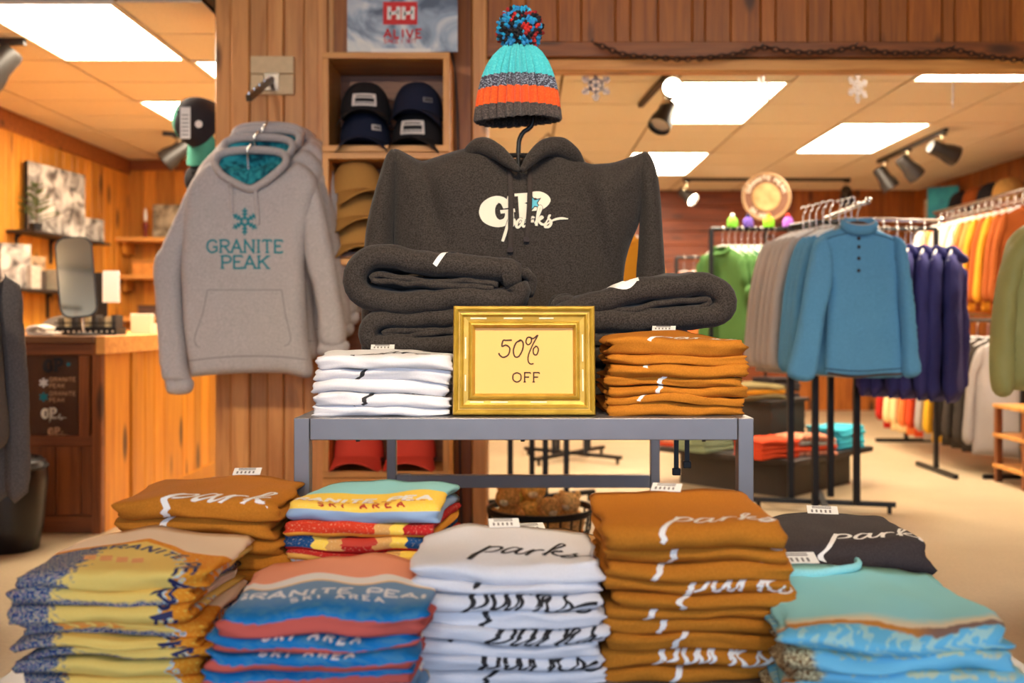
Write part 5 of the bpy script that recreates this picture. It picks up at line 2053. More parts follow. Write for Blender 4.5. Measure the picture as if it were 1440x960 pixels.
# mirror on the counter
mz = cz + 0.0005
mr = thing('table_mirror', 'tall rounded tilting mirror on a round foot on the counter', 'mirror', (fx(118) * 4.9 / 4.67, 4.9, mz), 0.34)
MB().lathe([(0, 0), (0.075, 0), (0.075, 0.008), (0.02, 0.014), (0, 0.014)], 24).build('foot', M_blackp, mr, smooth=True)
MB().cyl((0, 0, 0.01), (-0.01, 0, 0.13), 0.007, 8).build('stem', M_chrome, mr)
Mm = Matrix.Translation((-0.035, 0, 0.285)) @ Matrix.Rotation(math.radians(-5), 4, 'Y') @ Matrix.Rotation(math.radians(-7), 4, 'X')
MB().prism(rrect(0.085, 0.2, 0.05), -0.005, 0.012).move(Mm).build('frame', M_blackp, mr)
MB().prism(rrect(0.078, 0.193, 0.046), -0.0075, -0.0052).move(Mm).build('mirror_glass', plain('mirror_silver', (200, 188, 170), 0.06, 1.0), mr)

# things on the counter
tr = thing('display_tray', 'black wire tray full of small packaged goods on the counter', 'tray', (-1.93 - 0.28, 5.08, mz))
tw = 0.155
for z in (0.0, 0.028, 0.056):
    MB().tube([(-tw, -0.05, z + 0.004), (tw, -0.05, z + 0.004), (tw, 0.08, z + 0.004), (-tw, 0.08, z + 0.004)], 0.0035, 6, closed=True).build('wire', M_black, tr)
MB().box((-tw, -0.048, 0.001), (tw, 0.078, 0.04)).build('tray_body', M_blackp, tr)
for k in range(9):
    MB().box((-tw + 0.008 + k * 0.034, -0.03, 0.04), (-tw + 0.03 + k * 0.034, 0.06, 0.085 + 0.008 * (k % 3))).build('packet', plain(['pk_a', 'pk_b', 'pk_c'][k % 3], [(96, 84, 66), (208, 186, 140), (60, 54, 50)][k % 3], 0.6), tr)
for k in range(11):
    MB().box((-tw + 0.01 + k * 0.028, -0.0535, 0.012), (-tw + 0.018 + k * 0.028, -0.0515, 0.022)).build('price_dot', M_cream, tr)
tag(recalc(Roll([(0.03, 0.03), (-0.01, 0.045), (-0.05, 0.04), (-0.06, 0.02), (-0.03, 0.01), (0.06, 0.009)], 0.008, -0.05, 0.05, 2).mb(6).build('rolled_towel', fabric('cream_towel', (226, 216, 200), 0.05), smooth='all', loc=(fx(52), 4.74, mz), rot=(0, 0, PI / 2 * 0))), 'rolled cream cloth lying on the brown counter top', 'cloth')
lp = thing('card_reader', 'grey point-of-sale screen seen from behind on the counter', 'screen', (fx(75) * 5.1 / 4.67, 5.1, mz), 0.1)
MB().prism([(-0.13, 0.0), (0.11, 0.0), (0.11, 0.12), (-0.02, 0.085)], -0.008, 0.008).move(Matrix.Rotation(math.radians(-10), 4, 'X')).build('screen_panel', plain('grey_plastic', (150, 136, 120), 0.5), lp)
MB().box((-0.08, -0.0, 0), (0.08, 0.09, 0.012)).build('foot', M_blackp, lp)
ss = thing('sign_holder', 'white card in a black holder behind the counter mirror', 'sign', W(152, 470, 5.35).xy.to_3d() + Vector((0, 0, mz)))
MB().box((-0.04, 0, 0), (0.04, 0.05, 0.006)).build('foot', M_blackp, ss)
MB().box((-0.08, 0.01, 0.0), (-0.01, 0.02, 0.33)).build('holder', M_blackp, ss)
MB().box((-0.03, 0.0, 0.17), (0.06, 0.006, 0.34)).build('card', M_white, ss)
tag(MB().box((-0.055, -0.03, 0), (0.055, 0.03, 0.11)).build('ticket_box', plain('cream_box', (216, 202, 176), 0.6), loc=(-2.12, 5.55, mz), bevel=0.003), 'cream card box standing behind the packet tray', 'box')
tag(MB().box((-0.1, -0.05, 0), (0.1, 0.05, 0.055)).build('paper_stack', M_cream, loc=(-1.99 - 0.08, 5.9, mz), bevel=0.002), 'low stack of cream paper at the counter end', 'paper')

# wall shelves at the left --------------------------------------------------------------
M_blkwood = plain('black_stained_wood', (34, 26, 22), 0.55)


def wall_shelf(label, y0, y1, z):
    t = thing('bracket_shelf', label, 'shelf', (XL + 0.02, y0, z), 0, 'black shelves on the pine wall')
    MB().box((0, 0, -0.02), (0.2, y1 - y0, 0)).build('board', M_blkwood, t, bevel=0.002)
    for y in (0.12, (y1 - y0) * 0.5, y1 - y0 - 0.12):
        MB().prism([(0, -0.2), (0.014, -0.2), (0.014, -0.05), (0.05, -0.02), (0.17, -0.02), (0, -0.02)], y, y + 0.02).build('bracket', M_blkwood, t)
    return t


wall_shelf('upper black bracket shelf on the pine wall', 6.8, 8.05, 1.62)
wall_shelf('lower black bracket shelf on the pine wall', 6.6, 8.15, 1.215)


def canvas(label, loc, rotz, w, h, kind='snow_canvas', cols=((150, 142, 134), (66, 58, 52), (196, 188, 176))):
    t = thing('canvas_print', label, 'picture', loc, rotz)
    if kind not in MATS:
        m, nt, b = nt_new(kind)
        tc = node(nt, 'ShaderNodeTexCoord')
        nz = node(nt, 'ShaderNodeTexNoise', i_Scale=9.0, i_Detail=5.0, i_Distortion=0.6)
        nt.links.new(tc.outputs['Object'], nz.inputs['Vector'])
        rp = ramp(nt, [(0.36, lin(cols[1])), (0.5, lin(cols[0])), (0.62, lin(cols[2]))])
        nt.links.new(nz.outputs[0], rp.inputs[0])
        nt.links.new(rp.outputs[0], b.inputs['Base Color'])
        b.inputs['Roughness'].default_value = 0.6
    MB().box((-w / 2, 0, 0), (w / 2, 0.004, h)).build('picture_face', MATS[kind], t)
    MB().box((-w / 2, 0.0045, 0), (w / 2, 0.03, h)).build('stretcher', M_blackp, t)
    return t


canvas('large black and white mountain canvas on the upper black shelf', (XL + 0.12, 7.35, 1.6205), PI / 2 - 0.12, 0.72, 0.5)
canvas('small snowy photo standing at the end of the upper shelf', (XL + 0.13, 7.95, 1.6205), PI / 2 - 0.4, 0.2, 0.19)
canvas('small photo card at the near end of the lower black shelf', (XL + 0.13, 6.72, 1.2155), PI / 2 - 0.5, 0.22, 0.3)
canvas('small framed photo in the middle of the lower black shelf', (XL + 0.08, 7.1, 1.2155), PI / 2 - 0.3, 0.18, 0.24, 'brown_canvas', ((150, 120, 90), (80, 60, 44), (200, 170, 130)))
# fir sprig in a pot
pl = thing('potted_fir', 'small green fir sprig in a dark pot on the upper shelf', 'plant', (XL + 0.13, 7.0, 1.6205))
MB().lathe([(0, 0), (0.035, 0), (0.045, 0.06), (0.038, 0.06), (0.03, 0.02), (0, 0.02)], 14).build('pot', M_blackp, pl, smooth=True)
MB().cyl((0, 0, 0.02), (0.01, 0.0, 0.36), 0.005, 6, 0.002).build('stem', plain('twig', (90, 60, 30), 0.8), pl)
rr = random.Random(5)
nd = MB()
for k in range(26):
    z = 0.07 + 0.28 * k / 26
    a = k * 2.4
    L = 0.16 * (1.05 - k / 30)
    d = Vector((math.cos(a), math.sin(a), 0.35)).normalized()
    p0 = Vector((0, 0, z))
    nd.tube([p0, p0 + d * L], 0.0025, 4)
    for j in range(10):
        p = p0 + d * L * (j + 1) / 10
        for s in (-1, 1):
            e = (d * 0.6 + Vector((-d.y, d.x, 0.1)) * s).normalized() * 0.028
            nd.tube([p, p + e], [0.003, 0.001], 3)
o = nd.build('needles', plain('fir_green', (86, 100, 52), 0.8), pl)
o['kind'] = 'stuff'
items = [((6.86, 0.07, 0.07, 0.16), (170, 160, 146), 'white boxed item on the lower black shelf', 'white_box'), ((6.98, 0.07, 0.05, 0.13), (60, 48, 40), 'dark brown box on the lower black shelf', 'brown_box'),
         ((7.32, 0.1, 0.06, 0.15), (156, 142, 120), 'pale carton on the lower black shelf', 'pale_carton')]
for (y, w, d, h), c, lb, nm in items:
    tag(MB().box((-d, -w, 0), (d, w, h)).build(nm, plain(nm + '_mat', c, 0.7, noise_amt=0.15, nscale=30), loc=(XL + 0.13, y, 1.2155), bevel=0.003), lb, 'box')
for k, (y, c, s, nm) in enumerate(((7.55, (28, 128, 150), 0.055, 'teal'), (7.68, (206, 160, 40), 0.06, 'yellow'), (7.82, (40, 110, 160), 0.05, 'blue'), (7.94, (214, 140, 40), 0.05, 'orange'))):
    t = thing('plush_ball', f'{nm} round plush toy on the lower black shelf', 'toy', (XL + 0.13, y, 1.2155))
    MB().ell((0, 0, s), (s, s, s), 14, 9).build('plush_body', fabric('plush_' + nm, c, 0.3, fine=150), t, smooth='all')
    for e in (-1, 1):
        MB().ell((s * 0.85, e * s * 0.4, s * 1.3), (0.008, 0.008, 0.008), 8, 5).build('eye', M_blackp, t)

# shelves on the back wall of the left room
for k, z in enumerate((1.72, 1.395, 1.03)):
    t = thing('bracket_shelf', f'pale pine shelf on the back wall, {["top", "middle", "bottom"][k]} of three', 'shelf', (XL + 0.02, YBL - 0.02 - 0.3, z), 0, 'pine shelves on the back wall')
    MB().box((0, 0, -0.035), (1.9, 0.3, 0)).build('board', M_shelf_y, t, bevel=0.002)
    for x in (0.02, 0.9, 1.8):
        MB().box((x, 0.1, -0.14), (x + 0.03, 0.3, -0.035)).build('cleat', M_pine, t)
canvas('pale landscape photo leaning on the top pine shelf', (-3.02, YBL - 0.16, 1.7205), -0.05, 0.5, 0.3, 'grey_canvas', ((150, 140, 116), (84, 74, 60), (190, 178, 150)))
rr = random.Random(9)
bx = [((-3.28, 1.395, 0.24, 0.13), (214, 140, 60), 'orange'), ((-3.02, 1.395, 0.16, 0.16), (70, 90, 110), 'slate blue'), ((-2.82, 1.395, 0.2, 0.12), (196, 190, 180), 'pale grey'), ((-2.55, 1.395, 0.22, 0.15), (96, 120, 140), 'steel blue'),
      ((-3.2, 1.03, 0.3, 0.1), (90, 60, 44), 'dark brown'), ((-2.85, 1.03, 0.34, 0.16), (214, 176, 110), 'cream'), ((-2.5, 1.03, 0.25, 0.14), (150, 96, 60), 'rust brown')]
for (x, z, w, h), c, nm in bx:
    t = thing('storage_box', f'{nm} box on the {"middle" if z > 1.2 else "bottom"} pine shelf', 'box', (x, YBL - 0.18, z + 0.0005))
    MB().box((-w / 2, -0.1, 0), (w / 2, 0.1, h * 0.78)).build('box_body', plain('bx_' + nm.replace(' ', '_'), c, 0.7, noise_amt=0.2, nscale=20), t, bevel=0.003)
    MB().box((-w / 2 - 0.004, -0.104, h * 0.78), (w / 2 + 0.004, 0.104, h)).build('lid', plain('lid_' + nm.replace(' ', '_'), tuple(int(v * 0.85) for v in c), 0.7), t, bevel=0.003)
tr2 = thing('trophy', 'small red and white statuette on the top pine shelf', 'ornament', (-3.33, YBL - 0.16, 1.7205))
MB().lathe([(0, 0), (0.035, 0), (0.03, 0.02), (0.012, 0.03), (0.02, 0.09), (0.028, 0.12), (0.01, 0.15), (0, 0.15)], 12).build('base', plain('maroon', (120, 40, 34), 0.5), tr2, smooth=True)
MB().lathe([(0.012, 0.15), (0.016, 0.2), (0.008, 0.26), (0, 0.27)], 12).build('figure', M_white, tr2, smooth=True)

# grey hoodies at the left edge on their own rail
lg = thing('garment_rail', 'black garment rail at the left edge', 'rack', (-2.0, 3.2, 0))
MB().box((-0.7, -0.02, 0), (-0.15, 0.02, 0.03)).build('foot', M_black, lg)
MB().box((-0.42, -0.015, 0.03), (-0.39, 0.015, 1.5)).build('post', M_black, lg)
MB().cyl((-0.42, 0, 1.5), (0.25, 0, 1.5), 0.012, 10).build('rail', M_black, lg)
F_slate = fabric('slate_fleece', (104, 98, 96), 0.25, fine=250)
for k, (x, rz) in enumerate(((-1.785, 0.10), (-1.87, 0.02), (-1.96, -0.05))):
    t = thing('hanging_hoodie', f'slate grey hoodie at the left edge, {ORD[k]} on its rail', 'hoodie', (x, 3.2, 0.38), PI / 2 + rz, 'slate hoodies at the left edge')
    Puff([(-0.25, 0.18), (0.25, 0.18), (0.25, 0.55), (0.22, 0.75), (0.08, 0.86), (-0.08, 0.86), (-0.22, 0.75), (-0.25, 0.55)], 0.035, 0.07, 0.03, folds(k + 3, 0.014)).mb().build('body', F_slate, t, smooth='all')
    for s in (-1, 1):
        Puff([(s * p, z) for p, z in [(0.19, 0.78), (0.25, 0.72), (0.29, 0.5), (0.32, 0.25), (0.32, 0.02), (0.25, 0.0), (0.24, 0.25), (0.21, 0.5), (0.17, 0.68)][::s]], 0.05, 0.05, 0.025, folds(k + 8, 0.016, 9, 5)).mb().build('sleeve', F_slate, t, smooth='all', loc=(0, -0.04, 0))
    MB().tube([tuple(p) for p in catmull([(-0.18, 0, 0.8), (0, 0, 0.9), (0.18, 0, 0.8)], 0.02)], 0.008, 8).build('hanger', M_blackp, t)
    MB().tube([tuple(p) for p in catmull([(0, 0, 0.9), (0, 0, 1.08), (0.015, 0, 1.135), (0, 0, 1.145), (-0.015, 0, 1.12)], 0.02)], 0.003, 6).build('hanger_hook', M_chrome, t)
bn = thing('waste_bin', 'black rounded bin with a bag liner below the counter', 'bin', (W(14, 700, 4.35).x, 4.35, 0))
MB().lathe([(0, 0), (0.115, 0), (0.135, 0.1), (0.15, 0.3), (0.145, 0.38), (0.12, 0.4), (0.1, 0.3), (0, 0.3)], 22, f=lambda a, z: 1 + 0.03 * n3(math.cos(a) * 2, math.sin(a) * 2, z * 9)).build('bag', plain('black_bag', (26, 22, 22), 0.35), bn, smooth='all')
MB().tube([(0.148 * math.cos(a), 0.148 * math.sin(a), 0.36) for a in np.linspace(0, 2 * PI, 25)[:-1]], 0.008, 6, closed=True).build('rim', M_blackp, bn, smooth=True)
# ------------------------------------------------------------------ hanging garments
def shirt_proto(mat, L=0.66, w=0.23, T=0.026, sleeve=0.60, seed=1, collar_m=None, hanger_m=None, h=0.03, hood=False):
    """Parts of a shirt on a hanger (hem at z = 0, facing -y) as a list of (name, mesh)."""
    out = []
    sh = L - 0.03
    b = Puff([(-w, 0), (w, 0), (w * 0.98, L * 0.35), (w * 0.93, L - 0.2), (w * 0.86, sh - 0.03), (w * 0.4, L), (0.06, L + 0.005), (0, L - 0.02), (-0.06, L + 0.005), (-w * 0.4, L), (-w * 0.86, sh - 0.03), (-w * 0.93, L - 0.2), (-w * 0.98, L * 0.35)], T, 0.06, h, folds(seed, 0.014, 8, 2.5))
    out.append(('body', b.mb().mesh('shirt_body', mat, 'all')))
    for s in (-1, 1):
        pts = [(w * 0.7, sh + 0.0), (w * 0.93, sh - 0.05), (w * 1.12, sh - 0.22), (w * 1.22, sh - sleeve * 0.7), (w * 1.25, sh - sleeve), (w * 0.98, sh - sleeve - 0.01), (w * 0.95, sh - sleeve * 0.7), (w * 0.88, sh - 0.25), (w * 0.7, sh - 0.12)]
        pts = [(s * x, z) for x, z in pts]
        if s < 0:
            pts = pts[::-1]
        mb = Puff(pts, T * 1.5, 0.05, h * 0.8, folds(seed + 5 * s, 0.014, 9, 4)).mb().move(Matrix.Translation((0, -0.012, 0)))
        out.append(('sleeve', mb.mesh('shirt_sleeve', mat, 'all')))
    ring = [(0.07 * math.cos(a), -0.02 - 0.045 * math.sin(a) * 0.7, L - 0.012 + (0.02 if math.sin(a) < 0 else -0.028 * math.sin(a))) for a in np.linspace(0, 2 * PI, 17)[:-1]]
    out.append(('collar', MB().tube(ring, 0.012 if not hood else 0.022, 8, closed=True).mesh('shirt_collar', collar_m or mat, 'all')))
    hg = MB().tube([tuple(p) for p in catmull([(-w * 0.8, 0, L - 0.055), (-0.1, 0, L - 0.005), (0, 0, L + 0.02), (0.1, 0, L - 0.005), (w * 0.8, 0, L - 0.055)], 0.03)], 0.007, 6)
    out.append(('hanger', hg.mesh('shirt_hanger', hanger_m or M_white, 'all')))
    hk = MB().tube([tuple(p) for p in catmull([(0, 0, L + 0.02), (0, 0, L + 0.1), (0.016, 0, L + 0.125), (0.004, 0, L + 0.145), (-0.014, 0, L + 0.13)], 0.012)], 0.0035, 6)
    out.append(('hanger_hook', hk.mesh('hanger_hook', M_chrome, 'all')))
    return out


def hang(parts, label, loc, rotz, group=None, mat=None, name='hanging_shirt', cat='shirt'):
    t = thing(name, label, cat, loc, rotz, group)
    for n_, me in parts:
        o = bpy.data.objects.new(n_, mat_mesh(me, mat) if mat and n_ in ('body', 'sleeve', 'collar') else me)
        COL.objects.link(o)
        o.parent = t
    return t


def rack4(label, cx, cy, r, ang, zt, foot=0.42, arms=()):
    t = thing('garment_rack', label, 'rack', (cx, cy, 0))
    for k in range(4):
        a = ang + k * PI / 2
        x, y = r * math.cos(a), r * math.sin(a)
        MB().box((x - 0.015, y - 0.015, 0.05), (x + 0.015, y + 0.015, zt)).build('post', M_black, t)
        fo = MB().box((0, -0.014, 0.035), (foot, 0.014, 0.06)).move(Matrix.Rotation(a + 0.3, 4, 'Z')).build('foot', M_black, t)
        e = Matrix.Rotation(a + 0.3, 4, 'Z') @ Vector((foot - 0.03, 0, 0))
        MB().cyl((e.x, e.y, 0), (e.x, e.y, 0.036), 0.012, 8).build('caster', M_black, fo)
    MB().tube([(r * math.cos(ang + k * PI / 2), r * math.sin(ang + k * PI / 2), zt) for k in range(4)], 0.012, 8, closed=True).build('top_ring', M_black, t)
    for (dx, dy, z0, z1) in arms:
        d = Vector((dx, dy, 0)).normalized()
        MB().tube([(0, 0, z0 - 0.05), (d.x * 0.05, d.y * 0.05, z0), (dx, dy, z1)], 0.011, 8).build('arm', M_chrome, t, smooth=True)
        MB().ell((dx, dy, z1 + 0.004), (0.016, 0.016, 0.016), 8, 6).build('arm_knob', M_chrome, t, smooth='all')
    MB().cyl((0, 0, zt - 0.08), (0, 0, zt + 0.03), 0.012, 8).build('core_post', M_black, t)
    return t


# rack with the blue quarter-button pullovers
F_teal = fabric('blue_teal_knit', (88, 146, 186), 0.12, fine=260)
F_teald = fabric('dark_seam', (40, 50, 58), 0.1)
F_lgrey = fabric('pale_grey_knit', (168, 158, 152), 0.1)
F_navy = fabric('navy_violet_fleece', (58, 56, 112), 0.15)
F_green = fabric('green_jersey', (20, 96, 56), 0.12)
F_lgreen = fabric('sage_jersey', (78, 118, 62), 0.12)

rack4('black four-way rack holding the blue pullovers', 1.575, 5.22, 0.17, math.radians(-30), 1.5, 0.36, [(-0.06, -0.86, 1.53, 1.52), (0.62, 0.0, 1.53, 1.52)])
TY = 4.44
TS = TY / 1400
tp = lambda pts: [((x - 1206) * TS, (532 - y) * TS) for x, y in pts]
ts = thing('hanging_pullover', 'blue button-neck pullover at the front of its rack', 'shirt', ((1206 - 735) * TS, TY, 1 - (532 - 450) * TS), 0, 'blue pullovers on the four-way rack')
tb = Puff(tp([(1160, 526), (1200, 531), (1240, 528), (1270, 527), (1267, 470), (1263, 420), (1262, 394), (1268, 350), (1264, 338), (1250, 330), (1226, 322), (1206, 326), (1186, 320), (1164, 328), (1146, 338), (1150, 352), (1165, 394), (1164, 430), (1162, 480)]), 0.034, 0.032, 0.014, folds(4, 0.012, 7, 2))
tb.mb().build('body', F_teal, ts, smooth='all')
Puff(tp([(1158, 331), (1142, 342), (1132, 380), (1122, 440), (1112, 490), (1105, 527), (1140, 533), (1150, 490), (1158, 440), (1168, 398), (1168, 360)]), 0.04, 0.026, 0.013, folds(7, 0.012, 8, 4)).mb().build('sleeve', F_teal, ts, smooth='all', loc=(0, -0.03, 0))
Puff(tp([(1252, 331), (1268, 342), (1277, 390), (1283, 440), (1287, 490), (1290, 524), (1266, 527), (1264, 480), (1260, 430), (1258, 398), (1254, 370)]), 0.04, 0.026, 0.013, folds(9, 0.012, 8, 4)).mb().build('sleeve', F_teal, ts, smooth='all', loc=(0, -0.03, 0))
tS = lambda x, z, off: (x, tb.S(x, z)[1] - off, z)
for st_ in [('c', tp([(1160, 518), (1200, 521), (1240, 519), (1268, 517)]), 0.002), ('c', tp([(1150, 334), (1156, 350), (1162, 375), (1166, 394)]), 0.0018), ('c', tp([(1256, 334), (1254, 355), (1257, 380), (1262, 394)]), 0.0018), ('c', tp([(1152, 340), (1170, 333), (1188, 329)]), 0.0018), ('c', tp([(1226, 330), (1245, 335), (1262, 342)]), 0.0018)]:
    put_print(tS, strokes2d([st_], 0.02), F_teald, 'seam', ts, off=0.0012)
put_print(tS, strokes2d([('c', tp([(1162, 524), (1200, 529), (1240, 526), (1268, 525)]), 0.005)], 0.02), fabric('brown_trim', (84, 66, 58), 0.1), 'hem_trim', ts, off=0.002)
put_print(tS, fill2d(tp([(1197, 388), (1210, 388), (1210, 330), (1197, 330)]), 0.02), F_teal, 'placket', ts, off=0.004)
for py in (336, 348, 364, 381):
    x, z = tp([(1203.5, py)])[0]
    MB().ell((x, tb.S(x, z)[1] - 0.006, z), (0.0085, 0.004, 0.0085), 10, 6).build('button', M_blackp, ts, smooth='all')
ring = [(0.068 * math.cos(a), -0.02 - 0.04 * math.sin(a), tp([(0, 318)])[0][1] + (0.012 if math.sin(a) < 0 else -0.025 * math.sin(a))) for a in np.linspace(0, 2 * PI, 17)[:-1]]
MB().tube(ring, 0.016, 8, closed=True, flat=1.6).build('collar', F_teal, ts, smooth='all')
MB().tube([(p[0], p[1], p[2] + 0.024) for p in ring], 0.004, 6, closed=True).build('collar_edge', F_lgrey, ts, smooth='all')
MB().ell((0, 0.0, tp([(0, 318)])[0][1] - 0.005), (0.062, 0.03, 0.03), 12, 6).build('neck_lining', fabric('brown_lining', (70, 56, 54), 0.1), ts, smooth='all')
MB().tube([tuple(p) for p in catmull([(0, 0, 0.66), (0, 0, 0.74), (0.015, 0, 0.77), (0, 0, 0.785), (-0.014, 0, 0.765)], 0.012)], 0.004, 6).build('hanger_hook', M_chrome, ts, smooth=True)
sp_ = shirt_proto(F_teal, 0.66, 0.225, seed=3, collar_m=F_lgrey)
for k in range(3):
    hang(sp_, f'blue pullover hanging {ORD[k + 1]} in its row on the rack', (1.49 - 0.01 * k, TY + 0.07 + 0.055 * k, 0.755), 0.04 * (k - 1) - 0.1, 'blue pullovers on the four-way rack', name='hanging_pullover')
sg_ = shirt_proto(F_lgrey, 0.68, 0.235, seed=5)
for k in range(5):
    hang(sg_, f'pale grey pullover behind the blue ones, {ORD[k]} in its row', (1.455 - 0.012 * k, TY + 0.27 + 0.07 * k, 0.745), -0.12 + 0.05 * (k % 3), 'pale grey pullovers on the four-way rack', name='hanging_pullover')
sn_ = shirt_proto(F_navy, 0.74, 0.25, T=0.03, sleeve=0.66, seed=8, hood=True)
for k in range(7):
    hang(sn_, f'navy violet hoodie right of the blue pullovers, {ORD[k]} along its arm', (1.78 + 0.062 * k, 5.1 - 0.02 * k, 0.625 - 0.004 * k), PI / 2 - 0.5 - 0.05 * (k % 2), 'navy hoodies on the four-way rack', name='hanging_hoodie', cat='hoodie')

# long rail with green shirts
gy = 6.55
gr = thing('garment_rack', 'long black rail rack holding the green shirts', 'rack', (1.9, gy, 0))
gzb = 1 + 128 * gy / 1400
MB().cyl((-0.66, 0, gzb), (0.82, 0, gzb), 0.014, 10).build('rail', M_black, gr)
for x in (-0.66, 0.82):
    MB().box((x - 0.014, -0.014, 0.03), (x + 0.014, 0.014, gzb)).build('post', M_black, gr)
    MB().box((x - 0.016, -0.3, 0), (x + 0.016, 0.3, 0.03)).build('foot', M_black, gr)
sgr = shirt_proto(F_green, 0.64, 0.22, seed=11, sleeve=0.3)
for k in range(9):
    m_ = F_lgreen if k < 3 else None
    hang(sgr, f'{"sage" if k < 3 else "deep green"} shirt on the long rail, {ORD[k]} from its left end', (1.315 + 0.042 * k, gy, gzb - 0.64 - 0.13), -0.95 + 0.05 * (k % 2), 'green shirts on the long rail', m_)
spk = shirt_proto(fabric('peach_jersey', (236, 160, 110), 0.1), 0.62, 0.21, seed=13, sleeve=0.3)
F_cream2, F_mint, F_orange, F_must, F_rust = fabric('cream_cotton', (232, 206, 150), 0.08), fabric('mint_cotton', (176, 206, 186), 0.08), fabric('orange_cotton', (226, 120, 60), 0.08), fabric('mustard_cotton', (206, 138, 34), 0.08), fabric('rust_cotton', (150, 74, 26), 0.1)
for k in range(6):
    hang(spk, f'{["white", "peach"][k % 2]} shirt at the right end of the long rail, {ORD[k]} along', (2.28 + 0.06 * k, gy, gzb - 0.62 - 0.13), -0.9, 'pale shirts on the long rail', F_white if k % 2 == 0 else None)
# bright knit hats sitting on that rail
for k, (px, c, nm) in enumerate(((1030, (120, 200, 60), 'pale green'), (1052, (96, 70, 150), 'violet'), (1081, (130, 214, 40), 'lime and orange'), (1108, (150, 90, 180), 'purple and red'))):
    t = thing('bobble_hat', f'{nm} bobble hat on top of the long rail', 'hat', ((px - 735) * gy / 1400, gy, gzb + 0.045), 0.3, 'bobble hats on the long rail')
    MB().lathe([(0.034, -0.03), (0.036, -0.01), (0.033, 0.015), (0.02, 0.032), (0, 0.036)], 16).build('knit_body', fabric('bob_' + nm.replace(' ', '_'), c, 0.4, fine=120), t, smooth='all')
    MB().ell((0, 0, 0.042), (0.016, 0.016, 0.016), 10, 7).build('bobble', fabric(['bobw', 'bobd', 'bobo', 'bobr'][k], [(230, 226, 214), (40, 30, 60), (230, 120, 40), (200, 50, 40)][k], 0.3), t, smooth='all')
# small rail with orange shirts behind
sy = 7.9
sr = thing('garment_rack', 'low black rail with orange shirts by the back wall', 'rack', (1.42, sy, 0))
szb = 1 + 88 * sy / 1400
MB().cyl((-0.2, 0, szb), (0.3, 0, szb), 0.013, 10).build('rail', M_black, sr)
for x in (-0.2, 0.3):
    MB().box((x - 0.013, -0.013, 0), (x + 0.013, 0.013, szb)).build('post', M_black, sr)
for k in range(4):
    hang(spk, f'orange shirt on the low rail by the back wall, {ORD[k]} from the left', (1.28 + 0.08 * k, sy, szb - 0.75), -0.8, 'orange shirts on the low rail', F_orange)

# racks seen under the metal table
rack4('black four-way rack seen under the metal table, nearer one', 0.085, 5.36, 0.155, math.radians(12.6), 1.5, 0.36, [(0.42, -0.1, 2.0, 1.72), (-0.18, -0.2, 1.78, 1.76)])
rack4('black four-way rack seen under the metal table, farther one', 0.35, 7.15, 0.16, math.radians(35), 1.4, 0.42, [(-0.3, -0.3, 1.5, 1.48)])
smu = shirt_proto(F_must, 0.66, 0.22, seed=15)
for k in range(3):
    hang(smu, f'mustard shirt behind the charcoal hoodie sleeve, {ORD[k]} in depth', (0.52, 5.26 + 0.05 * k, 0.78), 0.1 * k, 'mustard shirts behind the hoodie')
for k in range(4):
    t = thing('empty_hanger', f'clear hanger on the rack behind the knit hat, {ORD[k]} in its row', 'hanger', (-0.06 + 0.03 * k, 5.14 + 0.04 * k, 1.56), 0.9, 'empty hangers behind the knit hat')
    MB().tube([tuple(p) for p in catmull([(0, 0, 0.08), (0, 0, 0.18), (0.016, 0, 0.205), (0, 0, 0.225), (-0.016, 0, 0.21)], 0.01)], 0.004, 6).build('hook', M_chrome, t, smooth=True)
    MB().tube([(-0.19, 0, 0.0), (0, 0, 0.08), (0.19, 0, 0.0)], 0.006, 6).build('bar', M_chrome, t)

# low dark display table with folded stacks
dt = thing('plinth_table', 'low black display table with colourful folded shirts', 'table', (1.49, 6.12, 0), PI / 4)
DZ = 0.225
MB().box((-0.37, -0.37, 0), (0.37, 0.37, DZ - 0.03)).build('plinth', plain('charcoal_laminate', (44, 36, 30), 0.55), dt)
MB().box((-0.47, -0.47, DZ - 0.03), (0.47, 0.47, DZ)).build('tabletop', M_blkwood, dt, bevel=0.002)


def far_stack(where, colour, x, y, n, mats, rot=0.0, z=DZ, Wd=0.28, D=0.23, T=0.026, seed=1):
    rr_ = random.Random(seed)
    for j in range(n):
        i = n - 1 - j
        t = thing('folded_tee', f'{colour} tee, {"top" if i == 0 else ORD[i] + " from top"} of {where}', 'shirt', (x + rr_.uniform(-.004, .004), y, z + 0.0005 + j * T), rot, where)
        recalc(Fold(Wd, D, T * 1.03, seed * 2.3 + j, 0.004).mb(14).build('folded_body', mats[i % len(mats)], t, smooth='all'))


F_redo = fabric('red_orange_jersey', (204, 70, 34), 0.1)
F_sage = fabric('grey_green_jersey', (132, 144, 112), 0.1)
F_cy = fabric('cyan_jersey', (70, 186, 206), 0.1)
F_pat = fabric('patterned_jersey', (190, 120, 90), 0.8, fine=40)
F_pat2 = fabric('patterned_grey_jersey', (150, 150, 140), 0.7, fine=45)
far_stack('the red stack on the low table', 'red orange', 1.40, 5.66, 4, [F_redo], 0.5, seed=21)
far_stack('the grey-green stack on the low table', 'grey green', 1.10, 5.98, 4, [F_sage], 0.75, seed=22)
far_stack('the patterned stack on the low table', 'patterned rust', 1.66, 5.82, 4, [F_pat, F_pat2, F_redo], 0.2, seed=23)
far_stack('the cyan stack on the low table', 'cyan', 1.93, 6.1, 5, [F_cy], 0.7, seed=24)
far_stack('the leftmost stack on the low table', 'dusky red', 0.95, 6.2, 2, [F_pat, F_redo], 0.78, Wd=0.2, D=0.18, seed=25)
rs_ = thing('riser', 'dark riser block in the middle of the low black table', 'riser', (1.49, 6.25, DZ + 0.0005), PI / 4)
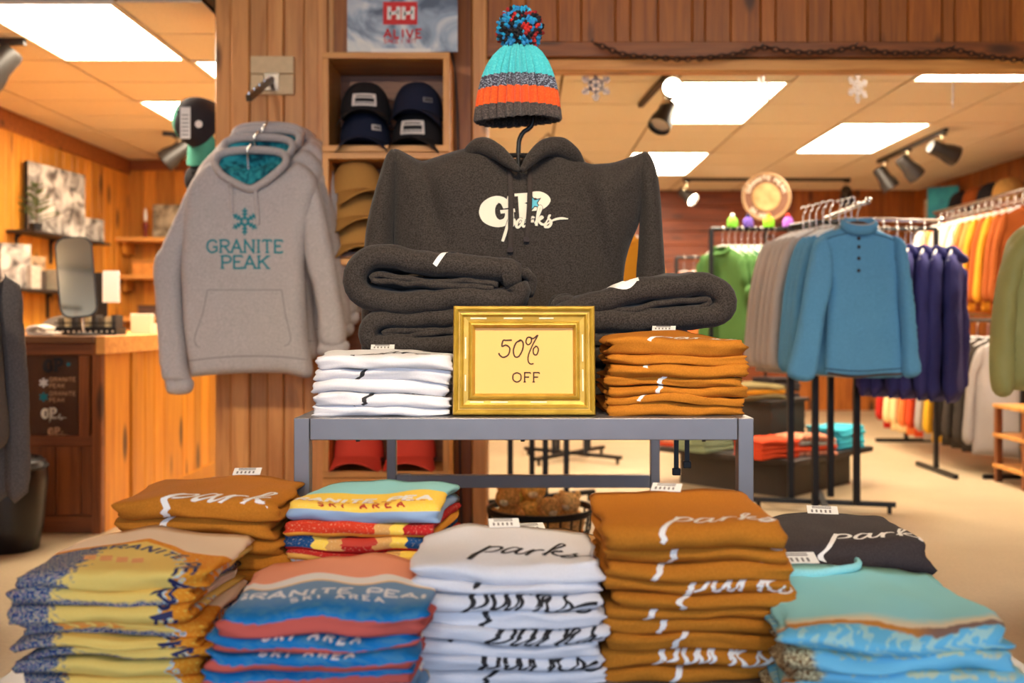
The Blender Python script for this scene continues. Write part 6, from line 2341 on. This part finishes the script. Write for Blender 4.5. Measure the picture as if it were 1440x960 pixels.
MB().box((-0.2, -0.2, 0), (0.2, 0.2, 0.27)).build('riser_body', MATS['charcoal_laminate'], rs_, bevel=0.004)
MB().box((-0.22, -0.22, 0.27), (0.22, 0.22, 0.29)).build('riser_top', M_blkwood, rs_, bevel=0.002)
F_khaki = fabric('khaki_twill', (134, 118, 78), 0.1)
far_stack('the khaki pile on the riser', 'khaki', 1.44, 6.15, 3, [F_khaki, F_must, F_khaki], 0.3, z=DZ + 0.291, Wd=0.3, D=0.24, T=0.03, seed=26)
far_stack('the dark pile on the riser', 'charcoal', 1.62, 6.32, 4, [F_black], 0.6, z=DZ + 0.291, Wd=0.22, D=0.2, T=0.03, seed=27)

# basket of plush toys
bk = thing('wire_basket', 'black wire basket full of plush toys on the floor', 'basket', (W(760, 0, 4.1).x, 4.1, 0))
BR = 0.215
for z, r in ((0.01, 0.15), (0.08, 0.18), (0.15, 0.205), (0.215, BR), (0.228, BR)):
    MB().tube([(r * math.cos(a), r * math.sin(a), z) for a in np.linspace(0, 2 * PI, 33)[:-1]], 0.008 if z > 0.21 else 0.004, 6, closed=True).build('hoop', M_black, bk, smooth=True)
for k in range(26):
    a = 2 * PI * k / 26
    MB().tube([(r * math.cos(a), r * math.sin(a), z) for z, r in ((0.01, 0.15), (0.08, 0.18), (0.15, 0.205), (0.222, BR))], 0.0042, 5).build('rib', M_black, bk)
MB().lathe([(0, 0.004), (0.15, 0.004), (0.15, 0.012), (0, 0.012)], 20).build('base', M_black, bk)


def plush(label, loc, s, c, nm, rz=0.0):
    t = thing('plush_toy', label, 'toy', loc, rz, 'plush toys in the wire basket')
    f = fabric('plush_' + nm, c, 0.4, fine=90, bump=0.8)
    fl = fabric('plush_cream', (222, 196, 150), 0.3, fine=90)
    lump = lambda p: 1 + 0.05 * n3(p.x * 60, p.y * 60, p.z * 60)
    MB().ell((0, 0.01, s * 0.8), (s * 0.9, s * 0.8, s * 0.85), 16, 10, f=lump).build('body', f, t, smooth='all')
    hd_ = MB().ell((0, -0.01, s * 2.0), (s * 0.72, s * 0.66, s * 0.66), 16, 10, f=lump).build('head', f, t, smooth='all')
    for e in (-1, 1):
        MB().ell((e * s * 0.52, 0, s * 2.5), (s * 0.24, s * 0.12, s * 0.26), 10, 7).build('ear', f, hd_, smooth='all')
        MB().ell((e * s * 0.24, -s * 0.66, s * 2.12), (s * 0.07,) * 3, 8, 6).build('eye', M_blackp, hd_, smooth='all')
        MB().ell((e * s * 0.8, -s * 0.3, s * 1.1), (s * 0.26, s * 0.5, s * 0.3), 10, 7, f=lump).build('arm', f, t, smooth='all')
    MB().ell((0, -s * 0.62, s * 1.85), (s * 0.32, s * 0.22, s * 0.24), 10, 7).build('muzzle', fl, hd_, smooth='all')


bx, by = bk.location.x, bk.location.y
for k, (dx, dy, z, s, c, nm, lb) in enumerate(((-0.13, -0.02, 0.13, 0.072, (200, 140, 70), 'brown', 'brown plush bear at the left of the wire basket'), (-0.03, 0.08, 0.14, 0.075, (222, 166, 80), 'golden', 'golden plush bear at the back of the wire basket'),
                                               (0.03, -0.07, 0.10, 0.07, (214, 156, 84), 'tan', 'tan plush bear in the middle of the wire basket'), (0.12, -0.01, 0.12, 0.066, (226, 172, 104), 'honey', 'honey plush dog at the right of the wire basket'),
                                               (-0.10, 0.1, 0.16, 0.06, (240, 210, 90), 'lemon', 'lemon plush chick behind the brown bear'), (0.05, -0.12, 0.016, 0.05, (216, 190, 70), 'maize', 'yellow plush toy low in the wire basket'),
                                               (-0.07, -0.11, 0.016, 0.05, (30, 110, 150), 'blue_toy', 'blue plush toy low in the wire basket'), (0.13, 0.1, 0.06, 0.05, (226, 140, 60), 'amber', 'orange plush toy at the rim of the wire basket'))):
    plush(lb, (bx + dx, by + dy, z), s, c, nm, 0.4 * (k % 3 - 1))

# right wall: upper rail and lower rail
up = thing('hanging_rail', 'chrome wall rail with hanging shirts at the right', 'rail', (3.62, 7.0, 1.94))
MB().cyl((0, 0.0, 0), (0, 1.75, 0), 0.014, 10).build('rail', M_chrome, up)
MB().cyl((0, 0.0, -0.07), (0, 1.75, -0.07), 0.008, 8).build('rail', M_chrome, up)
for y in (0.05, 0.9, 1.7):
    MB().box((0, y - 0.012, -0.09), (0.79, y + 0.012, 0.01)).build('wall_arm', M_chrome, up)
lng = shirt_proto(F_cream2, 0.74, 0.23, seed=31, sleeve=0.62)
cols = [(F_rust, 'rust'), (F_rust, 'dark rust'), (F_must, 'mustard'), (F_rust, 'copper'), (F_must, 'golden'), (F_orange, 'orange'), (F_orange, 'coral orange'), (F_mint, 'mint'), (F_cream2, 'cream'), (F_mint, 'pale mint'), (F_lgrey, 'grey'), (F_orange, 'light orange'), (F_cream2, 'ivory'), (F_white, 'white')]
for k, (m_, nm) in enumerate(cols):
    hang(lng, f'{nm} long shirt on the chrome wall rail at the right', (3.62, 7.08 + 0.118 * k, 1.94 - 0.74 - 0.135), -0.25 + 0.12 * (k % 2), 'long shirts on the chrome wall rail', m_)
lo = thing('hanging_rail', 'low black rail with trousers and sweaters at the right', 'rail', (3.15, 6.25, 1.0))
MB().cyl((0, 0, 0), (0, 1.95, 0), 0.013, 10).build('rail', M_black, lo)
for y in (0.02, 1.93):
    MB().box((-0.014, y - 0.014, -1.0), (0.014, y + 0.014, 0)).build('post', M_black, lo)
    MB().box((-0.25, y - 0.014, -1.0), (0.25, y + 0.014, -0.97)).build('foot', M_black, lo)
F_redj, F_yel, F_char = fabric('red_cotton', (176, 40, 30), 0.1), fabric('yellow_cotton', (222, 170, 44), 0.08), fabric('charcoal_sweat', (70, 62, 56), 0.2)
lcol = [(F_lgrey, 'stone grey'), (F_char, 'charcoal'), (F_char, 'dark charcoal'), (F_char, 'smoky charcoal'), (F_yel, 'yellow'), (F_lgrey, 'ash grey'), (F_redo, 'vermilion'), (F_orange, 'orange'), (F_cream2, 'cream'), (F_cream2, 'butter'), (F_redj, 'red')]
for k, (m_, nm) in enumerate(lcol):
    hang(lng, f'{nm} sweater on the low rail at the right', (3.15, 6.42 + 0.16 * k, 0.125), -0.35 + 0.1 * (k % 2), 'sweaters on the low rail', m_, name='hanging_sweater')

# olive jacket at the right edge
oj = thing('hanging_jacket', 'olive green jacket at the right edge', 'jacket', (2.17, 4.0, 0.72), -0.1)
F_olive = fabric('olive_nylon', (156, 152, 92), 0.05, rough=0.55, sheen=0.0)
Puff([(-0.25, 0), (0.25, 0), (0.26, 0.3), (0.24, 0.55), (0.1, 0.68), (-0.1, 0.68), (-0.2, 0.62), (-0.235, 0.52), (-0.26, 0.3)], 0.08, 0.1, 0.02, folds(41, 0.03, 7, 6, 0.6)).mb().build('body', F_olive, oj, smooth='all')
for s in (-1, 1):
    pts = [(s * x, z) for x, z in [(0.14, 0.63), (0.22, 0.58), (0.27, 0.45), (0.30, 0.2), (0.29, 0.0), (0.21, -0.005), (0.2, 0.2), (0.19, 0.4)][::s]]
    Puff(pts, 0.06, 0.06, 0.02, folds(43 + s, 0.03, 9, 9, 0.8)).mb().build('sleeve', F_olive, oj, smooth='all', loc=(0, -0.05, 0))
MB().tube([(0.08 * math.cos(a), 0.06 * math.sin(a), 0.68) for a in np.linspace(0, 2 * PI, 17)[:-1]], 0.025, 8, closed=True).build('collar', F_olive, oj, smooth='all')
MB().tube([tuple(p) for p in catmull([(0, 0, 0.66), (0, 0, 0.8), (0.016, 0, 0.83), (0, 0, 0.85), (-0.015, 0, 0.835)], 0.012)], 0.004, 6).build('hanger_hook', M_chrome, oj, smooth=True)
orr = thing('garment_rail', 'black rail holding the olive jacket at the right edge', 'rack', (2.17, 4.0, 0))
MB().cyl((-0.1, 0, 1.56), (0.6, 0, 1.56), 0.01, 8).build('rail', M_black, orr)
MB().box((0.57, -0.015, 0), (0.6, 0.015, 1.56)).build('post', M_black, orr)
MB().box((0.35, -0.25, 0), (0.6, 0.25, 0.02)).build('foot', M_black, orr)

# little wooden shelf unit at the right edge
wu = thing('shelf_unit', 'small wooden shelf unit beside the low rail at the right edge', 'shelf', (3.02, 6.0, 0))
for x in (-0.09, 0.36):
    for y in (-0.17, 0.17):
        MB().box((x, y - 0.018, 0), (x + 0.036, y + 0.018, 0.46)).build('leg', M_front, wu)
for z in (0.09, 0.28, 0.46):
    MB().box((-0.1, -0.19, z), (0.41, 0.19, z + 0.022)).build('shelf_board', M_crate, wu, bevel=0.002)
cu = thing('gift_mug', 'white mug on top of the wooden shelf unit', 'mug', (3.08, 5.88, 0.4825))
MB().lathe([(0, 0), (0.05, 0), (0.055, 0.01), (0.057, 0.12), (0.05, 0.12), (0.047, 0.015), (0, 0.015)], 20).build('cup', M_white, cu, smooth=True)
MB().tube([(0.055 + 0.03 * math.sin(a), 0, 0.06 + 0.035 * math.cos(a)) for a in np.linspace(0, PI, 9)], 0.007, 8).build('handle', M_white, cu, smooth=True)
wb = thing('wicker_basket', 'wicker basket in the wooden shelf unit', 'basket', (3.13, 5.98, 0.1125))
MB().lathe([(0, 0), (0.1, 0), (0.13, 0.12), (0.12, 0.12), (0.09, 0.01), (0, 0.01)], 24, f=lambda a, z: 1 + 0.02 * math.sin(12 * a) * math.cos(z * 260)).build('weave', plain('wicker', (150, 110, 44), 0.8, noise_amt=0.2), wb, smooth='all')
MB().tube([(0.127 * math.cos(a), 0.127 * math.sin(a), 0.12) for a in np.linspace(0, 2 * PI, 25)[:-1]], 0.009, 6, closed=True).build('rim', MATS['wicker'], wb, smooth=True)
tag(MB().lathe([(0, 0), (0.06, 0), (0.07, 0.05), (0.05, 0.13), (0.02, 0.14), (0, 0.14)], 18).build('blue_jug', plain('blue_glaze', (60, 110, 160), 0.3), loc=(3.12, 5.98, 0.3025), smooth=True), 'blue jug on the middle board of the shelf unit', 'jug')
ws = thing('floor_sign', 'white sign board leaning on the shelf unit', 'sign', (3.14, 5.74, 0))
MB().box((-0.16, -0.006, 0), (0.16, 0.006, 0.21)).move(Matrix.Rotation(math.radians(-10), 4, 'X')).build('board', M_white, ws)
MB().box((-0.1, -0.008, 0.12), (0.08, -0.0065, 0.128)).move(Matrix.Rotation(math.radians(-10), 4, 'X')).build('print_line', P_tan, ws)

# high shelf on the right wall, notice and plates
hs_ = thing('bracket_shelf', 'high wooden shelf on the right wall', 'shelf', (XR - 0.02, 8.3, 2.02))
MB().box((-0.28, 0, -0.025), (0, 2.4, 0)).build('board', M_front, hs_, bevel=0.002)
for y in (0.2, 1.2, 2.2):
    MB().prism([(-0.2, -0.025), (0, -0.025), (0, -0.18)], y, y + 0.025).build('bracket', M_front, hs_)
canvas('teal and wood framed picture on the high right shelf', (XR - 0.2, 10.0, 2.0205), -PI / 2 + 0.9, 0.3, 0.32, 'teal_canvas', ((28, 150, 170), (30, 140, 164), (40, 160, 176)))
for k, (y, m_, nm) in enumerate(((9.6, F_capk, 'black'), (9.3, F_rust, 'rust'), (9.0, F_capk, 'dark'), (8.7, F_tancap, 'tan'))):
    cap(f'{nm} cap on the high right shelf', (XR - 0.17, y, 2.055), -PI / 2 + 0.5, m_, m_, group='caps on the high right shelf', M=Matrix.Scale(1.5, 4))
nb_ = thing('wall_notice', 'small white framed notice on the far right wall', 'notice', (XR - 0.022, 10.75, 1.95), -PI / 2)
MB().box((-0.12, -0.012, 0), (0.12, 0, 0.36)).build('frame', M_cream, nb_)
for k in range(5):
    MB().box((-0.09, -0.0135, 0.06 + 0.055 * k), (0.09, -0.0122, 0.075 + 0.055 * k)).build('text_line', P_tan, nb_)
ps = thing('bracket_shelf', 'short wooden shelf with white plates on the right wall', 'shelf', (XR - 0.02, 8.0, 1.58))
MB().box((-0.3, 0, -0.025), (0, 0.7, 0)).build('board', M_crate, ps, bevel=0.002)
for y in (0.1, 0.6):
    MB().prism([(-0.2, -0.025), (0, -0.025), (0, -0.15)], y, y + 0.02).build('bracket', M_crate, ps)
for k, (y, r) in enumerate(((8.2, 0.13), (8.5, 0.11))):
    t = thing('display_plate', f'{["larger", "smaller"][k]} white round plate standing on the short right shelf', 'plate', (XR - 0.14, y, 1.5805), -PI / 2 + 0.7)
    MB().lathe([(0, 0), (r * 0.6, 0.002), (r, 0.014), (r, 0.018), (r * 0.6, 0.008), (0, 0.008)], 26).move(Matrix.Translation((0, 0, r + 0.01)) @ Matrix.Rotation(math.radians(80), 4, 'X')).build('plate', M_white, t, smooth=True)
    MB().box((-0.04, -0.02, 0), (0.04, 0.03, 0.012)).build('plate_stand', M_front, t)

# round wooden sign on a pole
RY = 8.1
rsn = thing('round_sign', 'round pale wooden sign with carved rim above the racks', 'sign', (W(1077, 277, RY).x, RY, 0))
rz_ = W(1077, 277, RY).z
m, nt, b = nt_new('carved_wood_disc')
tc = node(nt, 'ShaderNodeTexCoord')
nz = node(nt, 'ShaderNodeTexNoise', i_Scale=14.0, i_Detail=4.0)
nt.links.new(tc.outputs['Object'], nz.inputs['Vector'])
rp = ramp(nt, [(0.35, lin((168, 128, 74))), (0.65, lin((196, 160, 104)))])
nt.links.new(nz.outputs[0], rp.inputs[0])
nt.links.new(rp.outputs[0], b.inputs['Base Color'])
M_disc = m
R0 = 0.187
up90 = Matrix.Translation((0, 0, rz_)) @ Matrix.Rotation(PI / 2, 4, 'X')
MB().lathe([(0, 0), (R0, 0), (R0, 0.02), (0.65 * R0, 0.02), (0.64 * R0, 0.012), (0, 0.012)], 40).move(up90).build('disc', plain('sign_brown', (112, 70, 44), 0.6, noise_amt=0.15), rsn, smooth=True)
MB().lathe([(0, 0.0125), (0.62 * R0, 0.0125), (0.6 * R0, 0.02), (0.2 * R0, 0.024), (0, 0.024)], 36).move(up90).build('centre_disc', M_disc, rsn, smooth=True)
MB().tube([tuple(up90 @ Vector((R0 * math.cos(a), R0 * math.sin(a), 0.015))) for a in np.linspace(0, 2 * PI, 41)[:-1]], 0.013, 8, closed=True).build('rim', plain('sign_rim', (168, 132, 92), 0.6), rsn, smooth=True)
for txt, a0, sgn in (('GRANITE PEAK', PI * 0.93, 1), ('SKI AREA', PI * 1.2, -1)):
    arts, w = text_words(txt, 0.1, 0.3)
    Rm = R0 * (0.74 if sgn > 0 else 0.91)
    span = 2.7 if sgn > 0 else 1.2
    for V, F in arts:
        out = []
        for v in V:
            a = a0 - span * v[0] / w if sgn > 0 else a0 + span * v[0] / w
            r_ = Rm + v[1] * 0.032 if sgn > 0 else Rm - 0.03 + v[1] * -0.03 + 0.03
            out.append((r_ * math.cos(a), r_ * math.sin(a)))
        put_print(lambda a, b_, off: tuple(up90 @ Vector((a, b_, 0.0205 + off))), (out, F), P_cream, 'carved_lettering', rsn)
MB().cyl((0, 0.012, 0.0), (0, 0.012, rz_ - R0 + 0.02), 0.012, 10).build('pole', M_black, rsn)
MB().lathe([(0, 0), (0.16, 0), (0.16, 0.012), (0.03, 0.02), (0, 0.02)], 24).build('base', M_black, rsn, smooth=True)

# ------------------------------------------------------------------ track lights
M_head = plain('black_lamp_housing', (38, 32, 28), 0.45, 0.2)
M_neck = plain('brass_neck', (206, 186, 150), 0.3, 0.8)
M_lamp_off = plain('lamp_glass', (190, 180, 160), 0.2)
M_lamp_on = emitter('lamp_lit', SPOT, 60.0)


def track_light(label, track, heads, group='track lights', power=0):
    """track: (p0, p1) along the ceiling; heads: list of (position along 0..1, drop, direction, lit, size)."""
    p0, p1 = Vector(track[0]), Vector(track[1])
    t = thing('track_light', label, 'light', p0, 0, group)
    d = p1 - p0
    side = Vector((-d.y, d.x, 0)).normalized() * 0.017
    o = Vector((0, 0, 0))
    mb = MB()
    mb.add([o + side, o - side, d - side, d + side, o + side - Vector((0, 0, .03)), o - side - Vector((0, 0, .03)), d - side - Vector((0, 0, .03)), d + side - Vector((0, 0, .03))],
           [(0, 3, 2, 1), (4, 5, 6, 7), (0, 1, 5, 4), (1, 2, 6, 5), (2, 3, 7, 6), (3, 0, 4, 7)])
    recalc(mb.build('track', M_head, t))
    for (f, drop, dr, lit_, s) in heads:
        a = d * f - Vector((0, 0, 0.03))
        c = a - Vector((0, 0, drop))
        dr = Vector(dr).normalized()
        Q = Matrix.Translation(c) @ dr.to_track_quat('Z', 'Y').to_matrix().to_4x4()
        h_ = MB().lathe([(0, -0.075 * s), (0.035 * s, -0.075 * s), (0.042 * s, -0.06 * s), (0.044 * s, 0.0), (0.056 * s, 0.045 * s), (0.058 * s, 0.085 * s), (0.053 * s, 0.085 * s), (0.05 * s, 0.06 * s)], 20).move(Q).build('lamp_head', M_head, t, smooth=True)
        MB().lathe([(0, 0.066 * s), (0.05 * s, 0.062 * s)], 20).move(Q).build('bulb', M_lamp_on if lit_ else M_lamp_off, h_)
        if power and lit_:
            ld = bpy.data.lights.new('lamp_light', 'SPOT')
            ld.energy, ld.color, ld.spot_size, ld.spot_blend, ld.shadow_soft_size = power, SPOT, math.radians(54), 0.8, 0.05
            lo_ = bpy.data.objects.new('lamp_light', ld)
            COL.objects.link(lo_)
            lo_.parent = t
            lo_.location = c + dr * 0.1 * s
            lo_.rotation_euler = (-dr).to_track_quat('Z', 'Y').to_euler()
        MB().cyl(a, c + Vector((0, 0, 0.035 * s)), 0.009, 8).build('stem', M_neck, t)
        MB().box((a.x - 0.03, a.y - 0.02, a.z - 0.012), (a.x + 0.03, a.y + 0.02, a.z)).build('adapter', M_head, t)
        MB().ell(c + Vector((0, 0, 0.035 * s)) - dr * 0.03, (0.03 * s, 0.03 * s, 0.028 * s), 10, 7).build('swivel', M_neck, t, smooth='all')


HC = HZ - 0.001
track_light('black track spotlight at the top left corner', ((-2.85, 5.1, HC), (-2.55, 5.1, HC)), [(0.55, 0.11, (-0.6, -0.2, -0.8), 0, 1.5)])
track_light('black track spotlight left of the teal cap', ((-2.75, 7.6, HC), (-2.5, 7.7, HC)), [(0.4, 0.12, (-0.7, -0.2, -0.6), 0, 1.5)])
track_light('black track with a bright spotlight behind the header', ((0.86, 5.55, HC), (0.78, 6.6, HC)), [(0.12, 0.10, (-0.1, -1, 0.0), 1, 1.0), (0.3, 0.2, (-0.4, -0.5, -0.8), 0, 1.2)])
track_light('sloping black track with three spotlights at the right', ((3.17, 7.45, HC), (3.2, 8.95, HC)), [(0.05, 0.13, (0.8, 0.1, -0.3), 0, 1.35), (0.52, 0.14, (0.6, 0.1, -0.6), 0, 1.35), (0.9, 0.15, (0.5, -0.1, -0.8), 0, 1.35)])
track_light('long black track across the back of the ceiling', ((1.63, 10.1, HC), (3.32, 10.1, HC)), [(0.02, 0.14, (0.5, -0.5, -0.5), 1, 1.2), (0.5, 0.12, (0.3, 0.8, -0.5), 0, 1.2), (0.98, 0.14, (0.3, 0.8, -0.5), 0, 1.3)])

aim = lambda x, y, z, tx, ty, tz: (tx - x, ty - y, tz - z)
NZ = 2.62
track_light('black track with four lit spotlights above the front displays', ((-1.7, -0.1, HN - 0.001), (1.9, -0.1, HN - 0.001)),
            [(0.06, 0.12, aim(-1.5, -0.1, NZ, -1.1, 4.6, 1.7), 1, 1.3), (0.36, 0.12, aim(-0.4, -0.1, NZ, -0.1, 2.3, 1.2), 1, 1.3), (0.66, 0.12, aim(0.68, -0.1, NZ, 0.4, 2.4, 1.0), 1, 1.3), (0.94, 0.12, aim(1.68, -0.1, NZ, 1.5, 4.6, 2.0), 1, 1.3)], power=105)

# ------------------------------------------------------------------ chain on the header and hanging snowflakes
ch = thing('chain_garland', 'rusty link chain draped along the wooden header', 'chain', (0, 0, 0))
CP = [(833, 60), (850, 66), (880, 77), (925, 81), (969, 83), (1028, 77), (1071, 67), (1100, 71), (1133, 74), (1170, 72), (1203, 67), (1235, 73), (1269, 75), (1305, 74), (1339, 70), (1386, 79), (1440, 85), (1470, 84)]
P = catmull([tuple(W(x, y, 4.585)) for x, y in CP], 0.004)
acc, last, pos = 0.0, P[0], []
for p in P[1:]:
    acc += np.linalg.norm(p - last)
    last = p
    if acc > 0.0235:
        pos.append(p)
        acc = 0
lk = MB().tube([(0.0165 * math.cos(a), 0, 0.0105 * math.sin(a)) for a in np.linspace(0, 2 * PI, 13)[:-1]], 0.0042, 5, closed=True).mesh('link', plain('rusty_iron', (70, 44, 30), 0.6, 0.5), 'all')
for k, p in enumerate(pos):
    o = bpy.data.objects.new('link', lk)
    COL.objects.link(o)
    o.parent = ch
    o.location = p
    q = pos[min(k + 1, len(pos) - 1)] - pos[max(k - 1, 0)]
    o.rotation_euler = (0.35 if k % 2 else 1.5, -math.atan2(q[2], q[0]), 0)
for px, py in ((1071, 64), (1203, 63), (1339, 67), (833, 57)):
    p = W(px, py, 4.6)
    MB().cyl((p.x, 4.62, p.z), (p.x, 4.57, p.z), 0.003, 6).build('nail', M_black, ch)

M_flake = plain('frosted_silver', (190, 180, 176), 0.35, 0.3)
for k, (px, py, sx, lb) in enumerate(((838, 120, 1.0, 'silver snowflake left of the bright spotlight'), (1073, 125, 0.62, 'silver snowflake in front of the lit ceiling panel'), (1206, 123, 0.85, 'silver snowflake hanging in the middle of the opening'), (1340, 130, 0.35, 'rightmost silver snowflake turned edge-on'))):
    p = W(px, py, 4.75)
    t = thing('snowflake_ornament', lb, 'ornament', (p.x, 4.75, p.z), math.acos(sx), 'silver snowflakes hanging from the header')
    V, F = [], []
    for j in range(6):
        a = PI / 2 + j * PI / 3
        c, s_ = math.cos(a), math.sin(a)
        ribbon((V, F), [(0.0, 0.0), (c, s_)], 0.07, 0.5, 'l')
        for t_, l_ in ((0.35, 0.22), (0.58, 0.3), (0.8, 0.2)):
            for e in (-1, 1):
                a2 = a + e * 0.95
                ribbon((V, F), [(t_ * c, t_ * s_), (t_ * c + l_ * math.cos(a2), t_ * s_ + l_ * math.sin(a2))], 0.055, 0.5, 'l')
        ribbon((V, F), [(0.45 * c, 0.45 * s_), (0.45 * math.cos(a + PI / 3), 0.45 * math.sin(a + PI / 3))], 0.06, 0.5, 'l')
    s = 0.075
    mb = MB()
    n_ = len(V)
    mb.add([(v[0] * s, -0.002, v[1] * s) for v in V] + [(v[0] * s, 0.002, v[1] * s) for v in V], [f for f in F] + [tuple(i + n_ for i in f[::-1]) for f in F])
    ec = {}
    for f in F:
        for i in range(len(f)):
            ec[(f[i], f[(i + 1) % len(f)])] = 1
    mb.add([], [])
    for (a_, b_) in ec:
        if (b_, a_) not in ec:
            mb.f.append((b_, a_, a_ + n_, b_ + n_))
            mb.mi.append(0)
    mb.build('flake', M_flake, t)
    MB().cyl((0, 0, s), (0, 0, HB - p.z - 0.004), 0.0008, 4).build('thread', M_white, t)

# straps hanging below the table's right end
for k, (px, y1) in enumerate(((951, 668), (966, 658))):
    Yk = 2.2
    p = W(px, 622, Yk)
    t = thing('strap_end', f'black strap end dangling under the table, {["longer left", "shorter right"][k]} one', 'strap', (p.x, Yk, TZ - 0.0135))
    L = TZ - 0.0135 - W(px, y1, Yk).z
    MB().box((-0.005, -0.003, -L + 0.012), (0.005, 0.003, 0)).build('strap', M_blackp, t)
    MB().box((-0.009, -0.006, -L), (0.009, 0.006, -L + 0.016)).build('tip', M_blackp, t, bevel=0.002)
